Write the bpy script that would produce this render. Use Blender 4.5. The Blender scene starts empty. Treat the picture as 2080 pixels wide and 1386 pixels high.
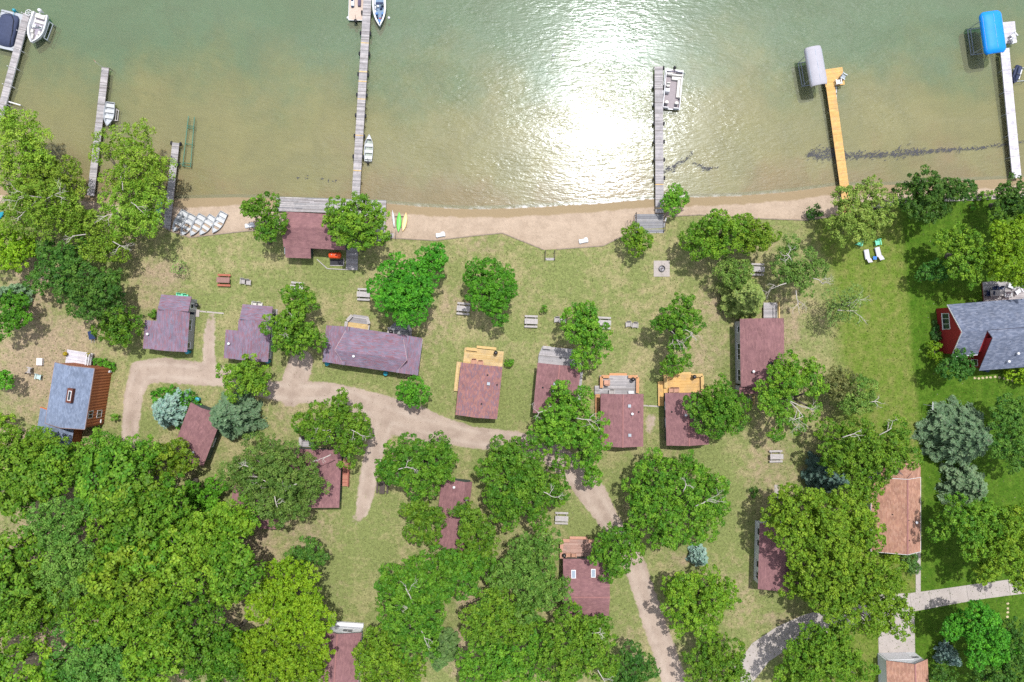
import bpy, math, random
import numpy as np
from mathutils import Vector, Matrix

# ------------------------------------------------------------------ camera, sky, sun, exposure
CAM_H, FPX, CU, CV = 96.0, 1400.0, 1040.0, 693.0      # drone 96 m above the lawn, looking straight down
SUN_DIR = Vector((12.9, 31.6, 96.7)).normalized()      # mirror direction of the glare on the lake
sc = bpy.context.scene
col = sc.collection
cam_d = bpy.data.cameras.new('camera')
cam_d.sensor_width = 36.0
cam_d.lens = 36.0 * FPX / 2080.0
cam_d.clip_end = 5000.0
cam = bpy.data.objects.new('camera', cam_d)
cam.location = (0, 0, CAM_H)
col.objects.link(cam)
sc.camera = cam

world = bpy.data.worlds.new('World')
sc.world = world
world.use_nodes = True
wn, wl = world.node_tree.nodes, world.node_tree.links
bg = wn['Background']
sky = wn.new('ShaderNodeTexSky')
sky.sky_type = 'NISHITA'
sky.sun_disc = False
sky.sun_elevation = math.asin(SUN_DIR.z)
sky.sun_rotation = math.atan2(SUN_DIR.x, SUN_DIR.y)
sky.air_density = 1.0
sky.dust_density = 2.5
sky.ozone_density = 1.0
tc = wn.new('ShaderNodeTexCoord')
cn = wn.new('ShaderNodeTexNoise')
cn.inputs['Scale'].default_value = 2.6
cn.inputs['Detail'].default_value = 7.0
cn.inputs['Roughness'].default_value = 0.6
cr = wn.new('ShaderNodeValToRGB')
cr.color_ramp.elements[0].position = 0.42
cr.color_ramp.elements[1].position = 0.68
cm = wn.new('ShaderNodeMixRGB')
cm.inputs[2].default_value = (13.0, 13.4, 14.2, 1)
wl.new(tc.outputs['Generated'], cn.inputs['Vector'])
wl.new(cn.outputs['Fac'], cr.inputs['Fac'])
wl.new(cr.outputs['Color'], cm.inputs[0])
wl.new(sky.outputs['Color'], cm.inputs[1])
wl.new(cm.outputs['Color'], bg.inputs['Color'])
bg.inputs['Strength'].default_value = 0.125

sun_d = bpy.data.lights.new('sun', 'SUN')
sun_d.energy = 4.3
sun_d.angle = math.radians(0.53)
sun_d.color = (1.0, 0.98, 0.945)
sun = bpy.data.objects.new('sun', sun_d)
sun.location = SUN_DIR * 200
sun.rotation_euler = (-SUN_DIR).to_track_quat('-Z', 'Y').to_euler()
col.objects.link(sun)

sc.view_settings.view_transform = 'Standard'
sc.view_settings.look = 'None'
sc.view_settings.exposure = 0.30
sc.view_settings.gamma = 1.0
sc.view_settings.use_curve_mapping = False
sc.cycles.use_denoising = False
sc.cycles.max_bounces = 6
sc.cycles.transparent_max_bounces = 12

# ------------------------------------------------------------------ helpers
rng = np.random.default_rng(7)
random.seed(7)
PXM = FPX / CAM_H                                        # pixels per metre on the lawn (14.58)
def P(u, v, z=0.0):
    k = (CAM_H - z) / FPX
    return Vector(((u - CU) * k, -(v - CV) * k, z))
def srgb(r, g, b, k=1.0):
    f = lambda c: ((c / 255 + 0.055) / 1.055) ** 2.4 if c > 10 else c / 255 / 12.92
    return (f(r) * k, f(g) * k, f(b) * k)

def empty(name, loc=(0, 0, 0), rz=0.0):
    o = bpy.data.objects.new(name, None)
    o.location = loc
    o.rotation_euler = (0, 0, rz)
    o.empty_display_size = 0.2
    col.objects.link(o)
    return o
def tag(o, label=None, cat=None, group=None, kind=None):
    if label: o['label'] = label
    if cat: o['category'] = cat
    if group: o['group'] = group
    if kind: o['kind'] = kind
    return o
def to_local(root, p):
    p = Vector(p) - root.location
    a = -root.rotation_euler.z
    return Vector((p.x * math.cos(a) - p.y * math.sin(a), p.x * math.sin(a) + p.y * math.cos(a), p.z))
def copy_tree(o, parent=None):
    c = o.copy()
    col.objects.link(c)
    c.parent = parent
    for ch in [x for x in bpy.data.objects if x.parent == o]:
        copy_tree(ch, c)
    return c

class MB:
    """collects boxes, tubes, lathes and lofts; build() links them as one mesh object"""
    def __init__(s):
        s.v, s.f, s.c = [], [], []
    def add(s, verts, faces, color=None):
        n = len(s.v)
        s.v += [tuple(p) for p in verts]
        for f in faces:
            s.f.append(tuple(i + n for i in f))
            s.c.append(color)
        return s
    def box(s, c, size, rz=0.0, color=None, taper=1.0, ry=0.0, rx=0.0):
        hx, hy, hz = size[0] / 2, size[1] / 2, size[2] / 2
        M = Matrix.Rotation(rz, 3, 'Z') @ Matrix.Rotation(ry, 3, 'Y') @ Matrix.Rotation(rx, 3, 'X')
        vs = []
        for z, t in ((-hz, 1.0), (hz, taper)):
            for x, y in ((-hx, -hy), (hx, -hy), (hx, hy), (-hx, hy)):
                vs.append(M @ Vector((x * t, y * t, z)) + Vector(c))
        return s.add(vs, [(3, 2, 1, 0), (4, 5, 6, 7), (0, 1, 5, 4), (1, 2, 6, 5), (2, 3, 7, 6), (3, 0, 4, 7)], color)
    def bar(s, p, q, w, h, color=None):
        """a rectangular bar from p to q, w wide (level), h high"""
        p, q = Vector(p), Vector(q)
        d = (q - p)
        L = d.length
        d.normalize()
        side = d.cross(Vector((0, 0, 1)))
        if side.length < 1e-4: side = Vector((1, 0, 0))
        side.normalize()
        up = side.cross(d)
        vs = []
        for e in (p, q):
            for a, b in ((-1, -1), (1, -1), (1, 1), (-1, 1)):
                vs.append(e + side * a * w / 2 + up * b * h / 2)
        return s.add(vs, [(0, 1, 2, 3), (7, 6, 5, 4), (0, 4, 5, 1), (1, 5, 6, 2), (2, 6, 7, 3), (3, 7, 4, 0)], color)
    def tube(s, pts, radii, n=8, color=None, caps=True):
        pts = [Vector(p) for p in pts]
        if not hasattr(radii, '__len__'): radii = [radii] * len(pts)
        base = len(s.v)
        ref = None
        for i, p in enumerate(pts):
            d = (pts[min(i + 1, len(pts) - 1)] - pts[max(i - 1, 0)])
            if d.length < 1e-9: d = Vector((0, 0, 1))
            d.normalize()
            if ref is None: ref = Vector((1, 0, 0)) if abs(d.x) < 0.8 else Vector((0, 1, 0))
            a = ref - d * ref.dot(d)
            a.normalize()
            ref = a
            b = d.cross(a)
            for k in range(n):
                t = 2 * math.pi * k / n
                s.v.append(tuple(p + (a * math.cos(t) + b * math.sin(t)) * radii[i]))
        for i in range(len(pts) - 1):
            for k in range(n):
                k2 = (k + 1) % n
                s.f.append((base + i * n + k, base + i * n + k2, base + (i + 1) * n + k2, base + (i + 1) * n + k))
                s.c.append(color)
        if caps:
            s.f.append(tuple(base + k for k in reversed(range(n)))); s.c.append(color)
            s.f.append(tuple(base + (len(pts) - 1) * n + k for k in range(n))); s.c.append(color)
        return s
    def lathe(s, c, prof, n=16, color=None):
        base = len(s.v)
        for r, z in prof:
            for k in range(n):
                t = 2 * math.pi * k / n
                s.v.append((c[0] + r * math.cos(t), c[1] + r * math.sin(t), c[2] + z))
        for i in range(len(prof) - 1):
            for k in range(n):
                k2 = (k + 1) % n
                s.f.append((base + i * n + k, base + i * n + k2, base + (i + 1) * n + k2, base + (i + 1) * n + k))
                s.c.append(color)
        s.f.append(tuple(base + k for k in reversed(range(n)))); s.c.append(color)
        s.f.append(tuple(base + (len(prof) - 1) * n + k for k in range(n))); s.c.append(color)
        return s
    def torus(s, c, R, r, axis='Z', n=14, m=7, color=None, squash=1.0):
        base = len(s.v)
        for i in range(n):
            a = 2 * math.pi * i / n
            for j in range(m):
                b = 2 * math.pi * j / m
                x, y, z = (R + r * math.cos(b)) * math.cos(a), (R + r * math.cos(b)) * math.sin(a), r * math.sin(b) * squash
                if axis == 'X': x, y, z = z, x, y
                elif axis == 'Y': x, y, z = x, z, y
                s.v.append((c[0] + x, c[1] + y, c[2] + z))
        for i in range(n):
            for j in range(m):
                i2, j2 = (i + 1) % n, (j + 1) % m
                s.f.append((base + i * m + j, base + i2 * m + j, base + i2 * m + j2, base + i * m + j2))
                s.c.append(color)
        return s
    def prism(s, poly, z0, z1, color=None):
        """vertical prism over a counter-clockwise polygon"""
        n = len(poly)
        vs = [(p[0], p[1], z0) for p in poly] + [(p[0], p[1], z1) for p in poly]
        fs = [tuple(reversed(range(n))), tuple(range(n, 2 * n))]
        fs += [(i, (i + 1) % n, n + (i + 1) % n, n + i) for i in range(n)]
        return s.add(vs, fs, color)
    def loft(s, rings, close_ends=True, color=None):
        base, n = len(s.v), len(rings[0])
        for r in rings: s.v += [tuple(p) for p in r]
        for i in range(len(rings) - 1):
            for k in range(n):
                k2 = (k + 1) % n
                s.f.append((base + i * n + k, base + i * n + k2, base + (i + 1) * n + k2, base + (i + 1) * n + k))
                s.c.append(color)
        if close_ends:
            s.f.append(tuple(base + k for k in reversed(range(n)))); s.c.append(color)
            s.f.append(tuple(base + (len(rings) - 1) * n + k for k in range(n))); s.c.append(color)
        return s
    def build(s, name, mat, parent=None, smooth=False, bevel=0.0, world=False, kind=None, label=None):
        vs = s.v
        if world and parent is not None:
            vs = [tuple(to_local(parent, p)) for p in vs]
        me = bpy.data.meshes.new(name)
        me.from_pydata(vs, [], s.f)
        if any(c is not None for c in s.c):
            at = me.color_attributes.new('Col', 'FLOAT_COLOR', 'CORNER')
            flat = np.ones((len(me.loops), 4), np.float32)
            i = 0
            for f, c in zip(s.f, s.c):
                if c is not None: flat[i:i + len(f), :3] = c
                i += len(f)
            at.data.foreach_set('color', flat.ravel())
        if smooth:
            me.polygons.foreach_set('use_smooth', [True] * len(me.polygons))
        me.materials.append(mat)
        me.update()
        o = bpy.data.objects.new(name, me)
        col.objects.link(o)
        if parent is not None: o.parent = parent
        if bevel > 0:
            b = o.modifiers.new('bevel', 'BEVEL')
            b.width = bevel
            b.segments = 2
            b.limit_method = 'ANGLE'
        if kind: o['kind'] = kind
        if label: o['label'] = label
        return o

# ------------------------------------------------------------------ materials
MATS = {}
def material(name, color=(0.5, 0.5, 0.5), rough=0.7, var=0.15, scale=3.0, bump=0.0, bscale=40.0, metal=0.0, attr=False, stretch=None, spec=0.3, dirt=None):
    if name in MATS: return MATS[name]
    m = bpy.data.materials.new(name)
    m.use_nodes = True
    n, l = m.node_tree.nodes, m.node_tree.links
    b = n['Principled BSDF']
    b.inputs['Roughness'].default_value = rough
    b.inputs['Metallic'].default_value = metal
    b.inputs['Specular IOR Level'].default_value = spec
    t = n.new('ShaderNodeTexCoord')
    vec = t.outputs['Object']
    if stretch:
        mp = n.new('ShaderNodeMapping')
        mp.inputs['Scale'].default_value = stretch
        l.new(vec, mp.inputs['Vector'])
        vec = mp.outputs['Vector']
    nz = n.new('ShaderNodeTexNoise')
    nz.inputs['Scale'].default_value = scale
    nz.inputs['Detail'].default_value = 6.0
    l.new(vec, nz.inputs['Vector'])
    hs = n.new('ShaderNodeMapRange')
    hs.inputs['From Min'].default_value = 0.25
    hs.inputs['From Max'].default_value = 0.75
    hs.inputs['To Min'].default_value = 1.0 - var
    hs.inputs['To Max'].default_value = 1.0 + var
    l.new(nz.outputs['Fac'], hs.inputs['Value'])
    mx = n.new('ShaderNodeMixRGB')
    mx.blend_type = 'MULTIPLY'
    mx.inputs[0].default_value = 1.0
    if attr:
        a = n.new('ShaderNodeAttribute')
        a.attribute_name = 'Col'
        l.new(a.outputs['Color'], mx.inputs[1])
    else:
        mx.inputs[1].default_value = (*color, 1)
    l.new(hs.outputs['Result'], mx.inputs[2])
    out = mx.outputs['Color']
    if dirt:
        n2 = n.new('ShaderNodeTexNoise')
        n2.inputs['Scale'].default_value = dirt[1]
        n2.inputs['Detail'].default_value = 5.0
        l.new(t.outputs['Object'], n2.inputs['Vector'])
        rp = n.new('ShaderNodeMapRange')
        rp.inputs['From Min'].default_value = 0.5
        rp.inputs['From Max'].default_value = 0.72
        rp.inputs['To Max'].default_value = dirt[2]
        l.new(n2.outputs['Fac'], rp.inputs['Value'])
        m2 = n.new('ShaderNodeMixRGB')
        m2.inputs[2].default_value = (*dirt[0], 1)
        l.new(rp.outputs['Result'], m2.inputs[0])
        l.new(out, m2.inputs[1])
        out = m2.outputs['Color']
    l.new(out, b.inputs['Base Color'])
    if bump > 0:
        bn = n.new('ShaderNodeTexNoise')
        bn.inputs['Scale'].default_value = bscale
        bn.inputs['Detail'].default_value = 4.0
        l.new(vec, bn.inputs['Vector'])
        bp = n.new('ShaderNodeBump')
        bp.inputs['Strength'].default_value = bump
        bp.inputs['Distance'].default_value = 0.03
        l.new(bn.outputs['Fac'], bp.inputs['Height'])
        l.new(bp.outputs['Normal'], b.inputs['Normal'])
    MATS[name] = m
    return m

M_SHINGLE = material('asphalt_shingle', attr=True, rough=0.9, var=0.16, scale=1.1, bump=0.3, bscale=60)
M_BOARD = material('weathered_board', attr=True, rough=0.85, var=0.14, scale=2.5, bump=0.2, bscale=50, dirt=((0.14, 0.13, 0.12), 1.3, 0.35))
M_GREYWOOD = material('grey_wood', srgb(178, 172, 170, 0.72), 0.85, 0.2, 4)
M_DARKWOOD = material('dark_wood', srgb(88, 78, 72, 0.7), 0.85, 0.2, 4)
M_YELWOOD = material('new_yellow_wood', srgb(238, 200, 134, 0.52), 0.7, 0.1, 4)
M_ORWOOD = material('orange_stained_wood', srgb(228, 168, 120, 0.54), 0.7, 0.12, 4)
M_PINKWOOD = material('reddish_wood', srgb(196, 150, 128, 0.7), 0.75, 0.12, 4)
M_REDWOOD = material('red_painted_wood', srgb(172, 104, 88, 0.6), 0.7, 0.15, 4)
M_POST = material('post_wood', srgb(120, 108, 96, 0.6), 0.9, 0.25, 5)
M_RUBBER = material('tyre_rubber', (0.018, 0.019, 0.024), 0.75, 0.2, 8)
M_BLACK = material('black_enamel', (0.012, 0.012, 0.014), 0.35, 0.1, 8)
M_WHITE = material('white_paint', srgb(240, 240, 244, 0.60), 0.5, 0.05, 5)
M_ALU = material('bare_aluminium', srgb(205, 210, 216, 0.62), 0.42, 0.1, 5, metal=0.35, dirt=((0.28, 0.27, 0.24), 2.0, 0.35))
M_ALUIN = material('aluminium_inside', srgb(214, 216, 218, 0.60), 0.5, 0.12, 5, metal=0.15, dirt=((0.3, 0.28, 0.24), 2.5, 0.4))
M_GALV = material('galvanised_steel', srgb(150, 158, 166, 0.75), 0.45, 0.1, 6, metal=0.4)
M_GLASS = material('dark_window_glass', (0.02, 0.026, 0.032), 0.06, 0.1, 2, spec=0.6)
M_FRAME = material('white_window_frame', srgb(236, 236, 238, 0.62), 0.5, 0.04, 5)
M_CONC = material('concrete', srgb(196, 186, 180, 0.56), 0.9, 0.12, 1.2, bump=0.2, dirt=((0.25, 0.22, 0.19), 0.6, 0.4))
M_SANDW = material('beach_wall_timber', srgb(150, 135, 120, 0.65), 0.9, 0.25, 3)
M_GREYWALL = material('grey_siding', srgb(172, 172, 176, 0.72), 0.75, 0.06, 3)
M_GREENWALL = material('dark_green_siding', srgb(74, 88, 84, 0.75), 0.75, 0.1, 3)
M_BROWNWALL = material('brown_siding', srgb(158, 94, 62, 0.8), 0.75, 0.1, 3)
M_REDWALL = material('red_siding', srgb(150, 40, 44, 0.75), 0.7, 0.06, 3)
M_WHITEWALL = material('white_siding', srgb(226, 228, 232, 0.78), 0.7, 0.05, 3)
M_BARK = material('bark', srgb(120, 112, 100, 0.55), 0.9, 0.3, 6, bump=0.4, bscale=14)
M_PALEBARK = material('pale_dead_bark', srgb(196, 188, 180, 0.7), 0.9, 0.15, 5)
M_PLASTIC = material('white_plastic', srgb(238, 240, 244, 0.58), 0.45, 0.06, 4)
M_CREAM = material('cream_vinyl', srgb(236, 232, 224, 0.55), 0.5, 0.06, 6)
M_DECKTAN = material('pontoon_carpet', srgb(178, 168, 172, 0.55), 0.9, 0.12, 6)
M_NAVY = material('navy_canvas', srgb(58, 66, 92, 0.8), 0.75, 0.15, 3, bump=0.5, bscale=4)
M_BLUECAN = material('bright_blue_canvas', srgb(0, 138, 232, 0.75), 0.55, 0.06, 2, bump=0.3, bscale=3)
M_PALECAN = material('pale_grey_canvas', srgb(200, 198, 208, 0.52), 0.65, 0.05, 2, bump=0.2, bscale=3)
M_TEAL = material('teal_plastic', srgb(40, 150, 170, 0.7), 0.45, 0.06, 4)
M_BLUE = material('blue_plastic', srgb(40, 120, 210, 0.7), 0.45, 0.06, 4)
M_MINT = material('mint_plastic', srgb(120, 220, 180, 0.75), 0.45, 0.06, 4)
M_LIME = material('lime_kayak_plastic', srgb(110, 218, 90, 0.75), 0.4, 0.06, 4)
M_SANDK = material('sand_kayak_plastic', srgb(240, 208, 150, 0.75), 0.4, 0.06, 4)
M_ORANGE = material('orange_tank_paint', srgb(232, 84, 40, 0.8), 0.45, 0.08, 4)
M_GREENST = material('green_steel', srgb(70, 130, 110, 0.6), 0.5, 0.1, 4)
M_RED = material('red_cloth', srgb(190, 60, 60, 0.7), 0.8, 0.1, 4)
M_ORFASCIA = material('orange_cedar_trim', srgb(214, 120, 60, 0.75), 0.7, 0.1, 4)
M_LOUNGE = material('pale_lounge_fabric', srgb(228, 224, 234, 0.55), 0.7, 0.05, 5)
M_STONE = material('stepping_stone', srgb(190, 176, 140, 0.7), 0.9, 0.2, 5)
M_FLOWER = material('yellow_flowers', srgb(214, 190, 50, 0.7), 0.8, 0.3, 9)

PAL = {
 'purple': [(srgb(164, 138, 160, .42), 5), (srgb(172, 134, 150, .42), 3), (srgb(154, 146, 168, .42), 3), (srgb(170, 148, 170, .43), 3), (srgb(174, 124, 140, .40), .7)],
 'brown': [(srgb(148, 108, 110, .60), 4), (srgb(141, 102, 105, .60), 3), (srgb(154, 113, 114, .60), 2)],
 'mottle': [(srgb(164, 118, 112, .60), 3), (srgb(150, 108, 110, .60), 3), (srgb(140, 110, 118, .60), 2)],
 'slate': [(srgb(140, 154, 180, .54), 3), (srgb(132, 146, 172, .54), 3), (srgb(148, 162, 188, .54), 2)],
 'grey': [(srgb(134, 144, 168, .43), 3), (srgb(120, 130, 154, .43), 3), (srgb(150, 158, 180, .43), 2)],
 'orange': [(srgb(200, 152, 128, .50), 3), (srgb(188, 140, 120, .50), 3), (srgb(206, 160, 138, .50), 2)],
 'greywood': [(srgb(194, 188, 190, .55), 3), (srgb(178, 174, 176, .55), 3), (srgb(206, 200, 200, .55), 2), (srgb(162, 156, 156, .55), 1)],
 'darkgrey': [(srgb(150, 150, 154, .62), 3), (srgb(128, 128, 134, .62), 2), (srgb(168, 166, 168, .62), 2)],
 'yellow': [(srgb(240, 206, 146, .50), 4), (srgb(234, 198, 134, .50), 3), (srgb(244, 214, 158, .50), 2)],
 'amber': [(srgb(248, 200, 128, .52), 4), (srgb(242, 192, 118, .52), 3)],
 'white': [(srgb(240, 234, 240, .54), 4), (srgb(228, 224, 234, .52), 3)],
 'pink': [(srgb(206, 168, 154, .54), 3), (srgb(190, 150, 136, .54), 2), (srgb(214, 180, 166, .54), 2)],
 'orangewood': [(srgb(228, 172, 126, .52), 3), (srgb(216, 160, 114, .52), 2)],
 'redwood': [(srgb(190, 130, 110, .66), 3), (srgb(176, 112, 96, .66), 2)],
 'wood': [(srgb(150, 140, 128, .6), 3), (srgb(132, 122, 110, .6), 2)],
}
def pick(pal, r=random):
    p = PAL[pal]
    c = r.choices([x[0] for x in p], [x[1] for x in p])[0]
    k = r.uniform(0.94, 1.06)
    return (c[0] * k, c[1] * k, c[2] * k)

# ------------------------------------------------------------------ setting: ground, beach, lake bed, water, roads
WATER_Z = -0.75
SHORE = [(-900, 376), (0, 380), (100, 386), (190, 394), (345, 404), (480, 401), (560, 404), (780, 413), (860, 420), (950, 425), (1010, 424), (1080, 421), (1200, 414), (1330, 403), (1400, 401), (1500, 398), (1600, 390), (1700, 377), (1810, 376), (1900, 370), (2040, 364), (2080, 360), (3000, 340)]
EDGE = [(-900, 408), (0, 412), (150, 426), (250, 440), (320, 455), (345, 469), (386, 483), (500, 470), (560, 466), (700, 480), (785, 484), (884, 489), (960, 480), (1020, 474), (1105, 508), (1225, 500), (1265, 480), (1290, 466), (1349, 464), (1351, 441), (1420, 437), (1550, 445), (1640, 448), (1690, 440), (1760, 425), (1820, 410), (1990, 404), (2080, 398), (3000, 375)]
def pl_world(pl, z):
    a = np.array([list(P(u, v, z))[:2] for u, v in pl])
    return a[:, 0], a[:, 1]
sx, sy = pl_world(SHORE, WATER_Z)
ex, ey = pl_world(EDGE, 0)
def shore_y(x): return np.interp(x, sx, sy)
def edge_y(x): return np.interp(x, ex, ey)

def grid_mesh(name, X, Y, Z, mat, attrs=None, keep=None):
    """X, Y, Z: (rows, cols) arrays; attrs: {name: (rows, cols)}; keep: cell mask"""
    R, C = X.shape
    co = np.stack([X, Y, Z], -1).reshape(-1, 3).astype(np.float32)
    idx = np.arange(R * C).reshape(R, C)
    q = np.stack([idx[:-1, :-1], idx[:-1, 1:], idx[1:, 1:], idx[1:, :-1]], -1).reshape(-1, 4)
    if keep is not None:
        q = q[keep.reshape(-1)]
        used = np.unique(q)
        mp = np.full(R * C, -1)
        mp[used] = np.arange(len(used))
        q = mp[q]
        co = co[used]
    me = bpy.data.meshes.new(name)
    me.vertices.add(len(co)); me.vertices.foreach_set('co', co.ravel())
    me.loops.add(q.size); me.loops.foreach_set('vertex_index', q.ravel().astype(np.int32))
    me.polygons.add(len(q)); me.polygons.foreach_set('loop_start', np.arange(0, q.size, 4, dtype=np.int32))
    me.polygons.foreach_set('use_smooth', np.ones(len(q), bool))
    for k, a in (attrs or {}).items():
        at = me.attributes.new(k, 'FLOAT', 'POINT')
        a = a.reshape(-1)
        if keep is not None: a = a[used]
        at.data.foreach_set('value', a.astype(np.float32))
    me.update(calc_edges=True)
    me.materials.append(mat)
    o = bpy.data.objects.new(name, me)
    col.objects.link(o)
    tag(o, kind='structure')
    return o

# --- masks, all in photo pixels on the lawn plane
ROADS = [
 [(262, 930, 15), (265, 860, 17), (272, 800, 19), (287, 756, 24), (330, 752, 25), (380, 757, 24), (430, 762, 22), (480, 768, 20), (545, 792, 18), (590, 798, 22), (660, 797, 21), (720, 812, 24), (775, 838, 36), (850, 862, 36), (900, 874, 26), (960, 889, 22), (1050, 897, 20), (1120, 920, 24), (1165, 955, 26), (1205, 1005, 28), (1232, 1050, 22), (1258, 1095, 20), (1290, 1150, 22), (1310, 1210, 22), (1330, 1270, 23), (1352, 1330, 24), (1380, 1420, 24)],
 [(428, 765, 15), (424, 720, 12), (425, 680, 11), (430, 645, 8)],
 [(612, 735, 24), (602, 765, 26), (592, 800, 26)],
 [(785, 850, 26), (766, 900, 19), (752, 950, 18), (744, 1000, 17), (735, 1040, 12), (715, 1065, 5)],
 [(1322, 850, 9), (1320, 872, 8)],
]
WORN = [  # u, v, ru, rv, strength
 (90, 740, 130, 130, .95), (60, 600, 60, 120, .8), (330, 560, 60, 45, .8), (440, 520, 70, 30, .3), (310, 600, 40, 60, .6), (150, 680, 60, 60, .8), (240, 480, 60, 60, .6),
 (580, 830, 45, 60, .55), (520, 1110, 50, 60, .8), (620, 1080, 80, 50, .6), (660, 690, 50, 40, .6), (870, 690, 60, 40, .4), (920, 620, 40, 40, .6), (980, 500, 60, 25, .5), (880, 650, 50, 60, .5),
 (1430, 720, 60, 60, .6), (1450, 620, 40, 60, .6), (1600, 660, 40, 80, .7), (1520, 490, 80, 40, .4), (1560, 940, 60, 100, .6), (1600, 1000, 40, 60, .6), (1500, 1210, 60, 80, .5), (1120, 740, 40, 40, .3), (1280, 1310, 50, 60, .5),
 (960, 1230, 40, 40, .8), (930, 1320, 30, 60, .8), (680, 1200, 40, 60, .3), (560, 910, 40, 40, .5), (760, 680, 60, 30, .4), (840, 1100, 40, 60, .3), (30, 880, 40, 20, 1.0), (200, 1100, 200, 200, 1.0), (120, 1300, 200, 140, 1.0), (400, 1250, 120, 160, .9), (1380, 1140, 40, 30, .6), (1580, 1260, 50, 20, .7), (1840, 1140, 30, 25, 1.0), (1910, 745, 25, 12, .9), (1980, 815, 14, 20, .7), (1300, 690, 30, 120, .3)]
GREEN = [(640, 560, 90, 40, .45), (990, 860, 60, 70, .5), (1050, 780, 40, 100, .5), (1260, 960, 60, 50, .4), (720, 1150, 80, 120, .45), (780, 1040, 60, 60, .4), (340, 730, 60, 25, .6), (440, 590, 70, 40, .4), (1180, 560, 90, 60, .3), (900, 790, 50, 60, .3), (1270, 1230, 40, 120, .55), (1500, 1060, 60, 120, .45), (1450, 930, 60, 60, .5), (700, 770, 80, 25, .55), (1200, 1070, 70, 30, .5), (430, 710, 20, 40, .4), (300, 860, 40, 30, .4), (1330, 790, 20, 60, .4), (1600, 1180, 60, 80, .6), (480, 610, 80, 40, .25), (1120, 600, 60, 40, .3), (1600, 470, 60, 30, .4), (1540, 1100, 30, 80, .5)]
LUSHX = [(380, 1640), (520, 1660), (640, 1690), (760, 1700), (900, 1690), (1000, 1740), (1100, 1700), (1250, 1640), (1400, 1560)]
DEEPX = [(380, 1826), (470, 1832), (560, 1840), (700, 1852), (860, 1868), (1000, 1872), (1150, 1872), (1240, 1852), (1400, 1850)]
def dist_lines(lines, U, V):
    best = np.full(U.shape, -1e3)
    for pl in lines:
        for (u0, v0, w0), (u1, v1, w1) in zip(pl[:-1], pl[1:]):
            du, dv = u1 - u0, v1 - v0
            t = np.clip(((U - u0) * du + (V - v0) * dv) / (du * du + dv * dv), 0, 1)
            d = np.hypot(U - u0 - t * du, V - v0 - t * dv)
            best = np.maximum(best, (w0 + t * (w1 - w0)) - d)
    return best
def rut_mask(lines, U, V):
    dc = np.full(U.shape, 1e3); wc = np.zeros(U.shape)
    for pl in lines:
        for (u0, v0, w0), (u1, v1, w1) in zip(pl[:-1], pl[1:]):
            du, dv = u1 - u0, v1 - v0
            t = np.clip(((U - u0) * du + (V - v0) * dv) / (du * du + dv * dv), 0, 1)
            d = np.hypot(U - u0 - t * du, V - v0 - t * dv)
            m = d < dc
            dc = np.where(m, d, dc); wc = np.where(m, w0 + t * (w1 - w0), wc)
    rut = np.exp(-((dc / PXM - .85) / .3) ** 2)
    mid = np.exp(-(dc / PXM / .32) ** 2) * np.clip((21 - wc) / 4, 0, 1)
    return rut, mid
def blobs(lst, U, V):
    a = np.zeros(U.shape)
    for u, v, ru, rv, s in lst:
        a = np.maximum(a, s * np.exp(-0.9 * (((U - u) / ru) ** 2 + ((V - v) / rv) ** 2) ** 1.3))
    return a

xs = np.concatenate([[-500, -250, -150, -110], np.arange(-88, 88.01, 0.4), [110, 150, 250, 500]])
rows = 190
ys_low = np.concatenate([[-400, -200, -120, -90], np.linspace(-72, -30, 90)])
X = np.repeat(xs[None], 4 + 90 + rows, 0)
top = edge_y(xs)
Y = np.empty_like(X)
Y[:94] = ys_low[:, None]
tt = np.linspace(0, 1, rows + 1)[1:]
Y[94:] = -30 + tt[:, None] * (top[None] + 30)
U, V = X * PXM + CU, CV - Y * PXM
ATT = dict(dirt=np.clip(0.5 + dist_lines(ROADS, U, V) / 16.0, 0, 1),
           lush=np.clip(0.5 + (U - np.interp(V, [p[0] for p in LUSHX], [p[1] for p in LUSHX])) / 90.0, 0, 1),
           deep=np.clip(0.5 + (U - np.interp(V, [p[0] for p in DEEPX], [p[1] for p in DEEPX])) / 10.0, 0, 1),
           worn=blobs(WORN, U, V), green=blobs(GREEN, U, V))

ATT['rut'], ATT['crown_strip'] = rut_mask(ROADS, U, V)
def nodes_of(m):
    m.use_nodes = True
    return m.node_tree.nodes, m.node_tree.links
def mk_noise(n, l, vec, scale, detail=5, rough=0.6, dist=0.0):
    z = n.new('ShaderNodeTexNoise')
    z.inputs['Scale'].default_value = scale
    z.inputs['Detail'].default_value = detail
    z.inputs['Roughness'].default_value = rough
    z.inputs['Distortion'].default_value = dist
    l.new(vec, z.inputs['Vector'])
    return z.outputs['Fac']
def mk_math(n, l, op, a, b=None, clamp=False):
    z = n.new('ShaderNodeMath')
    z.operation = op
    z.use_clamp = clamp
    for i, x in enumerate((a, b)):
        if x is None: continue
        if isinstance(x, (int, float)): z.inputs[i].default_value = x
        else: l.new(x, z.inputs[i])
    return z.outputs[0]
def mk_range(n, l, v, a, b, c=0.0, d=1.0):
    z = n.new('ShaderNodeMapRange')
    z.interpolation_type = 'SMOOTHSTEP'
    for k, x in (('From Min', a), ('From Max', b), ('To Min', c), ('To Max', d)): z.inputs[k].default_value = x
    l.new(v, z.inputs['Value'])
    return z.outputs['Result']
def mk_mix(n, l, f, a, b, mode='MIX'):
    z = n.new('ShaderNodeMixRGB')
    z.blend_type = mode
    for i, x in enumerate((f, a, b)):
        if isinstance(x, (int, float)): z.inputs[i].default_value = x
        elif isinstance(x, tuple): z.inputs[i].default_value = (*x, 1)
        else: l.new(x, z.inputs[i])
    return z.outputs['Color']
def mk_attr(n, name):
    a = n.new('ShaderNodeAttribute')
    a.attribute_name = name
    return a.outputs['Fac']

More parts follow.
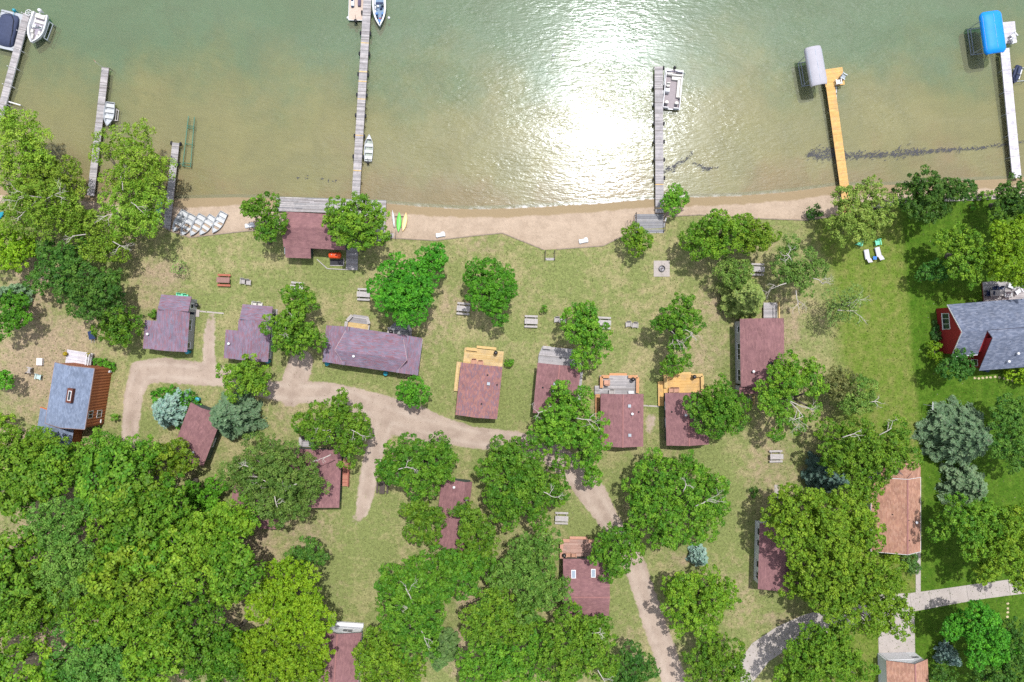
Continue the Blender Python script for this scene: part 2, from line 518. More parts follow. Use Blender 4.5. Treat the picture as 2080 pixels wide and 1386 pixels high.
def lawn_color(n, l, vec):
    """dry lawn: straw and olive mottling, bare earth where worn, lush mown turf to the east"""
    big = mk_noise(n, l, vec, 0.16, 5, 0.6)
    mid = mk_noise(n, l, vec, 0.9, 6, 0.65)
    fine = mk_noise(n, l, vec, 6.0, 5, 0.75)
    straw, olive = srgb(182, 172, 126, .50), srgb(148, 158, 96, .48)
    f = mk_range(n, l, mk_math(n, l, 'ADD', mk_math(n, l, 'MULTIPLY', big, 0.5), mk_math(n, l, 'MULTIPLY', mid, 0.5)), 0.42, 0.60)
    f = mk_math(n, l, 'SUBTRACT', f, mk_math(n, l, 'MULTIPLY', mk_attr(n, 'green'), 1.2), True)
    c = mk_mix(n, l, f, olive, straw)
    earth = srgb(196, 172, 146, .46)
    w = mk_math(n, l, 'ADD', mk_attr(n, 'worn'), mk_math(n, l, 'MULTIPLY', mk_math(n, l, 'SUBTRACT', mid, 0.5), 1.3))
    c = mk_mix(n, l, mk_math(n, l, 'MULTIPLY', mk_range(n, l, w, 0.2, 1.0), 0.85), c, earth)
    # mown turf of the eastern lots
    st = n.new('ShaderNodeTexWave')
    st.wave_type = 'BANDS'; st.bands_direction = 'X'
    st.inputs['Scale'].default_value = 0.16
    st.inputs['Distortion'].default_value = 1.2
    st.inputs['Detail'].default_value = 2.0
    st.inputs['Detail Scale'].default_value = 0.6
    mp = n.new('ShaderNodeMapping')
    mp.inputs['Rotation'].default_value = (0, 0, math.radians(5.5))
    l.new(vec, mp.inputs['Vector'])
    l.new(mp.outputs['Vector'], st.inputs['Vector'])
    lush = mk_mix(n, l, mk_range(n, l, mid, 0.35, 0.68), srgb(114, 142, 52, .47), srgb(148, 152, 84, .48))
    lush = mk_mix(n, l, mk_math(n, l, 'MULTIPLY', st.outputs['Fac'], 0.4), lush, srgb(124, 150, 58, .48))
    deep = mk_mix(n, l, mk_range(n, l, mid, 0.35, 0.7), srgb(80, 120, 30, .47), srgb(106, 138, 46, .49))
    lm = mk_math(n, l, 'ADD', mk_attr(n, 'lush'), mk_math(n, l, 'MULTIPLY', mk_math(n, l, 'SUBTRACT', big, 0.5), 1.1))
    c = mk_mix(n, l, mk_range(n, l, lm, 0.25, 0.85), c, lush)
    c = mk_mix(n, l, mk_attr(n, 'deep'), c, deep)
    tuft = mk_noise(n, l, vec, 2.4, 4, 0.7)
    c = mk_mix(n, l, 1.0, c, mk_grey(n, l, mk_range(n, l, tuft, 0.3, 0.7, 0.80, 1.20)), 'MULTIPLY')
    c = mk_mix(n, l, 1.0, c, mk_grey(n, l, mk_range(n, l, fine, 0.25, 0.75, 0.62, 1.38)), 'MULTIPLY')
    return c, fine
def mk_grey(n, l, v):
    z = n.new('ShaderNodeCombineXYZ')
    for i in range(3): l.new(v, z.inputs[i])
    return z.outputs[0]
def add_bump(n, l, bsdf, h, strength, dist):
    b = n.new('ShaderNodeBump')
    b.inputs['Strength'].default_value = strength
    b.inputs['Distance'].default_value = dist
    l.new(h, b.inputs['Height'])
    l.new(b.outputs['Normal'], bsdf.inputs['Normal'])

m_lawn = bpy.data.materials.new('lawn')
n, l = nodes_of(m_lawn)
vec = n.new('ShaderNodeTexCoord').outputs['Object']
c, fine = lawn_color(n, l, vec)
b = n['Principled BSDF']
b.inputs['Roughness'].default_value = 0.95
b.inputs['Specular IOR Level'].default_value = 0.1
l.new(c, b.inputs['Base Color'])
add_bump(n, l, b, fine, 0.6, 0.06)

m_road = bpy.data.materials.new('dirt_road')
n, l = nodes_of(m_road)
vec = n.new('ShaderNodeTexCoord').outputs['Object']
c, fine = lawn_color(n, l, vec)
sand = mk_mix(n, l, mk_range(n, l, mk_noise(n, l, vec, 0.5, 6, 0.65), 0.35, 0.7), srgb(214, 193, 176, .47), srgb(196, 174, 158, .44))
sand = mk_mix(n, l, 1.0, sand, mk_grey(n, l, mk_range(n, l, mk_noise(n, l, vec, 9.0, 4, 0.7), 0.25, 0.75, 0.86, 1.14)), 'MULTIPLY')
sand = mk_mix(n, l, mk_math(n, l, 'MULTIPLY', mk_attr(n, 'rut'), mk_range(n, l, mk_noise(n, l, vec, 0.35, 4), 0.35, 0.6, 0.1, 0.6)), sand, srgb(226, 208, 192, .49))
peb = mk_range(n, l, mk_noise(n, l, vec, 4.5, 3, 0.8), 0.62, 0.72)
sand = mk_mix(n, l, mk_math(n, l, 'MULTIPLY', peb, 0.3), sand, srgb(140, 120, 104, .5))
edge = mk_math(n, l, 'ADD', mk_math(n, l, 'SUBTRACT', mk_attr(n, 'dirt'), mk_math(n, l, 'MULTIPLY', mk_attr(n, 'crown_strip'), 0.45)), mk_math(n, l, 'MULTIPLY', mk_math(n, l, 'SUBTRACT', mk_noise(n, l, vec, 1.4, 7, 0.7), 0.5), 0.9))
c = mk_mix(n, l, mk_range(n, l, edge, 0.36, 0.62), c, sand)
b = n['Principled BSDF']
b.inputs['Roughness'].default_value = 0.95
b.inputs['Specular IOR Level'].default_value = 0.1
l.new(c, b.inputs['Base Color'])
add_bump(n, l, b, fine, 0.5, 0.05)

Z = np.zeros_like(X)
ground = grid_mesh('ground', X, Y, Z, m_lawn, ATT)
cell = (ATT['dirt'][:-1, :-1] + ATT['dirt'][1:, :-1] + ATT['dirt'][:-1, 1:] + ATT['dirt'][1:, 1:]) / 4 > 0.02
road = grid_mesh('dirt_road', X, Y, Z + 0.004, m_road, ATT, keep=cell)

# --- beach and lake bed
xs2 = np.concatenate([[-500, -250, -150, -110], np.arange(-88, 88.01, 0.5), [110, 150, 250, 500]])
ye, ysh = edge_y(xs2), shore_y(xs2)
m_sand = bpy.data.materials.new('beach_sand')
n, l = nodes_of(m_sand)
vec = n.new('ShaderNodeTexCoord').outputs['Object']
dry = mk_mix(n, l, mk_range(n, l, mk_noise(n, l, vec, 0.7, 6, 0.6), 0.35, 0.7), srgb(230, 206, 182, .42), srgb(218, 194, 170, .40))
foot = mk_noise(n, l, vec, 3.0, 4, 0.6)
dry = mk_mix(n, l, 1.0, dry, mk_grey(n, l, mk_range(n, l, foot, 0.3, 0.7, 0.94, 1.06)), 'MULTIPLY')
wet = srgb(186, 164, 130, .46)
wv = mk_math(n, l, 'ADD', mk_attr(n, 'shore'), mk_math(n, l, 'MULTIPLY', mk_math(n, l, 'SUBTRACT', mk_noise(n, l, vec, 0.5, 6, 0.6), 0.5), 1.0))
c = mk_mix(n, l, mk_range(n, l, wv, 0.95, 1.25), wet, dry)
b = n['Principled BSDF']
b.inputs['Roughness'].default_value = 0.9
b.inputs['Specular IOR Level'].default_value = 0.15
l.new(c, b.inputs['Base Color'])
add_bump(n, l, b, foot, 1.0, 0.10)
tb = np.linspace(0, 1, 15)
Xb = np.repeat(xs2[None], 15, 0)
ylo, yhi = ye - 0.05, np.maximum(ysh + 0.6, ye + 1.0)
Yb = ylo[None] + tb[:, None] * (yhi - ylo)[None]
sd = ysh[None] - Yb                                     # metres landward of the waterline
Zb = WATER_Z + np.clip(sd * 0.11, -0.08, 0.42)
beach = grid_mesh('beach', Xb, Yb, Zb, m_sand, dict(shore=sd / 1.15))

m_bed = bpy.data.materials.new('lake_bed')
n, l = nodes_of(m_bed)
vec = n.new('ShaderNodeTexCoord').outputs['Object']
off = mk_math(n, l, 'ADD', mk_attr(n, 'off'), mk_math(n, l, 'MULTIPLY', mk_math(n, l, 'SUBTRACT', mk_noise(n, l, vec, 0.075, 6, 0.65), 0.5), 34.0))
c = mk_mix(n, l, mk_range(n, l, off, -1.0, 6.0), srgb(192, 148, 106, .50), srgb(186, 166, 108, .52))
c = mk_mix(n, l, mk_range(n, l, off, 4.0, 22.0), c, srgb(162, 158, 92, .50))
c = mk_mix(n, l, mk_range(n, l, off, 11.0, 25.0), c, srgb(82, 148, 116, .46))
c = mk_mix(n, l, 1.0, c, mk_grey(n, l, mk_range(n, l, mk_noise(n, l, vec, 0.22, 6, 0.65, 0.8), 0.3, 0.7, 0.86, 1.14)), 'MULTIPLY')
weed = mk_range(n, l, mk_noise(n, l, vec, 0.45, 8, 0.75), 0.56, 0.70)
wz = mk_range(n, l, mk_math(n, l, 'ADD', mk_attr(n, 'weed'), mk_math(n, l, 'MULTIPLY', mk_math(n, l, 'SUBTRACT', mk_noise(n, l, vec, 0.2, 4), 0.5), 1.0)), 0.35, 0.9)
c = mk_mix(n, l, mk_math(n, l, 'MULTIPLY', mk_math(n, l, 'MULTIPLY', weed, wz), 0.65), c, srgb(86, 100, 56, .45))
b = n['Principled BSDF']
b.inputs['Roughness'].default_value = 1.0
b.inputs['Specular IOR Level'].default_value = 0.0
l.new(c, b.inputs['Base Color'])
dd = np.concatenate([np.linspace(0, 40, 90), [60, 100, 200, 600]])
y0 = yhi - 0.3
Xl = np.repeat(xs2[None], len(dd), 0)
Yl = y0[None] + dd[:, None]
offs = Yl - ysh[None]
Zl = WATER_Z - 0.03 - np.clip(offs * 0.045, 0, 1.5)
Ul, Vl = Xl * PXM + CU, CV - Yl * PXM
bed = grid_mesh('lake_bed', Xl, Yl, Zl, m_bed, dict(off=offs, weed=blobs([(200, 160, 180, 90, 1), (90, 150, 120, 70, .8), (400, 60, 200, 80, .5), (1850, 190, 180, 60, .4), (100, 20, 200, 60, .7)], Ul, Vl)))

m_water = bpy.data.materials.new('lake_water')
n, l = nodes_of(m_water)
n.remove(n['Principled BSDF'])
vec = n.new('ShaderNodeTexCoord').outputs['Object']
def ripples(rot, sx_, sy_, scale, det, dist):
    mp = n.new('ShaderNodeMapping')
    mp.inputs['Rotation'].default_value = (0, 0, math.radians(rot))
    mp.inputs['Scale'].default_value = (sx_, sy_, 1)
    l.new(vec, mp.inputs['Vector'])
    return mk_noise(n, l, mp.outputs['Vector'], scale, det, 0.55, dist)
h = mk_math(n, l, 'ADD', ripples(12, 0.3, 1.0, 3.4, 3, 0.5), mk_math(n, l, 'MULTIPLY', ripples(-32, 0.35, 1.0, 2.3, 3, 0.5), 0.9))
h = mk_math(n, l, 'ADD', h, mk_math(n, l, 'MULTIPLY', ripples(38, 0.4, 1.0, 1.5, 2, 0.5), 0.8))
gust = mk_range(n, l, mk_noise(n, l, vec, 0.09, 5, 0.65, 0.8), 0.3, 0.7, 0.30, 1.0)
def bumped(dist):
    bp = n.new('ShaderNodeBump')
    bp.inputs['Distance'].default_value = dist
    l.new(gust, bp.inputs['Strength'])
    l.new(h, bp.inputs['Height'])
    return bp.outputs['Normal']
nb_, nd_ = bumped(0.034), bumped(0.10)
fr = n.new('ShaderNodeFresnel')
fr.inputs['IOR'].default_value = 1.33
l.new(nb_, fr.inputs['Normal'])
gl = n.new('ShaderNodeBsdfGlossy')
gl.inputs['Color'].default_value = (0.88, 0.93, 1.0, 1)
gl.inputs['Roughness'].default_value = 0.165
l.new(nb_, gl.inputs['Normal'])
gl2 = n.new('ShaderNodeBsdfGlossy')                      # the steeper wavelets spread a wide sheen
gl2.inputs['Color'].default_value = (0.86, 0.93, 1.0, 1)
gl2.inputs['Roughness'].default_value = 0.42
l.new(nd_, gl2.inputs['Normal'])
mg = n.new('ShaderNodeMixShader')
l.new(mk_range(n, l, ripples(16, 0.3, 1.0, 0.16, 5, 0.9), 0.36, 0.62, 0.25, 0.62), mg.inputs[0])
l.new(gl.outputs[0], mg.inputs[1]); l.new(gl2.outputs[0], mg.inputs[2])
tr = n.new('ShaderNodeBsdfTransparent')
tr.inputs['Color'].default_value = (0.88, 0.93, 0.90, 1)
df = n.new('ShaderNodeBsdfDiffuse')
df.inputs['Color'].default_value = (*srgb(168, 170, 132, .53), 1)
l.new(nd_, df.inputs['Normal'])
m1 = n.new('ShaderNodeMixShader')
m1.inputs[0].default_value = 0.36
l.new(tr.outputs[0], m1.inputs[1]); l.new(df.outputs[0], m1.inputs[2])
m2 = n.new('ShaderNodeMixShader')
l.new(fr.outputs[0], m2.inputs[0]); l.new(m1.outputs[0], m2.inputs[1]); l.new(mg.outputs[0], m2.inputs[2])
l.new(m2.outputs[0], n['Material Output'].inputs['Surface'])
dw = np.concatenate([[-0.25], np.linspace(0.5, 50, 12), [100, 300, 600]])
Xw = np.repeat(xs2[None], len(dw), 0)
Yw = ysh[None] + dw[:, None]
water = grid_mesh('lake_water', Xw, Yw, np.full_like(Xw, WATER_Z), m_water)

# lapping foam at the waterline
m_foam = bpy.data.materials.new('lapping_foam')
n, l = nodes_of(m_foam)
vec = n.new('ShaderNodeTexCoord').outputs['Object']
b = n['Principled BSDF']
b.inputs['Base Color'].default_value = (0.82, 0.82, 0.82, 1)
b.inputs['Roughness'].default_value = 0.8
f = mk_math(n, l, 'MULTIPLY', mk_range(n, l, mk_noise(n, l, vec, 1.1, 6, 0.7), 0.42, 0.62), mk_attr(n, 'foam'))
l.new(f, b.inputs['Alpha'])
xf = np.arange(P(785, 400).x, P(1700, 400).x, 0.25)
yc = shore_y(xf) + 0.28 * np.sin(xf * 0.9) * 0.35
pr = np.array([0, 0.6, 1.0, 0.6, 0])
tf = np.linspace(-0.32, 0.32, 5)
wf = np.interp(xf * PXM + CU, [785, 840, 1000, 1080, 1150, 1330, 1345, 1400, 1520, 1700], [.05, .25, .2, .6, .95, .95, .3, .25, .15, .03])
foam = grid_mesh('lapping_foam', np.repeat(xf[None], 5, 0), yc[None] + tf[:, None], np.full((5, len(xf)), WATER_Z + 0.012), m_foam, dict(foam=pr[:, None] * wf[None]))
tag(foam, 'white lapping foam along the sandy waterline', kind='stuff')

# drifted lake weed on the shallow bottom
def weed_patch(name, label, pl, dens, seed):
    r = np.random.default_rng(seed)
    V_, F_ = [], []
    for (u0, v0, w0), (u1, v1, w1) in zip(pl[:-1], pl[1:]):
        L = math.hypot(u1 - u0, v1 - v0)
        for _ in range(int(L * (w0 + w1) / 2 * dens) + 2):
            t = r.random()
            w = w0 + t * (w1 - w0)
            u, v = u0 + t * (u1 - u0) + r.normal() * 2, v0 + t * (v1 - v0) + r.normal() * w * 0.42
            p = P(u, v, WATER_Z)
            a = r.normal(0.0, 0.9)
            s, k = r.uniform(0.10, 0.32), r.uniform(0.03, 0.08)
            dx, dy = math.cos(a), math.sin(a)
            q = len(V_)
            z = WATER_Z + 0.01 + r.uniform(0, 0.02)
            V_ += [(p.x - dx * s, p.y - dy * s, z), (p.x + dy * k, p.y - dx * k, z + 0.01), (p.x + dx * s, p.y + dy * s, z), (p.x - dy * k, p.y + dx * k, z + 0.012)]
            F_.append((q, q + 1, q + 2, q + 3))
    mb = MB()
    mb.v, mb.f, mb.c = V_, F_, [None] * len(F_)
    o = mb.build(name, material('drift_weed', srgb(92, 92, 98, .55), 0.9, 0.3, 6))
    return tag(o, label, kind='stuff')
weed_patch('drift_weed', 'dark band of drifted lake weed crossing under the orange dock', [(1640, 314, 6), (1660, 313, 18), (1700, 312, 17), (1720, 317, 10), (1790, 315, 8), (1840, 310, 13), (1875, 308, 8), (1930, 305, 5), (2000, 300, 4), (2080, 287, 3)], 0.22, 3)
weed_patch('drift_weed', 'thin dark strands of drifted weed beside the pontoon dock', [(1348, 348, 9), (1372, 338, 8), (1392, 325, 4), (1412, 305, 2)], 0.18, 4)
weed_patch('drift_weed', 'short dark curl of drifted weed right of the pontoon dock', [(1405, 330, 2), (1425, 338, 3), (1432, 345, 6), (1440, 343, 3), (1460, 340, 2)], 0.22, 5)
weed_patch('drift_weed', 'faint row of drifted weed bits off the boathouse boardwalk', [(600, 360, 4), (640, 363, 5), (690, 368, 4)], 0.02, 6)

# timber edging that holds the lawn above the beach
def edging(label, pl):
    root = empty('timber_edging', P(*pl[0], 0))
    tag(root, label, 'edging')
    for (u0, v0), (u1, v1) in zip(pl[:-1], pl[1:]):
        a, b_ = P(u0, v0, -0.14), P(u1, v1, -0.14)
        d = (b_ - a)
        nseg = max(1, round(d.length / 2.6))
        for i in range(nseg):
            MB().bar(a + d * (i / nseg) + d.normalized() * 0.012, a + d * ((i + 1) / nseg), 0.14, 0.42, None).build('timber', M_SANDW, root, world=True)
edging('weathered timber edging between the lawn and the left beach with rowboats', [(320, 455), (345, 469), (386, 483), (500, 470), (560, 466)])
edging('long weathered timber edging between the lawn and the middle beach', [(785, 484), (884, 489), (960, 480), (1020, 474), (1105, 508)])
edging('weathered timber edging right of the small beach steps', [(1130, 507), (1225, 500), (1265, 480), (1290, 466)])
edging('timber edging along the lawn right of the grey stair deck', [(1352, 441), (1420, 437), (1550, 445), (1640, 448), (1690, 440)])
r_ = empty('seawall', P(1990, 404))
tag(r_, 'pale concrete seawall cap along the lawn at the right shore', 'seawall')
for i, (a, b_) in enumerate(zip([(1770, 424), (1825, 411), (1880, 408), (1935, 406), (1990, 404), (2040, 400)], [(1825, 411), (1880, 408), (1935, 406), (1990, 404), (2040, 400), (2100, 396)])):
    p, q = P(*a, -0.2), P(*b_, -0.2)
    MB().bar(p, p + (q - p) * 0.995, 0.5, 0.55).build('cap_block', M_CONC, r_, world=True)

# concrete drives
def strip(name, pts, z=0.03, mat=M_CONC, joint=3.0):
    """concrete slabs end to end along a pixel polyline (u, v, half width px)"""
    root = empty(name, P(*pts[0][:2]))
    tag(root, kind='structure')
    L_, R_ = [], []
    W = [P(u, v) for u, v, w in pts]
    for i, (u, v, w) in enumerate(pts):
        d = (W[min(i + 1, len(W) - 1)] - W[max(i - 1, 0)]).normalized()
        s = Vector((-d.y, d.x, 0)) * w / PXM
        L_.append(W[i] + s); R_.append(W[i] - s)
    for i in range(len(W) - 1):
        k = max(1, round((W[i + 1] - W[i]).length / joint))
        for j in range(k):
            t0, t1 = j / k, (j + 1) / k - 0.006
            a, b_ = R_[i].lerp(R_[i + 1], t0), R_[i].lerp(R_[i + 1], t1)
            c_, d_ = L_[i].lerp(L_[i + 1], t1), L_[i].lerp(L_[i + 1], t0)
            MB().prism([a, b_, c_, d_], -0.05, z).build('slab', mat, root, world=True)
    return root
strip('driveway', [(1440, 1450, 24), (1515, 1365, 24), (1545, 1325, 25), (1590, 1295, 25), (1640, 1273, 25), (1700, 1255, 24), (1765, 1240, 24), (1786, 1236, 24)], 0.03)
strip('driveway', [(1784, 1229, 22), (1850, 1224, 19), (1930, 1211, 17), (2000, 1200, 16), (2100, 1187, 16)], 0.036)
strip('driveway', [(1821, 1247, 36), (1821, 1290, 37), (1822, 1336, 37)], 0.028)
strip('walkway', [(1865, 1115, 5), (1865, 1160, 5), (1865, 1205, 5)], 0.03)
strip('walkway', [(1577, 985, 4), (1577, 1018, 4)], 0.03)
strip('walkway', [(401, 632, 1.5), (455, 637, 1.5)], 0.012, M_CONC, 6)
strip('walkway', [(1307, 824, 1.5), (1340, 826, 1.5)], 0.012, M_CONC, 6)


# ground cover: grass tufts and fallen leaves, twigs and pebbles too many to count
def scatter(name, label, count, kind, seed):
    r = np.random.default_rng(seed)
    u = r.uniform(-40, 2120, count * 2); v = r.uniform(400, 1440, count * 2)
    x, y = (u - CU) / PXM, (CV - v) / PXM
    ok = y < edge_y(x) - .3
    d = dist_lines(ROADS, u, v)
    ok &= (d < -6) if kind == 'tuft' else np.ones(len(u), bool)
    u, v, x, y, d = (q[ok][:count] for q in (u, v, x, y, d))
    k = len(u)
    a_ = r.uniform(0, 6.283, k)
    if kind == 'tuft':
        lush = np.clip((u - 1660) / 60, 0, 1)[:, None]
        s, h = r.uniform(.05, .13, k), r.uniform(.03, .09, k)
        c = np.array(srgb(150, 158, 96, .52))[None] * (1 - lush) + np.array(srgb(112, 146, 44, .48))[None] * lush
        c = c * r.uniform(.6, 1.3, (k, 1)) * (1 + r.normal(size=(k, 3)) * .06)
        tilt = r.uniform(.3, .9, k)
    else:
        s, h = r.uniform(.03, .10, k), r.uniform(.01, .03, k)
        pal = np.array([srgb(150, 120, 86, .5), srgb(104, 88, 70, .5), srgb(196, 184, 164, .5), srgb(120, 130, 60, .5)])
        c = pal[r.integers(0, 4, k)] * r.uniform(.7, 1.2, (k, 1))
    dx, dy = np.cos(a_), np.sin(a_)
    z0 = np.full(k, .008)
    p = np.stack([x, y, z0], 1)
    t = np.stack([dx, dy, np.zeros(k)], 1); b_ = np.stack([-dy, dx, np.zeros(k)], 1)
    up = np.array([0, 0, 1.0])[None]
    S, Hh = s[:, None], h[:, None]
    if kind == 'tuft': Q = np.stack([p - t * S * .5, p + t * S * .5, p + t * S * .7 + b_ * S * .9 + up * Hh, p - t * S * .7 + b_ * S * .9 + up * Hh], 1)
    else: Q = np.stack([p - t * S, p - b_ * S * .4 + up * Hh, p + t * S, p + b_ * S * .4 + up * Hh * .5], 1)
    return Q, c
# ------------------------------------------------------------------ buildings
def roof_plane(root, a, b, c, d, pal, thick=0.10, tab=0.36, expo=0.16, seed=0):
    """one roof slope: eave a-b, upper edge d-c (local coordinates); the deck slab carries single shingle tabs"""
    r = random.Random(seed)
    run = .85 if pal == 'purple' else .97
    if pal == 'purple': tab, expo = .42, .115
    a, b, c, d = map(Vector, (a, b, c, d))
    nrm = (b - a).cross(d - a).normalized()
    if nrm.z < 0: nrm = -nrm
    dn = nrm * -thick
    mb = MB().add([a, b, c, d, a + dn, b + dn, c + dn, d + dn], [(0, 1, 2, 3), (7, 6, 5, 4), (0, 4, 5, 1), (1, 5, 6, 2), (2, 6, 7, 3), (3, 7, 4, 0)])
    slope = mb.build('roof_slope', material('roof_edge', srgb(120, 100, 100, .6), 0.9, 0.1), root)
    n = max(2, int((((d - a).length + (c - b).length) / 2) / expo))
    sh = MB()
    for i in range(n):
        t0, t1 = i / n, (i + 1.0) / n
        l0, r0, l1, r1 = a.lerp(d, t0), b.lerp(c, t0), a.lerp(d, t1), b.lerp(c, t1)
        w = (r0 - l0).length
        k = max(1, round(w / tab))
        off = (i % 2) * 0.5
        cuts = [0.0] + [min(1, max(0, (j + off) / k)) for j in range(1, k + 1)]
        if cuts[-1] < 1: cuts.append(1.0)
        ccur = pick(pal, r)
        for s0, s1 in zip(cuts[:-1], cuts[1:]):
            if s1 - s0 < 1e-4: continue
            if r.random() < run: ccur = pick(pal, r)
            lo, hi = nrm * (0.024 + r.uniform(0, .006)), nrm * 0.005
            p0, p1, p2, p3 = l0.lerp(r0, s0) + lo, l0.lerp(r0, s1) + lo, l1.lerp(r1, s1) + hi, l1.lerp(r1, s0) + hi
            q0, q1 = p0 - nrm * 0.02, p1 - nrm * 0.02
            m = len(sh.v)
            sh.v += [tuple(p0), tuple(p1), tuple(p2), tuple(p3), tuple(q0), tuple(q1)]
            sh.f += [(m, m + 1, m + 2, m + 3), (m + 4, m + 5, m + 1, m)]
            sh.c += [ccur, ccur]
    sh.build('shingles', M_SHINGLE, slope, kind='stuff')
    return slope

def window(root, c, w, h, nx, ny, mull=1, sill=True, rows=1):
    """window on a wall: centre c, outward normal (nx, ny); frame, panes and sill"""
    t = Vector((-ny, nx, 0)); nn = Vector((nx, ny, 0)); c = Vector(c)
    f = MB()
    fw = 0.07
    up = Vector((0, 0, 1))
    def bx(cc, sw, shh, dep): 
        vs = []
        for z in (-1, 1):
            for a_, b_ in ((-1, -1), (1, -1), (1, 1), (-1, 1)):
                vs.append(Vector(cc) + t * a_ * sw / 2 + nn * b_ * dep / 2 + up * z * shh / 2)
        return vs
    FA = [(3, 2, 1, 0), (4, 5, 6, 7), (0, 1, 5, 4), (1, 2, 6, 5), (2, 3, 7, 6), (3, 0, 4, 7)]
    f.add(bx(c + up * (h / 2 - fw / 2), w, fw, .06), FA).add(bx(c - up * (h / 2 - fw / 2), w, fw, .06), FA)
    f.add(bx(c - t * (w / 2 - fw / 2), fw, h - 2 * fw, .06), FA).add(bx(c + t * (w / 2 - fw / 2), fw, h - 2 * fw, .06), FA)
    for i in range(1, mull):
        f.add(bx(c + t * (-w / 2 + w * i / mull), fw * .8, h - 2 * fw, .056), FA)
    for i in range(1, rows):
        f.add(bx(c + up * (-h / 2 + h * i / rows), w - 2 * fw, fw * .7, .052), FA)
    o = f.build('window', M_FRAME, root)
    for i in range(mull):
        MB().add(bx(c + t * (-w / 2 + w * (i + .5) / mull), w / mull - fw, h - 2 * fw, .02), FA).build('pane', M_GLASS, o)
    if sill:
        MB().add(bx(c - up * (h / 2 + .03) + nn * .02, w + .12, .05, .12), FA).build('sill', M_FRAME, o)
    return o
def door(root, c, w, h, nx, ny, mat=M_FRAME):
    t = Vector((-ny, nx, 0)); nn = Vector((nx, ny, 0)); c = Vector(c)
    ang = math.atan2(t.y, t.x)
    o = MB().box(c, (w, .06, h), ang).build('door', mat, root)
    MB().box(c + nn * .05 + t * (w / 2 - .1), (.04, .06, .12), ang).build('handle', M_GALV, o)
    MB().box(c + nn * .032 + Vector((0, 0, h * .22)), (w * .6, .01, h * .34), ang).build('pane', M_GLASS, o)
    return o

def house_root(name, label, u, v, rot, cat='house'):
    r = empty(name, P(u, v, 2.5).xy.to_3d(), -math.radians(rot))
    return tag(r, label, cat)
def pxs(ze): return (CAM_H - ze) / FPX

def block(root, du, dv, wpx, hpx, ze, zr, axis, pal, wall, oh=0.35, seed=1, ridge_off=0.0, cap=None, trim=None, k=None, expo=0.16):
    """walls with gable ends and two roof slopes; (du, dv) centre offset in px from the house centre, in the house frame"""
    k = k or pxs(ze)
    cx, cy, w, h = du * k, -dv * k, wpx * k, hpx * k
    if axis == 'v':                                                  # ridge runs up the picture
        e1, e2, g1, g2, rr = cx - w / 2, cx + w / 2, cy - h / 2, cy + h / 2, cx + ridge_off * k
        roof_plane(root, (e1, g2, ze), (e1, g1, ze), (rr, g1, zr), (rr, g2, zr), pal, seed=seed, expo=expo)
        roof_plane(root, (e2, g1, ze), (e2, g2, ze), (rr, g2, zr), (rr, g1, zr), pal, seed=seed + 1, expo=expo)
        prof = lambda y: [(e1 + oh, y, 0), (e2 - oh, y, 0), (e2 - oh, y, ze + (zr - ze) * oh / (e2 - rr) - .13), (rr, y, zr - .13), (e1 + oh, y, ze + (zr - ze) * oh / (rr - e1) - .13)]
        MB().loft([prof(g1 + oh), prof(g2 - oh)]).build('wall', wall, root)
        if cap: MB().bar((rr, g1 - .01, zr + .035), (rr, g2 + .01, zr + .035), .17, .04).build('ridge_cap', cap, root)
        if trim:
            for y in (g1 - .03, g2 + .03):
                MB().bar((e1, y, ze - .03), (rr, y, zr - .03), .05, .2).bar((rr, y, zr - .03), (e2, y, ze - .03), .05, .2).build('rake_trim', trim, root)
            for x in (e1 - .03, e2 + .03):
                MB().bar((x, g1, ze - .05), (x, g2, ze - .05), .05, .16).build('fascia', trim, root)
    else:
        e1, e2, g1, g2, rr = cy - h / 2, cy + h / 2, cx - w / 2, cx + w / 2, cy - ridge_off * k
        roof_plane(root, (g1, e1, ze), (g2, e1, ze), (g2, rr, zr), (g1, rr, zr), pal, seed=seed, expo=expo)
        roof_plane(root, (g2, e2, ze), (g1, e2, ze), (g1, rr, zr), (g2, rr, zr), pal, seed=seed + 1, expo=expo)
        prof = lambda x: [(x, e1 + oh, 0), (x, e2 - oh, 0), (x, e2 - oh, ze + (zr - ze) * oh / (e2 - rr) - .13), (x, rr, zr - .13), (x, e1 + oh, ze + (zr - ze) * oh / (rr - e1) - .13)]
        MB().loft([prof(g2 - oh), prof(g1 + oh)]).build('wall', wall, root)
        if cap: MB().bar((g1 - .01, rr, zr + .035), (g2 + .01, rr, zr + .035), .17, .04).build('ridge_cap', cap, root)
        if trim:
            for x in (g1 - .03, g2 + .03):
                MB().bar((x, e1, ze - .03), (x, rr, zr - .03), .05, .2).bar((x, rr, zr - .03), (x, e2, ze - .03), .05, .2).build('rake_trim', trim, root)
            for y in (e1 - .03, e2 + .03):
                MB().bar((g1, y, ze - .05), (g2, y, ze - .05), .05, .16).build('fascia', trim, root)
    return (cx, cy, w, h)
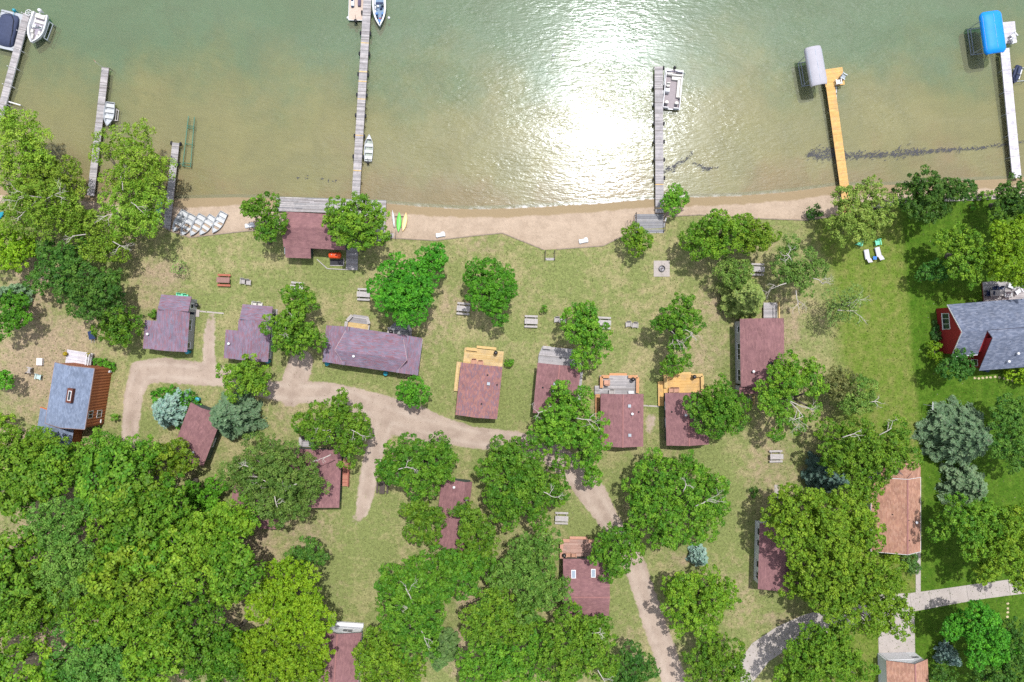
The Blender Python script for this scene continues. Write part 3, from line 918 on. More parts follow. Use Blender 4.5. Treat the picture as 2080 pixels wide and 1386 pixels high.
def shed_block(root, du, dv, wpx, hpx, zlo, zhi, side, pal, wall, oh=0.3, seed=5, k=None):
    """single-slope roof that falls towards side ('n','s','e','w')"""
    k = k or pxs(zlo)
    cx, cy, w, h = du * k, -dv * k, wpx * k, hpx * k
    x1, x2, y1, y2 = cx - w / 2, cx + w / 2, cy - h / 2, cy + h / 2
    if side == 'n': q = [(x2, y2, zlo), (x1, y2, zlo), (x1, y1, zhi), (x2, y1, zhi)]
    elif side == 's': q = [(x1, y1, zlo), (x2, y1, zlo), (x2, y2, zhi), (x1, y2, zhi)]
    elif side == 'w': q = [(x1, y2, zlo), (x1, y1, zlo), (x2, y1, zhi), (x2, y2, zhi)]
    else: q = [(x2, y1, zlo), (x2, y2, zlo), (x1, y2, zhi), (x1, y1, zhi)]
    roof_plane(root, *q, pal, seed=seed)
    zt = zlo - .12
    i1, i2, j1, j2 = x1 + (oh if side != 'e' else 0), x2 - (oh if side != 'w' else 0), y1 + (oh if side != 'n' else 0), y2 - (oh if side != 's' else 0)
    MB().prism([(i1, j1), (i2, j1), (i2, j2), (i1, j2)], 0, zt).build('wall', wall, root)
def vent(root, x, y, z, kind='box'):
    if kind == 'box':
        o = MB().box((x, y, z + .09), (.34, .34, .3), taper=.8).box((x, y, z + .26), (.4, .4, .05)).build('roof_vent', M_GALV, root)
    elif kind == 'pipe':
        o = MB().tube([(x, y, z - .1), (x, y, z + .32)], .06, 8).lathe((x, y, z), [(.14, 0), (.07, .08)], 10).build('vent_pipe', M_RUBBER, root)
    elif kind == 'white':
        o = MB().tube([(x, y, z - .1), (x, y, z + .35)], .09, 10).lathe((x, y, z + .33), [(.05, 0), (.19, .02), (.17, .1), (.03, .16)], 12).build('vent_pipe', M_WHITE, root)
    return o
def zroof(x, e, r, ze, zr):
    return zr - (zr - ze) * abs(x - r) / abs(e - r)

# --- decks: boards joined per platform, benches and steps as parts
def boards_on(mb, x0, x1, y0, y1, z, along, pal, r, bw=0.14, mixin=None):
    th, gap = 0.035, 0.008
    if along == 'x':
        n = max(1, round((y1 - y0) / bw))
        s = (y1 - y0) / n
        for i in range(n):
            ya = y0 + i * s
            cut = sorted([x0, x1] + [r.uniform(x0, x1) for _ in range(int((x1 - x0) / 4))])
            for p, q in zip(cut[:-1], cut[1:]):
                if q - p < .02: continue
                c = pick(mixin[0], r) if mixin and mixin[1](i / n, r) else pick(pal, r)
                mb.box(((p + q) / 2, ya + s / 2, z - th / 2 + r.uniform(-.002, .002)), (q - p - gap, s - gap, th), color=c)
    else:
        n = max(1, round((x1 - x0) / bw))
        s = (x1 - x0) / n
        for i in range(n):
            xa = x0 + i * s
            c = pick(mixin[0], r) if mixin and mixin[1](i / n, r) else pick(pal, r)
            mb.box((xa + s / 2, (y0 + y1) / 2, z - th / 2 + r.uniform(-.002, .002)), (s - gap, y1 - y0 - gap, th), color=c)
class Deck:
    def __init__(s, label, u, v, rot, z, pal, skirt, cat='deck', name='wooden_deck', seed=3):
        s.k = (CAM_H - z) / FPX
        s.u, s.v, s.z, s.pal, s.skirt = u, v, z, pal, skirt
        s.r = random.Random(seed)
        p = P(u, v, z)
        s.root = empty(name, (p.x, p.y, 0), -math.radians(rot))
        tag(s.root, label, cat)
    def loc(s, du, dv): return (du * s.k, -dv * s.k)
    def plat(s, du, dv, w, h, along='x', dz=0.0, mixin=None, pal=None):
        cx, cy = s.loc(du, dv)
        x0, x1, y0, y1 = cx - w * s.k / 2, cx + w * s.k / 2, cy - h * s.k / 2, cy + h * s.k / 2
        mb = MB()
        boards_on(mb, x0, x1, y0, y1, s.z + dz, along, pal or s.pal, s.r, mixin=mixin)
        mb.build('deck_boards', M_BOARD, s.root, kind='stuff')
        f = MB()
        zz = s.z + dz - .12
        f.bar((x0 + .03, y0 + .03, zz), (x1 - .03, y0 + .03, zz), .04, .16).bar((x0 + .03, y1 - .03, zz), (x1 - .03, y1 - .03, zz), .04, .16)
        f.bar((x0 + .03, y0 + .05, zz), (x0 + .03, y1 - .05, zz), .04, .16).bar((x1 - .03, y0 + .05, zz), (x1 - .03, y1 - .05, zz), .04, .16)
        f.build('deck_frame', s.skirt, s.root)
        for x in (x0 + .1, x1 - .1):
            for y in (y0 + .1, y1 - .1):
                MB().box((x, y, (zz - .08) / 2 - .05), (.1, .1, zz + .02)).build('post', s.skirt, s.root)
        return s
    def poly(s, pts, along='x', dz=0.0, mixin=None):
        """platform of boards cut to a convex outline"""
        pts = [s.loc(*p) for p in pts]
        ys = [p[1] for p in pts]
        y0, y1 = min(ys), max(ys)
        n = max(1, round((y1 - y0) / .14)); st = (y1 - y0) / n
        mb = MB()
        for i in range(n):
            yl, yh = y0 + i * st + .004, y0 + (i + 1) * st - .004
            rng_ = []
            for y in (yl, yh):
                xs_ = []
                for (xa, ya), (xb, yb) in zip(pts, pts[1:] + pts[:1]):
                    if (ya - y) * (yb - y) <= 0 and ya != yb: xs_.append(xa + (xb - xa) * (y - ya) / (yb - ya))
                rng_.append((min(xs_), max(xs_)) if xs_ else (0, 0))
            c = pick(mixin[0], s.r) if mixin and mixin[1](i / n, s.r) else pick(s.pal, s.r)
            z = s.z + dz
            vs = [(rng_[0][0], yl, z - .035), (rng_[0][1], yl, z - .035), (rng_[1][1], yh, z - .035), (rng_[1][0], yh, z - .035)]
            vs += [(x, y, z) for x, y, _ in vs]
            mb.add(vs, [(3, 2, 1, 0), (4, 5, 6, 7), (0, 1, 5, 4), (1, 2, 6, 5), (2, 3, 7, 6), (3, 0, 4, 7)], c)
        mb.build('deck_boards', M_BOARD, s.root, kind='stuff')
        f = MB()
        for p, q in zip(pts, pts[1:] + pts[:1]):
            cxm, cym = sum(a[0] for a in pts) / len(pts), sum(a[1] for a in pts) / len(pts)
            sh = lambda a: (cxm + (a[0] - cxm) * .985, cym + (a[1] - cym) * .985, s.z + dz - .12)
            f.bar(sh(p), sh(q), .04, .16)
        f.build('deck_frame', s.skirt, s.root)
        for p in pts:
            x, y = cxm + (p[0] - cxm) * .93, cym + (p[1] - cym) * .93
            MB().box((x, y, (s.z + dz - .2) / 2 - .05), (.1, .1, s.z + dz - .1)).build('post', s.skirt, s.root)
        return s
    def bench(s, p, q, mat, w=.42, h=.46, name='bench'):
        a, b = s.loc(*p), s.loc(*q)
        A, B = Vector((*a, s.z + h)), Vector((*b, s.z + h))
        o = MB()
        d = (B - A).normalized(); sd = Vector((-d.y, d.x, 0))
        for j in (-1, 0, 1):
            o.bar(A + sd * j * w / 3, B + sd * j * w / 3, w / 3 - .012, .04)
        o = o.build(name, mat, s.root)
        n = max(2, int((B - A).length / 1.2) + 1)
        for i in range(n):
            c = A.lerp(B, (i + .04) / (n - 1 + .08))
            MB().box((c.x, c.y, s.z + h / 2 - .012), (.09, .09, h - .03), math.atan2(d.y, d.x)).build('support', mat, o)
        return s
    def rail(s, p, q, mat, h=.9, w=.14):
        a, b = s.loc(*p), s.loc(*q)
        A, B = Vector((*a, s.z + h)), Vector((*b, s.z + h))
        o = MB().bar(A, B, w, .04).build('railing', mat, s.root)
        n = max(2, int((B - A).length / .9) + 1)
        for i in range(n):
            c = A.lerp(B, i / (n - 1))
            MB().box((c.x, c.y, s.z + h / 2 - .01), (.07, .07, h - .03)).build('baluster', mat, o)
        mid = MB().bar(A - Vector((0, 0, h * .45)), B - Vector((0, 0, h * .45)), .04, .1).build('mid_rail', mat, o)
        return s
    def step(s, du, dv, w, h, dz, mat):
        x, y = s.loc(du, dv)
        zt = s.z + dz
        MB().box((x, y, zt - .02), (w * s.k, h * s.k, .04)).box((x, y - h * s.k * .3, zt / 2 - .03), (w * s.k - .1, .05, zt - .02)).build('step', mat, s.root)
        return s

# ======================= the cabins
# two cabins with mottled purple shingles
def purple_cabin(label, u, v, rot, seed):
    r = house_root('cabin', label, u, v, rot, 'cabin')
    k = pxs(2.5)
    block(r, 4, 16, 66, 82, 2.5, 3.35, 'v', 'purple', M_GREYWALL, seed=seed)
    shed_block(r, 6.5, -40.5, 62, 31, 2.35, 3.02, 'n', 'purple', M_GREYWALL, seed=seed + 3)
    shed_block(r, -42, 27, 26, 58, 2.2, 2.49, 'w', 'purple', M_GREYWALL, seed=seed + 4)
    xe = (4 + 33) * k - .35
    window(r, (xe + .03, -2 * k, 1.55), 1.5, 0.9, 1, 0, 2)
    window(r, (xe + .03, -44 * k, 1.5), 0.8, 0.8, 1, 0, 1)
    window(r, ((4) * k, -(16 + 41) * k + .32, 1.5), 1.2, .9, 0, -1, 2)
    door(r, (37.5 * k - .30 + .03, 37 * k, 1.05), .9, 2.0, 1, 0, M_FRAME)
    vent(r, -45 * k, -26 * k, 2.28, 'white')
    return r
cabA = purple_cabin('purple mottled shingle cabin with mint chairs behind it and sandy track to its right', 347, 656, 4, 11)
cabB = purple_cabin('purple mottled shingle cabin with cream chairs behind it, overhung by an oak', 512, 676, 4.5, 31)

M_LINE = material('dull_flashing', srgb(206, 176, 182, .6), .6, .2, 3)
# the long cabin with the prow gable
r = house_root('long_cabin', 'long purple shingle cabin with raised middle roof and two small north decks', 757, 711, 7.4, 'cabin')
k = pxs(2.6)
def lp(u, v, z):                                       # pixel at height z to the house frame
    return to_local(r, P(u, v, z))
for q, sd in (([(663, 661), (655, 735), (700, 742), (710, 664)], 51), ([(849, 763), (858, 687), (815, 680), (805, 757)], 53)):
    zz = [2.35, 2.35, 2.95, 2.95]
    pts = [lp(*p, z) for p, z in zip(q, zz)]
    roof_plane(r, *pts, 'purple', seed=sd)
N1, N2, S1, S2 = lp(707, 664, 2.6), lp(818, 681, 2.6), lp(699, 741.5, 2.6), lp(805, 756.5, 2.6)
R1, R2 = lp(680, 711, 3.9), lp(827, 731, 3.9)
roof_plane(r, N2, N1, R1, R2, 'purple', seed=55)
roof_plane(r, S1, S2, R2, R1, 'purple', seed=57)
for a, b in ((N1, R1), (R1, S1), (N2, R2), (R2, S2)):
    MB().bar(a + Vector((0, 0, .02)), b + Vector((0, 0, .02)), .045, .08).build('rake_trim', M_LINE, r)
x1, x2, y1, y2 = -99 * k, 97 * k, -33 * k, 35 * k
MB().prism([(x1 + .3, y1 + .3), (x2 - .3, y1 + .3), (x2 - .3, y2 - .3), (x1 + .3, y2 - .3)], 0, 2.2).build('wall', M_GREENWALL, r)
xm1, xm2, ym = -58 * k, 52 * k, (N1.y + S1.y) / 2
MB().loft([[(x, S1.y + .35, 2.2), (x, N1.y - .35, 2.2), (x, N1.y - .35, 2.62), (x, (R1.y), 3.72), (x, S1.y + .35, 2.62)] for x in (xm2, xm1)]).build('gable_wall', M_GREENWALL, r)
MB().bar((x2 - .02, y1, 2.3), (x2 - .02, y2, 2.3), .12, .1).build('gutter', M_GALV, r)
vent(r, -33 * k, -17 * k, 3.3, 'white')
for xx in (-60, -10, 40): window(r, (xx * k, y1 + .27, 1.4), 1.3, .9, 0, -1, 2)
door(r, (62 * k, y1 + .27, 1.02), .9, 2.0, 0, -1, M_FRAME)
for xx in (-70, 0): window(r, (xx * k, y2 - .27, 1.4), 1.3, .9, 0, 1, 2)

# row of red-brown cabins
def brown_cabin(name, label, u, v, w, h, rot, pal='brown', ze=2.6, zr=3.5, axis='v', wall=M_GREENWALL, cap=None, vents=(), seed=70, ridge_off=0.0, win=(), oh=.35, trim=None):
    r = house_root(name, label, u, v, rot, 'cabin')
    cx, cy, W, H = block(r, 0, 0, w, h, ze, zr, axis, pal, wall, seed=seed, cap=cap, ridge_off=ridge_off, oh=oh, trim=trim)
    k = pxs(ze)
    for du, dv, kind in vents:
        x, y = du * k, -dv * k
        z = zr - (zr - ze) * (abs(x - ridge_off * k) / (W / 2) if axis == 'v' else abs(y) / (H / 2))
        vent(r, x, y, z, kind)
    for side, off, ww, hh, mull in win:
        if side == 'w': window(r, (-W / 2 + oh - .03, -off * k, 1.5), ww, hh, -1, 0, mull)
        if side == 'e': window(r, (W / 2 - oh + .03, -off * k, 1.5), ww, hh, 1, 0, mull)
        if side == 's': window(r, (off * k, -H / 2 + oh - .03, 1.5), ww, hh, 0, -1, mull)
        if side == 'n': window(r, (off * k, H / 2 - oh + .03, 1.5), ww, hh, 0, 1, mull)
        if side == 'N': door(r, (off * k, H / 2 - oh + .03, 1.4), .9, 2.0, 0, 1)
    return r
M_CAP = material('orange_ridge_shingle', srgb(164, 116, 114, .60), 0.9, 0.1)
W2 = (('w', 10, 1.2, .9, 2), ('w', -25, 1.0, .9, 1), ('e', 5, 1.2, .9, 2), ('s', 0, 1.2, .9, 2), ('N', -10, 0, 0, 0), ('n', 15, 1.2, 1.0, 2))
brown_cabin('cabin', 'mottled rust-brown cabin with a bright yellow deck on its north and west side', 973, 794, 85, 107, 6, 'mottle', seed=70, wall=M_BROWNWALL, vents=((14, -34, 'pipe'), (18, -17, 'box'), (35, -16, 'pipe'), (8, 25, 'pipe')), win=W2)
brown_cabin('cabin', 'red-brown cabin with a weathered grey deck, half hidden under an oak', 1131, 792, 88, 102, 5.5, 'brown', seed=74, cap=M_CAP, vents=((-29, -2, 'pipe'), (-6, -12, 'box'), (-9, 4, 'white'), (-12, 36, 'box')), win=W2)
brown_cabin('cabin', 'red-brown cabin with a grey deck framed by orange benches', 1263, 853.5, 87, 107, 0.3, 'brown', seed=78, cap=M_CAP, vents=((13, -30, 'box'), (19, -14, 'white'), (33, -17, 'pipe'), (14, 29, 'box')), win=W2)
brown_cabin('cabin', 'red-brown cabin with a yellow deck, its east side under a round tree', 1395, 850.5, 86, 107, -1.5, 'brown', seed=82, cap=M_CAP, vents=((-31, -15, 'pipe'), (-6, -9, 'white')), win=W2)
# taller cabin with grey side wall, right of the row
r = house_root('cabin', 'tall red-brown cabin with grey side wall and white windows beneath a light pine', 1545, 716, -0.8, 'cabin')
cx, cy, W, H = block(r, 0, 0, 89, 138, 3.1, 4.1, 'v', 'brown', M_GREYWALL, seed=86, ridge_off=8, cap=None, oh=.3)
k = pxs(3.1)
shed_block(r, -26, 76, 38, 15, 2.5, 2.75, 's', 'brown', M_GREYWALL, seed=88)
for off, ww, hh, ml in ((-48, .9, 1.0, 1), (-2, 2.3, 1.2, 3), (47, 1.6, 1.2, 2)):
    window(r, (-W / 2 + .27, -off * k, 1.75), ww, hh, -1, 0, ml)
window(r, (W / 2 - .27, 0, 1.75), 1.6, 1.1, 1, 0, 2)
MB().tube([(9 * k, -22 * k, 3.8), (9 * k, -22 * k, 4.7)], .17, 12).lathe((9 * k, -22 * k, 4.7), [(.2, 0), (.24, .08), (.1, .2)], 12).build('flue', M_BLACK, r)
vent(r, -22 * k, -38 * k, 3.55, 'white')
# boathouse on the shore
r = house_root('boathouse', 'red-brown boathouse roof on the shore boardwalk, half under an oak', 640, 470, 2.2, 'boathouse')
k = pxs(2.6)
ze = 2.6
def q4(*p): return [(a * k, -b * k, z) for a, b, z in p]
roof_plane(r, *q4((127, -33, 2.6), (-61, -37, 2.6), (-63, -4, 3.6), (127, -4, 3.6)), 'brown', seed=90)
roof_plane(r, *q4((-63, 34, 2.5), (63, 36, 2.5), (63, -4, 3.6), (-63, -4, 3.6)), 'brown', seed=91)
roof_plane(r, *q4((63.5, 6, 3.25), (127, 6, 3.25), (127, -4, 3.6), (63.5, -4, 3.6)), 'brown', seed=92)
roof_plane(r, *q4((-60, 55, 2.1), (-8, 55, 2.1), (-8, 34.3, 2.49), (-60, 34.3, 2.49)), 'brown', seed=93)
MB().loft([[(x, -31 * k, 0), (x, 31 * k, 0), (x, 31 * k, 2.6), (x, 4 * k, 3.42), (x, -31 * k, 2.55)] for x in (59 * k, -58 * k)]).build('wall', M_GREENWALL, r)
MB().prism([(-55 * k, -50 * k), (-13 * k, -50 * k), (-13 * k, -31.2 * k), (-55 * k, -31.2 * k)], 0, 2.0).build('lean_to_wall', M_GREENWALL, r)
for x, y in ((123, -28), (123, 2), (92, -28), (92, 2)):
    MB().box((x * k, -y * k, 1.45), (.14, .14, 2.9)).build('porch_post', M_DARKWOOD, r)
MB().bar((63 * k, -7 * k, 3.2), (127 * k, -7 * k, 3.2), .06, .16).build('fascia', M_FRAME, r)
window(r, (20 * k, -31 * k - .03, 1.5), 1.4, .9, 0, -1, 2)
door(r, (-5 * k, 31 * k + .03, 1.05), .9, 2.0, 0, 1)
MB().bar((-62 * k, -48 * k, 2.0), (-62 * k, -20 * k, 2.3), .1, .12).build('gutter', M_GALV, r)

# grey-blue roofed house at the left
r = house_root('house', 'house with blue-grey roof and brown ribbed side wall at the left edge', 160, 802, 9.0, 'house')
k = pxs(4.6)
ze, zr = 4.4, 5.7
cx, cy, W, H = block(r, 0, 0, 81, 125, ze, zr, 'v', 'slate', M_BROWNWALL, seed=100, ridge_off=3, oh=.14, trim=material('grey_brown_fascia', srgb(170, 140, 130, .6), .7))
xo = .14
xe = W / 2 - .14
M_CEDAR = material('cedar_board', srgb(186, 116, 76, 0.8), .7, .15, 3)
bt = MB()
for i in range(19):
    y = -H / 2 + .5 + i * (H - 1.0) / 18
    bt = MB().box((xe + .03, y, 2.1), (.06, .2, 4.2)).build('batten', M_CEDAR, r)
window(r, (xe + .05, -34 * k, 3.45), 1.05, 1.0, 1, 0, 2, False)
window(r, (xe + .05, -36 * k, 1.45), 1.05, 1.1, 1, 0, 2, False)
MB().box((xe + .1, -52 * k, .9), (.14, .5, .14)).build('wall_lamp', M_FRAME, r)
MB().box((xe + .1, 54 * k, .6), (.16, .3, .5)).build('meter_box', M_WHITE, r)
# dormer box with a roof window
MB().box((12 * k, 4 * k, 5.45), (.72, 1.9, .7)).build('dormer', material('dark_brown_box', srgb(112, 66, 54, .6), .8), r)
d_ = MB().box((12 * k + .06, 4 * k, 5.82), (.42, 1.3, .06)).build('skylight', M_FRAME, r)
MB().box((12 * k + .06, 4 * k, 5.86), (.28, 1.14, .02)).build('pane', M_GLASS, d_)
# south-west wing
roof_plane(r, (-72 * k, -38 * k, 2.7), (-72 * k, -120 * k, 2.7), (-38 * k, -120 * k, 3.9), (-38 * k, -38 * k, 3.9), 'slate', seed=104)
roof_plane(r, (2 * k, -120 * k, 2.6), (2 * k, -66 * k, 2.6), (-38 * k, -38 * k, 3.9), (-38 * k, -120 * k, 3.9), 'slate', seed=105)
MB().loft([[(-67 * k, y, 0), (-3 * k, y, 0), (-3 * k, y, 2.6), (-38 * k, y, 3.72), (-67 * k, y, 2.72)] for y in (-116 * k, -66 * k)]).build('wing_wall', M_BROWNWALL, r)
MB().bar((-72 * k, -37.5 * k, 2.66), (-38 * k, -37.5 * k, 3.86), .09, .24).bar((-38 * k, -37.5 * k, 3.86), (-12 * k, -37.5 * k, 3.0), .09, .24).build('rake_trim', M_ORFASCIA, r)
MB().box((-47 * k, 5 * k, .35), (.5, 2.1, .7)).build('planter', material('lime_box', srgb(190, 204, 40, .7), .7), r)

# rotated small cabin near the left road
brown_cabin('cabin', 'small red-brown cabin standing aslant between two blue-grey spruces', 401, 882, 70, 112, 21, 'brown', seed=110, vents=((10, 34, 'white'),), win=(('e', 10, 1.2, .9, 2),), ridge_off=-6)
brown_cabin('cabin', 'red-brown cabin with a side stair, under the two oaks left of the fork', 638, 970, 108, 118, 2.5, 'brown', seed=114, axis='v', ridge_off=-12, cap=M_CAP, win=(('s', 0, 1.2, .9, 2),))
brown_cabin('cabin', 'dark red-brown cabin almost hidden under the olive tree by the wood', 520, 1030, 100, 80, 6, 'brown', seed=118, zr=3.2)
brown_cabin('shed', 'dark brown shed roof glimpsed in the gap of the lower left wood', 205, 1098, 52, 60, 8, 'brown', seed=119, ze=2.2, zr=2.6, wall=M_GREYWALL)
brown_cabin('cabin', 'narrow red-brown cabin between tree crowns with two white roof caps', 920, 1045, 62, 142, 7, 'brown', seed=122, vents=((-4, -57, 'white'), (24, -37, 'white')), ridge_off=18)
r = brown_cabin('cabin', 'red-brown cabin with two skylights and a reddish wood deck', 1190, 1193, 94, 116, 0.5, 'brown', seed=126, axis='u', cap=M_CAP, ridge_off=15, win=(('e', 0, 1.2, .9, 2), ('s', 0, 1.2, .9, 2)))
k = pxs(2.6)
for x, y in ((-26, -29), (14, -31)):
    yy = -y * k
    zz = 3.5 - .9 * (yy + 15 * k) / (58 * k + 15 * k)
    o = MB().box((x * k, yy, zz + .07), (.62, 1.1, .12), rx=-.19).build('skylight', M_FRAME, r)
    MB().box((x * k, yy, zz + .135), (.46, .94, .02), rx=-.19).build('pane', material('pale_skylight', srgb(176, 192, 210, .5), .1, .05), o)
r = brown_cabin('cabin', 'rosy-brown cabin with white north wall at the bottom edge of the picture', 692, 1356, 76, 148, 4, 'brown', seed=130, wall=M_WHITEWALL, ridge_off=-8, cap=M_CAP, win=(('n', 6, 1.4, 1.0, 2),))
k = pxs(2.6)
MB().prism([(-24 * k, 70 * k), (34 * k, 70 * k), (34 * k, 78 * k), (-24 * k, 78 * k)], 0, .35).build('white_stoop', M_WHITE, r)
brown_cabin('cabin', 'dark red-brown cabin with white side wall under the great bright tree', 1588, 1130, 96, 134, 1.5, 'brown', seed=134, wall=M_WHITEWALL, ze=2.7, zr=3.6, win=(('w', -45, 1.0, .9, 1), ('w', -22, .9, .9, 1), ('w', 22, .9, .9, 1), ('w', 45, 1.0, .9, 2)))
# orange-roofed house and its garage
r = house_root('house', 'house with orange tiled roof and white eaves beside the bright trees', 1815, 1029, 0, 'house')
k = pxs(2.8)
cx, cy, W, H = block(r, 2, 15, 100, 150, 2.8, 4.2, 'v', 'orange', M_WHITEWALL, seed=140, ridge_off=12, cap=M_CAP, trim=M_FRAME, oh=.4)
shx = 50 * k
roof_plane(r, (52 * k, 92 * k, 2.8), (-28 * k, 92 * k, 2.8), (-2 * k, 62 * k, 3.7), (14 * k, 60 * k, 4.18), 'orange', seed=142)
roof_plane(r, (52 * k, 60 * k, 2.8), (52 * k, 92 * k, 2.8), (14 * k, 62 * k, 4.16), (14 * k, 60 * k, 4.18), 'orange', seed=143)
roof_plane(r, (-28 * k, 92 * k, 2.8), (-28 * k, 60 * k, 2.8), (14 * k, 60 * k, 4.17), (14 * k, 62 * k, 4.17), 'orange', seed=144)
MB().prism([(-22 * k, 59 * k), (46 * k, 59 * k), (46 * k, 86 * k), (-22 * k, 86 * k)], 0, 2.68).build('north_wall', M_WHITEWALL, r)
for x, y, kd in ((-12, 12, 'pipe'), (17, 22, 'pipe'), (18, 62, 'pipe'), (37, 28, 'white')): vent(r, x * k, -y * k, 3.35 if x > 30 else (3.9 if x > 0 else 3.5), kd)
door(r, (16 * k, -59 * k, 1.05), .9, 2.0, 0, -1)
window(r, (-20 * k, -59 * k - .03, 1.5), 1.4, 1.0, 0, -1, 2)
r = house_root('garage', 'small orange-roofed garage with white door at the bottom edge', 1842, 1385, -2, 'garage')
k = pxs(2.7)
cx, cy, W, H = block(r, 0, 0, 84, 92, 2.7, 4.0, 'v', 'orange', M_WHITEWALL, seed=150, ridge_off=5, cap=M_CAP, oh=.25)
o = MB()
for i in range(4): o.box((-8 * k, H / 2 - .25 + .025, .3 + i * .53), (3.6, .05, .51))
o.build('garage_door', M_WHITE, r)
MB().box((26 * k, H / 2 - .21, 1.6), (1.0, .05, .25)).build('window', M_GLASS, r)
# big grey-roofed red house at the right
r = house_root('house', 'large red-walled house with grey shingle roof at the right edge', 2010, 676, -4.5, 'house')
k = pxs(3.4)
ze, zr = 3.2, 5.0
roof_plane(r, (140 * k, 64 * k, ze), (-88 * k, 64 * k, ze), (-80 * k, 7 * k, zr), (140 * k, 7 * k, zr), 'grey', seed=160)
roof_plane(r, (-88 * k, -42 * k, 3.3), (-36 * k, -42 * k, 3.3), (-30 * k, 7 * k, zr), (-80 * k, 7 * k, zr), 'grey', seed=161)
roof_plane(r, (-34 * k, -75 * k, 3.1), (140 * k, -75 * k, 3.1), (140 * k, -9 * k, 5.5), (-26 * k, -9 * k, 5.5), 'grey', seed=162)
roof_plane(r, (140 * k, 6 * k, zr - .02), (-30 * k, 6 * k, zr - .02), (-26 * k, -9 * k, 5.5), (140 * k, -9 * k, 5.5), 'grey', seed=163)
MB().loft([[(x, -37 * k, 0), (x, 58 * k, 0), (x, 58 * k, 3.2), (x, 7 * k, 4.8), (x, -37 * k, 3.35)] for x in (140 * k, -82 * k)]).build('wall', M_REDWALL, r)
MB().loft([[(x, -70 * k, 0), (x, -30 * k, 0), (x, -9 * k, 3), (x, -9 * k, 5.3), (x, -70 * k, 3.05)] for x in (140 * k, -27 * k)]).build('south_wall', M_REDWALL, r)
MB().bar((-88.4 * k, 64 * k, ze - .1), (-80.4 * k, 7 * k, zr - .1), .04, .16).bar((-80.4 * k, 7 * k, zr - .1), (-88.4 * k, -42 * k, 3.2), .04, .16).build('rake_trim', M_FRAME, r)
MB().bar((-88 * k, -42.6 * k, 3.25), (-36 * k, -42.6 * k, 3.25), .07, .16).build('fascia', M_FRAME, r)
window(r, (-82 * k - .03, 30 * k, 2.0), 2.2, 1.5, -1, 0, 3)
window(r, (-27 * k - .03, -60 * k, 1.8), .9, 1.1, -1, 0, 1)
for x, y, kd in ((12, -19, 'pipe'), (33, -45, 'white'), (18, -60, 'white')): vent(r, x * k, y * k, 5.3 + y * k * .45 * .8 if y > -30 else 4.2 - (-45 - y) * .03, kd)

# ======================= decks
D = Deck('weathered grey boardwalk along the shore in front of the boathouse', 672, 418, 1.8, 0.05, 'greywood', M_GREYWOOD, seed=1)
D.plat(0, 0, 224, 29, 'x', mixin=('darkgrey', lambda t, r: r.random() < .2))
D.plat(78, 42, 68, 54, 'x').bench((40, 26), (104, 29), M_GREYWOOD, h=.42)
D.step(122, 58, 14, 12, -.12, M_GREYWOOD)
D = Deck('grey plank walk leading south from the boathouse porch', 715, 520, 1, 0.1, 'greywood', M_GREYWOOD, 'walkway', 'plank_walk', 2)
D.plat(0, 0, 24, 58, 'x')
D = Deck('small grey deck with angled benches and new yellow boards behind the long cabin', 725, 664, 7.4, .35, 'greywood', M_GREYWOOD, seed=4)
D.poly([(-22, 22), (-22, -8), (-10, -24), (18, -24), (26, -8), (26, 22)], mixin=('yellow', lambda t, r: .35 < t < .62))
D.bench((-21, 16), (-21, -8), M_GREYWOOD).bench((-20, -10), (-11, -22), M_GREYWOOD).bench((19, -22), (25, -9), M_GREYWOOD).rail((26, -6), (26, 16), M_GREYWOOD, .6)
D = Deck('small dark shaded deck behind the right end of the long cabin', 812, 675, 7.4, .35, 'darkgrey', M_GREYWOOD, seed=5)
D.poly([(-22, 24), (-22, -8), (-12, -18), (16, -18), (24, -4), (24, 24)])
D.bench((-21, 18), (-21, -7), M_GREYWOOD).bench((16, -17), (23, -5), M_GREYWOOD).rail((24, -3), (24, 18), M_GREYWOOD, .6)
D = Deck('bright yellow L-shaped deck around the rust-brown cabin', 980, 726, 6, .4, 'yellow', M_YELWOOD, seed=6)
D.plat(2, 1, 80, 34, 'x').plat(-46, 44, 10, 60, 'y').bench((-34, -14), (-12, -14), M_YELWOOD, h=.42)
D.step(6, -20, 40, 5, -.18, M_YELWOOD)
D = Deck('weathered pale grey deck with a bench beside the oak-covered cabin', 1138, 726, 5.5, .4, 'greywood', M_GREYWOOD, seed=7)
D.poly([(-44, 22), (-44, -2), (-38, -19), (24, -19), (30, -4), (46, 12), (46, 22)])
D.bench((-37, -17), (-21, -17), M_GREYWOOD).plat(46, 60, 6, 70, 'x', -.1)
D = Deck('grey deck framed by orange benches north of the middle cabin', 1257, 781, 0.3, .45, 'greywood', M_ORWOOD, seed=8)
D.plat(0, 1, 78, 38, 'x').plat(-43, 12, 12, 18, 'x').plat(-43, 46, 9, 52, 'x', 0, None, 'orangewood')
D.bench((-36, 7), (-36, -16), M_ORWOOD).bench((-36, -16), (-20, -16), M_ORWOOD).bench((18, -16), (37, -16), M_ORWOOD).bench((37, -15), (37, 17), M_ORWOOD).step(-1, -20, 36, 5, -.2, M_ORWOOD)
D = Deck('yellow deck with built-in benches and a kettle grill north of the east cabin', 1387, 779, -1.0, .45, 'amber', M_YELWOOD, seed=9)
D.plat(1, 0, 80, 38, 'x').plat(-45, 20, 11, 50, 'y')
D.bench((-36, 8), (-36, -15), M_YELWOOD).bench((-36, -16), (-20, -16), M_YELWOOD).bench((18, -16), (38, -16), M_YELWOOD).bench((38, -15), (38, 17), M_YELWOOD).step(0, -20, 36, 5, -.2, M_YELWOOD)
D = Deck('reddish wood deck with steps north of the skylight cabin', 1178, 1114, 1, .45, 'pink', M_PINKWOOD, seed=10)
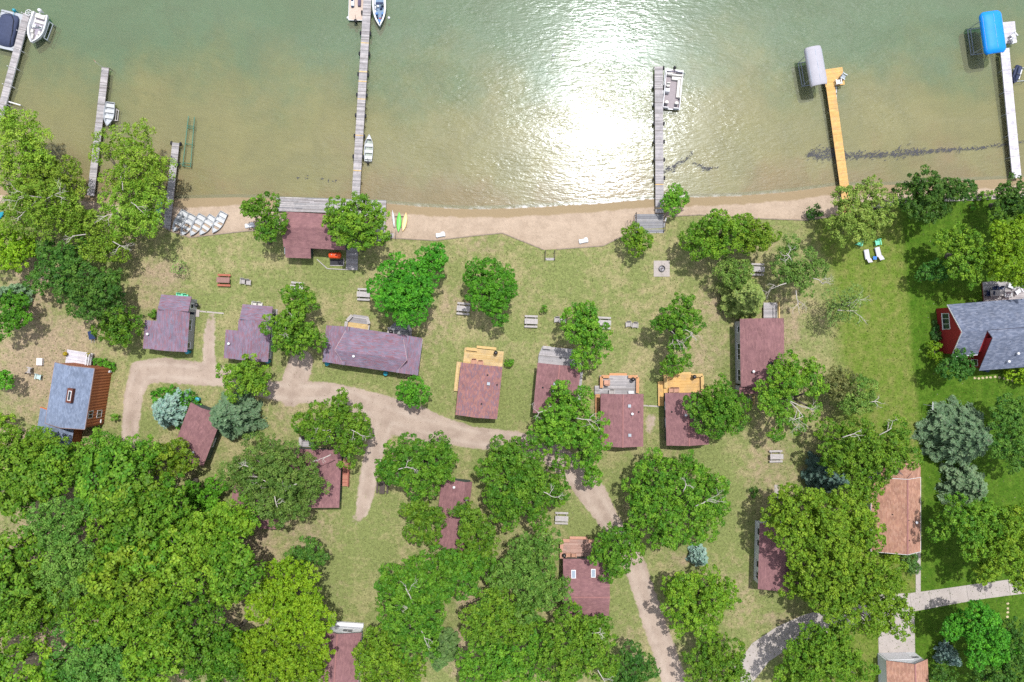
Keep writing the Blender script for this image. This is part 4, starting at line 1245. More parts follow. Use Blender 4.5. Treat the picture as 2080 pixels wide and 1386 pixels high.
D.plat(0, 2, 80, 40, 'x').bench((-38, 18), (-38, -15), M_PINKWOOD).bench((-36, -17), (-22, -17), M_PINKWOOD).bench((16, -17), (38, -17), M_PINKWOOD).step(-3, -20, 36, 6, -.2, M_PINKWOOD)
D = Deck('narrow reddish side stair deck beside the cabin left of the fork', 703, 960, 2, .5, 'redwood', M_REDWOOD, seed=11)
D.plat(0, 0, 14, 56, 'x').rail((7, -26), (7, 26), M_REDWOOD, .8)
D = Deck('small grey porch deck on the north end of the cabin left of the fork', 624, 897, 2, .4, 'greywood', M_GREYWOOD, seed=12)
D.plat(0, 0, 26, 22, 'x').bench((-12, 9), (-12, -9), M_GREYWOOD).bench((-10, -9), (11, -9), M_DARKWOOD)
D = Deck('white deck on the north end of the blue-grey roofed house', 160, 729, 9, .6, 'white', M_WHITE, seed=13)
D.plat(0, 0, 52, 30, 'x').rail((22, -13), (22, 14), M_WHITE, .8, .1).rail((27, -13), (27, 14), M_WHITE, .8, .1)
D = Deck('narrow wooden deck with tan rail under the light pine', 1565, 632, 0, .5, 'greywood', M_PINKWOOD, seed=14)
D.plat(0, 0, 28, 34, 'x').rail((13, -16), (13, 16), M_YELWOOD, .9)
D = Deck('grey stone-coloured patio deck north of the red house', 2040, 590, -4.5, .3, 'greywood', M_REDWOOD, seed=15)
D.plat(5, 0, 96, 40, 'x')
D = Deck('weathered grey stair deck at the foot of the pontoon dock', 1320, 452, 0, .02, 'darkgrey', M_GREYWOOD, seed=16)
for i in range(5): D.plat(0, -14 + i * 8, 58, 7.6, 'x', -.32 + i * .08, mixin=('yellow', lambda t, r: False))
D.rail((-29, -18), (-29, 18), M_DARKWOOD, .8, .06).rail((29, 0), (29, 18), M_DARKWOOD, .8, .06)
D = Deck('small wooden steps with dark handrails from the lawn to the beach', 1117, 518, 0, .03, 'greywood', M_GREYWOOD, 'steps', 'beach_steps', 17)
for i in range(4): D.plat(0, -7 + i * 5.2, 18, 5, 'x', -.3 + i * .1)
D.rail((-9.5, -8), (-9.5, 10), M_DARKWOOD, .7, .06).rail((9.5, -8), (9.5, 10), M_DARKWOOD, .7, .06)
D = Deck('bare wooden side stair below the tall cabin by the round tree', 1522, 812, 0, .3, 'wood', M_YELWOOD, 'steps', 'side_stair', 18)
D.plat(0, 0, 10, 16, 'x').rail((6, -8), (6, 8), M_YELWOOD, .8, .08)

# ------------------------------------------------------------------ trees
m_leaf = bpy.data.materials.new('leaves')
n, l = nodes_of(m_leaf)
n.remove(n['Principled BSDF'])
a = n.new('ShaderNodeAttribute'); a.attribute_name = 'Col'
oi = n.new('ShaderNodeObjectInfo')                        # every tree has its own tint
hv = n.new('ShaderNodeHueSaturation')
l.new(mk_range(n, l, oi.outputs['Random'], 0.0, 1.0, 0.80, 1.14), hv.inputs['Value'])
hr = mk_math(n, l, 'FRACT', mk_math(n, l, 'MULTIPLY', oi.outputs['Random'], 7.31))
l.new(mk_range(n, l, hr, 0.0, 1.0, 0.488, 0.507), hv.inputs['Hue'])
l.new(a.outputs['Color'], hv.inputs['Color'])
df = n.new('ShaderNodeBsdfPrincipled')
df.inputs['Roughness'].default_value = 0.55
df.inputs['Specular IOR Level'].default_value = 0.18
tl = n.new('ShaderNodeBsdfTranslucent')
l.new(hv.outputs['Color'], df.inputs['Base Color'])
l.new(mk_mix(n, l, 1.0, hv.outputs['Color'], (1.15, 1.1, 0.5), 'MULTIPLY'), tl.inputs['Color'])
mx = n.new('ShaderNodeMixShader'); mx.inputs[0].default_value = 0.16
l.new(df.outputs[0], mx.inputs[1]); l.new(tl.outputs[0], mx.inputs[2])
l.new(mx.outputs[0], n['Material Output'].inputs['Surface'])

def quads_obj(name, Q, C, mat, parent):
    """Q (n,4,3) card corners, C (n,3) colours"""
    k = len(Q)
    me = bpy.data.meshes.new(name)
    me.vertices.add(4 * k); me.vertices.foreach_set('co', Q.reshape(-1).astype(np.float32))
    me.loops.add(4 * k); me.loops.foreach_set('vertex_index', np.arange(4 * k, dtype=np.int32))
    me.polygons.add(k); me.polygons.foreach_set('loop_start', np.arange(0, 4 * k, 4, dtype=np.int32))
    at = me.color_attributes.new('Col', 'FLOAT_COLOR', 'POINT')
    cc = np.ones((4 * k, 4), np.float32); cc[:, :3] = np.repeat(C, 4, 0)
    at.data.foreach_set('color', cc.ravel())
    me.update(calc_edges=True)
    me.materials.append(mat)
    o = bpy.data.objects.new(name, me)
    col.objects.link(o); o.parent = parent
    return o
def unit(v): return v / np.maximum(np.linalg.norm(v, axis=-1, keepdims=True), 1e-6)
def cards(p, nrm, size, r, aspect=0.72):
    k = len(p)
    t = unit(np.cross(nrm, r.normal(size=(k, 3))))
    b_ = np.cross(nrm, t)
    s = (size * r.uniform(.7, 1.3, k))[:, None]
    cup = nrm * s * .14
    return np.stack([p - t * s * .5 - cup, p - b_ * s * aspect * .5, p + t * s * .5 - cup, p + b_ * s * aspect * .5], 1)

SPEC = {  # base colour, tip colour, leaf size, puff radius, density, shape jitter
 'oak':    ((.046, .140, .009), (.138, .262, .018), .245, .46, 1.0, .58),
 'maple':  ((.036, .160, .009), (.098, .300, .016), .235, .40, 1.1, .55),
 'bright': ((.070, .175, .009), (.178, .305, .020), .25, .46, 1.0, .55),
 'yellow': ((.098, .200, .005), (.215, .340, .014), .24, .42, 1.0, .58),
 'cotton': ((.105, .215, .014), (.235, .355, .036), .22, .55, .66, .75),
 'willow': ((.090, .172, .022), (.205, .300, .056), .21, .50, .92, .65),
 'olive':  ((.066, .145, .020), (.170, .265, .050), .21, .50, .88, .65),
 'dark':   ((.028, .102, .013), (.080, .180, .022), .24, .42, 1.05, .58),
 'forest': ((.044, .136, .008), (.138, .255, .018), .25, .52, 1.0, .5),
 'goldf':  ((.062, .155, .007), (.172, .280, .018), .25, .52, 1.0, .5),
 'bluef':  ((.046, .142, .016), (.128, .252, .040), .23, .48, .95, .6),
 'brownish': ((.085, .102, .028), (.165, .170, .054), .22, .44, .85, .7),
 'sparse': ((.115, .195, .040), (.205, .290, .080), .20, .45, .25, .9),
 'bush':   ((.050, .175, .010), (.135, .285, .022), .19, .34, 1.1, .6),
 'shrub':  ((.034, .115, .022), (.085, .175, .040), .19, .34, 1.0, .6),
}
def leaf_color(k, base, tip, r, mixv):
    c = np.array(base)[None] * (1 - mixv[:, None]) + np.array(tip)[None] * mixv[:, None]
    return c * r.uniform(.82, 1.18, (k, 1)) * (1 + r.normal(size=(k, 3)) * .05)

def tree_limbs(mb, base, lobes, H, r, tr):
    """tapered trunk, leaning to the crown, with a limb to every lobe and two forks on each"""
    cen = sum((Vector(q[:3]) for q in lobes), Vector()) / len(lobes)
    fork = Vector((base.x * .45 + cen.x * .55, base.y * .45 + cen.y * .55, H * .42))
    mid = base.lerp(fork, .5) + Vector((r.normal() * .12, r.normal() * .12, 0))
    mb.tube([base - Vector((0, 0, .1)), base + Vector((0, 0, .25)), mid, fork, fork.lerp(cen, .4)], [tr * 1.5, tr * 1.12, tr * .95, tr * .8, tr * .5], 8)
    for x, y, z, rr in lobes:
        e = Vector((x, y, z + rr * .25))
        m = fork.lerp(e, .55) + Vector((r.normal() * .2, r.normal() * .2, -.1 * rr))
        mb.tube([fork - Vector((0, 0, .15)), m, e], [tr * .55, tr * .34, tr * .1], 6)
        for _ in range(2):
            a_ = r.random() * 6.28
            mb.tube([m, e + Vector((math.cos(a_) * rr * .6, math.sin(a_) * rr * .6, -.1 * rr))], [tr * .26, tr * .05], 5)
def twigs(mb, p, d, L, rad, depth, r):
    q = p + d * L + Vector((r.normal(), r.normal(), r.normal() * .4)) * L * .10
    mb.tube([p, p.lerp(q, .5) + Vector((r.normal(), r.normal(), 0)) * L * .06, q], [rad, rad * .75, rad * .45], 5)
    if depth <= 0: return
    for _ in range(2 + (r.random() < .5)):
        a_ = r.normal() * .75
        d2 = Vector((d.x * math.cos(a_) - d.y * math.sin(a_), d.x * math.sin(a_) + d.y * math.cos(a_), d.z + r.normal() * .25)).normalized()
        twigs(mb, p.lerp(q, r.uniform(.55, 1)), d2, L * r.uniform(.5, .75), rad * .55, depth - 1, r)

def tree(label, spec, lobes_px, H=None, foot=None, dead=(), cat='tree', name='tree', trunk=None, group=None, low=.2, dome=.40):
    base_c, tip_c, ls, pr, dens, jit = SPEC[spec]
    seed = int(abs(lobes_px[0][0] * 7 + lobes_px[0][1] * 13)) + 1
    r = np.random.default_rng(seed)
    cu = np.average([q[0] for q in lobes_px], weights=[q[2] ** 2 for q in lobes_px])
    cv = np.average([q[1] for q in lobes_px], weights=[q[2] ** 2 for q in lobes_px])
    R = max(math.hypot(q[0] - cu, q[1] - cv) + q[2] for q in lobes_px) / PXM
    if H is None: H = min(13.0, 1.75 * R + 1.6)
    lobes = []
    for u, v, rp in lobes_px:
        rr = rp / PXM * .94
        d = math.hypot(u - cu, v - cv) / PXM
        zt = H - dome * d * (1.2 if d > R * .5 else .7) - r.uniform(0, .5)
        z = max(zt - rr * .8, rr * .55)
        p = P(u, v, z + rr * .35)
        lobes.append((p.x, p.y, z, rr))
    zf = H * .55
    b0 = P(*foot) if foot else P(cu, cv, zf)
    root = empty(name, (b0.x, b0.y, 0))
    tag(root, label, cat, group)
    # boughs: flattened clumps that stand apart on each lobe, with deep gaps between
    clumps = []
    for (x, y, z, rr) in lobes:
        if rr < 1.25:
            clumps.append((x, y, z, rr, .8)); continue
        br = min(1.45, .62 * rr)
        got = []
        for _ in range(int(40 + 30 * (rr / br) ** 2)):
            dv = unit(r.normal(size=3))
            if dv[2] < -.25: continue
            q = np.array([x, y, z]) + dv * (rr - br * .55) * np.array([1, 1, .8])
            b_r = br * r.uniform(.62, 1.12)
            if all(np.linalg.norm(q - g[0]) > .90 * (b_r + g[1]) for g in got): got.append((q, b_r))
        for q, b_r in got:
            clumps.append((q[0], q[1], q[2] + r.normal() * .38, b_r, r.uniform(.55, .8)))
        clumps.append((x, y, z - rr * .3, rr * .55, .7))
    pc, pd, pR = [], [], []
    for i, (x, y, z, rr, fl) in enumerate(clumps):
        cand = max(20, int(22 * (rr / pr) ** 2))
        dv = unit(r.normal(size=(cand, 3)))
        dv = dv[dv[:, 2] > -low]
        # the leaf clumps of a real crown stand apart and at uneven depth
        dist = rr * r.uniform(.74, 1.04, len(dv))
        c = np.array([x, y, z])[None] + dv * dist[:, None] * np.array([1, 1, fl])[None]
        ok = np.ones(len(c), bool)
        for j, (X_, Y_, Z_, R_, f_) in enumerate(clumps):
            if j != i and (X_ - x) ** 2 + (Y_ - y) ** 2 < (R_ + rr) ** 2:
                ok &= np.linalg.norm((c - np.array([X_, Y_, Z_])) / np.array([1, 1, f_]), axis=1) > R_ * .8
        c, dv = c[ok], dv[ok]
        rad = pr * r.uniform(.62, 1.3, len(c))
        sel = []
        for q in range(len(c)):
            if all(np.dot(c[q] - c[s_], c[q] - c[s_]) > (.66 * (rad[q] + rad[s_])) ** 2 for s_ in sel[-60:]):
                sel.append(q)
        pc.append(c[sel]); pd.append(dv[sel]); pR.append(rad[sel])
    pc, pd, prad = np.concatenate(pc), np.concatenate(pd), np.concatenate(pR)
    tone = np.clip(r.normal(.42, .26, len(pc)), 0, 1)
    nl = np.maximum(8, (2 * math.pi * prad ** 2 * 1.02 * dens / (.36 * ls ** 2)).astype(int))
    idx = np.repeat(np.arange(len(pc)), nl)
    k = len(idx)
    dv = unit(r.normal(size=(k, 3)) + pd[idx] * .6 + np.array([0, 0, .75])[None])
    stretch = r.uniform(.65, 1.4, (len(pc), 3)) * np.array([1, 1, .8])[None]
    p = pc[idx] + dv * (prad[idx] * r.uniform(.30, 1.0, k) ** .5 * 1.12)[:, None] * stretch[idx]
    p[:, 2] = np.maximum(p[:, 2], .15)
    nr = unit(dv * .95 + np.array([0, 0, .35])[None] + r.normal(size=(k, 3)) * jit)
    Q = cards(p, nr, ls, r)
    C = leaf_color(k, base_c, tip_c, r, np.clip(tone[idx] + r.normal(size=k) * .18, 0, 1))
    Q = Q - np.array([b0.x, b0.y, 0])[None, None]
    STAT.append((k, label))
    quads_obj('crown', Q, C, m_leaf, root)
    mb = MB()
    tr = trunk or max(.07, min(.34, .045 * R + .05 * H * .3))
    loc = [(x - b0.x, y - b0.y, z, rr) for x, y, z, rr in lobes]
    tree_limbs(mb, Vector((0, 0, 0)), loc, H, r, tr)
    mb.build('trunk', M_BARK, root, smooth=True)
    for (u, v, du, dv_, L) in dead:
        zz = H * .86
        q = P(u, v, zz) - Vector((b0.x, b0.y, 0))
        m = MB()
        twigs(m, q - Vector((0, 0, .5)), Vector((du, -dv_, .25)).normalized(), L, .075, 3, r)
        m.build('bare_branch', M_PALEBARK, root, smooth=True)
    return root

CONI = {
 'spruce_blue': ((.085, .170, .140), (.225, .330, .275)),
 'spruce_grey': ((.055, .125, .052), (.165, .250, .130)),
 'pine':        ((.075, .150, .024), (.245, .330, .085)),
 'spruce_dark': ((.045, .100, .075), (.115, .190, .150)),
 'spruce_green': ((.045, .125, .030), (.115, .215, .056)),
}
def conifer(label, spec, u, v, rpx, H, cat='tree', name='spruce_tree', group=None, ragged=.25, dens=1.0):
    """tiers of drooping boughs with needle sprays; (u, v) is the crown's middle"""
    r = np.random.default_rng(int(u * 3 + v * 17))
    base_c, tip_c = CONI[spec]
    b0 = P(u, v, H * .42)
    root = empty(name, (b0.x, b0.y, 0))
    tag(root, label, cat, group)
    R = rpx / PXM
    mb = MB()
    mb.tube([(0, 0, -.1), (0, 0, H * .5), (0, 0, H * .98)], [.05 * R + .1, .03 * R + .05, .02], 8)
    Qs, Cs = [], []
    ntier = int(max(7, H / .55))
    for i in range(ntier):
        t = (i + .5) / ntier
        z0 = H * (.10 + .88 * t)
        L = R * (1 - t) ** .8 * 1.02 + .12
        nb = max(4, int((6 + 3 * (1 - t)) * dens))
        for j in range(nb):
            ph = 6.283 * (j + r.random() * .7) / nb + i * 1.3
            Lb = L * r.uniform(1 - ragged, 1.08)
            d = np.array([math.cos(ph), math.sin(ph), 0])
            sidev = np.array([-d[1], d[0], 0])
            droop = -.32 * Lb
            if i % 2 == 0: mb.tube([(0, 0, z0), tuple(np.array([0, 0, z0 + .04]) + d * Lb * .5), tuple(np.array([0, 0, z0 + droop]) + d * Lb * .92)], [.05, .03, .01], 5)
            kk = int(Lb * 50 * dens) + 6
            s = np.sqrt(r.uniform(.03, 1, kk))
            w = (.26 * Lb * (1 - s) ** .5 + .08) * r.normal(size=kk) * .6
            p = np.array([0, 0, z0])[None] + d[None] * (s * Lb)[:, None] + sidev[None] * w[:, None]
            p[:, 2] += droop * s ** 1.7 - np.abs(w) * .3 + r.normal(size=kk) * .05
            ax = unit(d[None] * .8 + sidev[None] * np.sign(w)[:, None] * .7 + np.array([0, 0, -.25]) + r.normal(size=(kk, 3)) * .25)
            nr = unit(np.array([0, 0, 1.0])[None] + d[None] * .35 + r.normal(size=(kk, 3)) * .35)
            tb_ = unit(np.cross(nr, ax))
            sl = (.19 * r.uniform(.7, 1.3, kk))[:, None]
            sw = sl * .42
            Qs.append(np.stack([p - ax * sl, p - tb_ * sw, p + ax * sl, p + tb_ * sw], 1))
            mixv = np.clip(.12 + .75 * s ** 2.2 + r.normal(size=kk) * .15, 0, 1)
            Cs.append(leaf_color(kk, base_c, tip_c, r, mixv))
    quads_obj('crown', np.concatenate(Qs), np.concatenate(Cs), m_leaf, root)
    mb.build('trunk', M_BARK, root, smooth=True)
    return root

T = tree
STAT = []
# --- left shore group
T('tall yellow-green cottonwood on the shore at the far left edge', 'cotton', [(45, 262, 42), (20, 315, 50), (65, 330, 40), (10, 255, 30)], 9)
T('yellow-green cottonwood leaning over the water left of the second dock', 'cotton', [(105, 352, 42), (135, 350, 30), (60, 380, 35), (150, 385, 32)], 8, foot=(120, 420))
T('light cottonwood over the water covering the lower end of the second dock', 'cotton', [(272, 285, 40), (215, 300, 26), (285, 350, 46), (238, 365, 30), (310, 345, 32), (255, 320, 30)], 9, foot=(255, 430), dead=((245, 385, .2, -1, 1.6),))
T('pale cottonwood with grey dead boughs on the left shore', 'cotton', [(60, 420, 46), (25, 385, 40), (110, 410, 42), (20, 440, 34), (90, 450, 34), (140, 430, 30)], 10, dead=((85, 400, -1, -.2, 2.6), (90, 402, .9, -.3, 2.4), (70, 405, -.6, .7, 2.2)))
T('leafy cottonwood beside the short dock at the left beach', 'cotton', [(275, 415, 50), (300, 400, 36), (245, 440, 38), (290, 450, 30), (215, 420, 24)], 9, foot=(250, 470), dead=((262, 410, .8, .4, 1.7), (240, 430, -.7, .2, 1.6)))
T('cottonwood with thin pale twigs on the lawn behind the left shore', 'cotton', [(170, 470, 42), (205, 470, 36), (225, 500, 30), (150, 440, 34), (195, 510, 28), (240, 515, 16)], 8, dead=((225, 490, .8, .5, 1.5), (170, 475, -1, .2, 1.5)))
T('round yellow-green tree at the left edge below the cottonwoods', 'yellow', [(25, 505, 40), (50, 495, 26), (5, 480, 28), (20, 525, 26), (-15, 520, 30)], 6)
T('dark green tree at the left with a lobed crown, upper of two', 'dark', [(110, 530, 38), (150, 512, 30), (75, 568, 32), (120, 560, 34), (140, 540, 30), (95, 500, 20)], 8)
T('dark green tree at the left with a lobed crown, lower of two', 'dark', [(190, 580, 42), (215, 605, 36), (160, 605, 34), (225, 570, 24), (185, 625, 26), (140, 590, 26)], 8)
T('small round green tree above the blue-grey roofed house', 'oak', [(235, 655, 34), (215, 665, 24), (258, 650, 22), (240, 680, 24)], 6)
T('bright green maple at the left edge beside a grey spruce', 'maple', [(10, 630, 38), (35, 620, 22), (0, 660, 24), (30, 650, 22)], 6)
conifer('grey-green spruce peeping out behind the bright maple at the left edge', 'spruce_grey', 22, 598, 26, 6)
T('green tree cut by the left edge beside the lawn chairs', 'maple', [(-8, 768, 24), (4, 775, 14)], 5)
T('small yellow-green tree cut by the left edge above the wood', 'bright', [(-4, 852, 20), (8, 860, 10)], 4)
# --- shore trees in the middle
T('oak with two clumps standing on the beach left of the boathouse', 'oak', [(525, 420, 30), (508, 425, 20), (545, 410, 18), (548, 462, 26), (535, 470, 16), (565, 448, 16)], 7, foot=(548, 492))
T('spreading oak over the boathouse roof and boardwalk', 'oak', [(700, 428, 34), (672, 450, 24), (715, 455, 32), (745, 420, 26), (765, 435, 22), (705, 480, 28), (690, 455, 26), (755, 465, 26), (770, 480, 16), (740, 490, 20), (722, 410, 14)], 9, foot=(736, 506))
T('large bright lumpy maple on the lawn north of the long cabin', 'maple', [(815, 575, 46), (790, 585, 36), (850, 590, 38), (825, 615, 40), (805, 550, 30), (845, 560, 30), (865, 605, 20), (815, 645, 16), (795, 615, 28)], 9)
T('smaller green maple touching the upper right of the large lumpy maple', 'maple', [(875, 525, 28), (892, 520, 20), (862, 538, 22), (885, 545, 22)], 7)
T('dense dark-bright maple standing alone in the middle lawn', 'maple', [(992, 570, 40), (970, 560, 28), (1020, 565, 28), (1000, 605, 36), (975, 600, 28), (1025, 595, 24), (1012, 645, 16), (995, 630, 22)], 8)
T('crooked oak between the second purple cabin and the long cabin', 'oak', [(605, 606, 26), (588, 600, 16), (625, 618, 16), (600, 640, 24), (585, 655, 24), (560, 660, 26), (605, 680, 32), (575, 690, 28), (630, 685, 24), (600, 705, 20)], 8, foot=(597, 690), dead=((590, 652, .1, -1, 1.2), (578, 662, -.2, 1, 1.2)))
T('compact round maple below the right end of the long cabin', 'maple', [(838, 795, 24), (825, 800, 18), (852, 800, 18), (842, 782, 16), (838, 815, 14)], 5)
T('round green oak below the second purple cabin by the track', 'oak', [(495, 765, 38), (465, 760, 24), (525, 765, 28), (500, 745, 26), (485, 785, 26), (520, 785, 22)], 7)
T('oak with pale bare limbs left of the road fork', 'oak', [(635, 850, 32), (610, 860, 18), (680, 845, 34), (715, 860, 32), (690, 815, 22), (660, 880, 28), (720, 895, 28), (695, 910, 26), (740, 870, 16), (705, 935, 16), (640, 880, 22)], 9, foot=(690, 900), dead=((690, 870, -1, .3, 1.9), (700, 872, .8, .3, 1.8), (670, 925, -.8, .4, 1.2)))
# --- centre
T('broad green oak right of the fork with a picnic table at its foot', 'oak', [(800, 935, 34), (780, 955, 26), (845, 920, 36), (890, 915, 32), (870, 950, 40), (830, 975, 34), (900, 955, 28), (800, 965, 22), (860, 990, 30), (910, 930, 20)], 9, dead=((808, 955, .9, -.2, 1.4),))
T('dark round oak just below the broad oak right of the fork', 'oak', [(860, 1055, 34), (840, 1040, 24), (885, 1050, 26), (870, 1085, 28), (850, 1075, 26)], 8)
T('large oak in the centre north of the narrow red-brown cabin', 'oak', [(1035, 920, 38), (1005, 945, 32), (1055, 960, 40), (1010, 990, 40), (1060, 1010, 40), (1110, 985, 36), (1030, 1040, 36), (1090, 1040, 34), (1130, 1010, 28), (1085, 955, 28), (1140, 940, 18)], 10, dead=((1100, 1000, .8, .5, 1.5),))
T('spreading oak over the south end of the grey-decked cabin', 'oak', [(1140, 805, 34), (1175, 815, 30), (1115, 865, 32), (1150, 850, 36), (1195, 860, 34), (1130, 890, 28), (1180, 895, 36), (1215, 890, 26), (1200, 940, 28), (1205, 970, 18), (1090, 885, 18), (1100, 910, 18)], 9, foot=(1165, 885), dead=((1170, 850, .9, .2, 1.8), (1110, 835, -1, .3, 1.5)))
T('irregular oak on the lawn east of the grey-decked cabin', 'oak', [(1182, 638, 26), (1160, 650, 18), (1205, 655, 22), (1190, 675, 28), (1165, 675, 20), (1215, 680, 24), (1225, 708, 18), (1185, 715, 20), (1200, 735, 14), (1180, 735, 14)], 8, foot=(1180, 690))
T('gnarled oak with pale limbs on the lawn north of the yellow-decked cabin', 'oak', [(1385, 620, 24), (1350, 648, 22), (1400, 645, 26), (1370, 655, 22), (1412, 660, 16), (1385, 690, 20), (1375, 720, 18), (1365, 745, 18), (1395, 735, 10), (1335, 655, 12)], 8, foot=(1375, 690), dead=((1365, 672, .6, 1, 1.7), (1385, 672, 1, .3, 1.7)))
T('small bright round tree beside the grey stair deck', 'bright', [(1293, 485, 22), (1280, 480, 16), (1308, 490, 16), (1292, 505, 16), (1290, 467, 12)], 4.5)
T('feathery green willow bush at the shore end of the pontoon dock', 'bush', [(1370, 405, 20), (1358, 412, 14), (1385, 400, 14), (1372, 385, 12), (1368, 422, 14)], 3.2, name='willow_bush', cat='bush')
T('wide lobed oak behind the beach right of the fire pit', 'oak', [(1435, 462, 32), (1400, 488, 18), (1462, 458, 28), (1490, 478, 34), (1440, 500, 24), (1420, 480, 22), (1505, 450, 26), (1470, 505, 22), (1420, 510, 16)], 7.5)
T('yellow-tipped green tree joined to the right of the wide lobed oak', 'bright', [(1535, 468, 30), (1555, 478, 22), (1520, 490, 26), (1545, 495, 22)], 7)
T('dull green crab-apple tree next to a grey picnic table', 'olive', [(1492, 545, 26), (1475, 552, 18), (1510, 552, 18), (1495, 565, 18)], 5.5)
conifer('light green pine with long boughs over the tall cabin roof', 'pine', 1518, 605, 50, 9, name='pine_tree', ragged=.35, dens=1.2)
T('half-dead birch with pale bare twigs east of the picnic table', 'olive', [(1605, 508, 24), (1650, 535, 24), (1610, 550, 26), (1585, 540, 18), (1635, 565, 22), (1640, 590, 14), (1665, 545, 16)], 8, dead=((1612, 530, -.6, -.6, 1.6), (1600, 575, -1, .4, 1.8), (1620, 590, .2, 1, 1.8), (1655, 565, .8, .5, 1.5)))
T('thin pale half-bare tree on the mown lawn of the right lot', 'sparse', [(1715, 610, 34), (1735, 625, 28), (1700, 640, 24), (1740, 600, 22)], 7, dead=((1705, 630, 1, -.1, 2.4), (1725, 622, .5, -.6, 1.5)))
T('large pale olive willow on the shore at the foot of the orange dock', 'willow', [(1770, 392, 40), (1735, 420, 34), (1790, 420, 32), (1715, 398, 18), (1738, 458, 32), (1778, 452, 28), (1708, 448, 24), (1712, 474, 18), (1802, 436, 16), (1762, 476, 16)], 9)
T('dark green dense tree on the shore right of the pale willow', 'dark', [(1885, 395, 46), (1920, 385, 36), (1860, 410, 32), (1900, 430, 32), (1945, 380, 24), (1870, 370, 22)], 8)
T('small green shore tree joined to the right of the dense dark tree', 'dark', [(1965, 383, 18), (1955, 395, 14)], 5)
T('slim green tree at the shore end of the white dock', 'dark', [(2052, 385, 26), (2045, 410, 22), (2068, 400, 20), (2035, 430, 18), (2062, 425, 20)], 7)
T('yellow-green locust at the right edge above the red house', 'yellow', [(2055, 470, 36), (2075, 500, 40), (2040, 515, 32), (2055, 545, 34), (2085, 560, 30), (2090, 460, 30)], 9)
T('dark spreading tree with an open fork above the red house', 'oak', [(1945, 490, 34), (1975, 500, 36), (2000, 520, 30), (1960, 540, 28), (1985, 550, 26), (1925, 485, 22)], 8)
T('low round bushy tree west of the dark forked tree', 'dark', [(1893, 548, 24), (1910, 555, 18), (1880, 555, 14)], 4.5)
# --- right middle
T('oak with long pale bare branches east of the tall cabin', 'oak', [(1595, 755, 36), (1640, 765, 30), (1570, 790, 30), (1660, 790, 22), (1600, 800, 28), (1565, 820, 24), (1650, 745, 22), (1620, 860, 18), (1590, 840, 20), (1580, 880, 14), (1655, 835, 14)], 9, foot=(1605, 810), dead=((1600, 812, 1, .25, 2.6), (1605, 815, .7, .9, 2.6)))
T('rusty brown-leaved tree on the mown lawn', 'brownish', [(1708, 770, 26), (1690, 780, 20), (1725, 785, 24), (1705, 795, 22)], 6)
T('green tree just right of the rusty brown-leaved tree', 'olive', [(1745, 800, 28), (1765, 815, 24), (1735, 825, 24), (1760, 790, 18)], 6.5, dead=((1770, 818, 1, -.1, 1.2),))
T('round dense tree over the east side of the yellow-decked cabin', 'oak', [(1460, 830, 44), (1430, 820, 30), (1495, 835, 32), (1475, 805, 32), (1445, 860, 30), (1485, 862, 28)], 8.5, foot=(1462, 842))
conifer('very wide blue-green spruce on the dark lawn below the red house', 'spruce_grey', 1962, 886, 82, 8.5, dens=1.5, ragged=.4)
conifer('grey-green spruce below the very wide spruce at the right', 'spruce_grey', 1968, 990, 58, 6, ragged=.4)
T('dark tree at the right edge behind the very wide spruce', 'dark', [(2060, 825, 36), (2070, 870, 36), (2050, 905, 34), (2080, 930, 34), (2040, 850, 24)], 9)
T('broad olive-green tree above the orange-roofed house', 'oak', [(1715, 895, 42), (1760, 900, 38), (1800, 930, 42), (1735, 945, 42), (1820, 890, 32), (1780, 970, 36), (1690, 930, 30), (1830, 925, 26), (1760, 985, 30)], 10, dead=((1715, 890, .7, -.3, 1.2), (1790, 885, .8, -.5, 1.6)))
conifer('dark blue spruce half hidden left of the orange-roofed house', 'spruce_dark', 1685, 968, 40, 9)
T('great bright oak over the dark cabin left of the orange-roofed house', 'bright', [(1640, 1045, 56), (1700, 1045, 58), (1745, 1048, 44), (1690, 1110, 60), (1750, 1110, 48), (1768, 1082, 32), (1620, 1090, 42), (1585, 1060, 36), (1650, 1150, 46), (1600, 1030, 34)], 12)
T('great spreading oak over the junction of the two driveways', 'bright', [(1720, 1190, 54), (1775, 1185, 48), (1680, 1200, 42), (1800, 1210, 40), (1740, 1240, 46), (1815, 1170, 32), (1805, 1265, 36), (1640, 1195, 36), (1690, 1240, 34), (1830, 1230, 22), (1770, 1275, 26), (1610, 1190, 22)], 11)
T('large green maple at the right edge above the driveway, left crown', 'oak', [(1955, 1040, 40), (1935, 1070, 34), (1985, 1060, 40), (1975, 1095, 34), (2015, 1055, 36)], 10)
T('large green maple at the right edge overhanging the driveway', 'bright', [(2035, 1090, 46), (2065, 1060, 40), (2020, 1130, 40), (2060, 1130, 40), (2080, 1170, 34), (2005, 1160, 26), (2080, 1100, 40)], 10)
T('dark green maple in the lower right corner lawn', 'maple', [(1975, 1270, 40), (2010, 1290, 42), (1955, 1285, 26), (2000, 1250, 30), (2035, 1320, 40), (2000, 1330, 34)], 9)
T('dark green tree in the lower right corner of the picture', 'dark', [(2060, 1290, 36), (2075, 1340, 40), (2050, 1380, 38), (2000, 1385, 34)], 8)
conifer('small pale blue spruce in the shade at the lower right', 'spruce_blue', 1930, 1335, 24, 4)
T('small dark tree beside the garage at the bottom right', 'dark', [(1915, 1375, 24), (1935, 1390, 22)], 5)
T('young tree by the corner of the red house', 'dark', [(1945, 735, 24), (1955, 755, 22), (1930, 750, 18), (1960, 725, 14)], 6)
T('yellow-green arborvitae bush at the west wall of the red house', 'yellow', [(1900, 715, 12), (1902, 700, 10), (1905, 730, 12)], 2.6, name='bush', cat='bush')
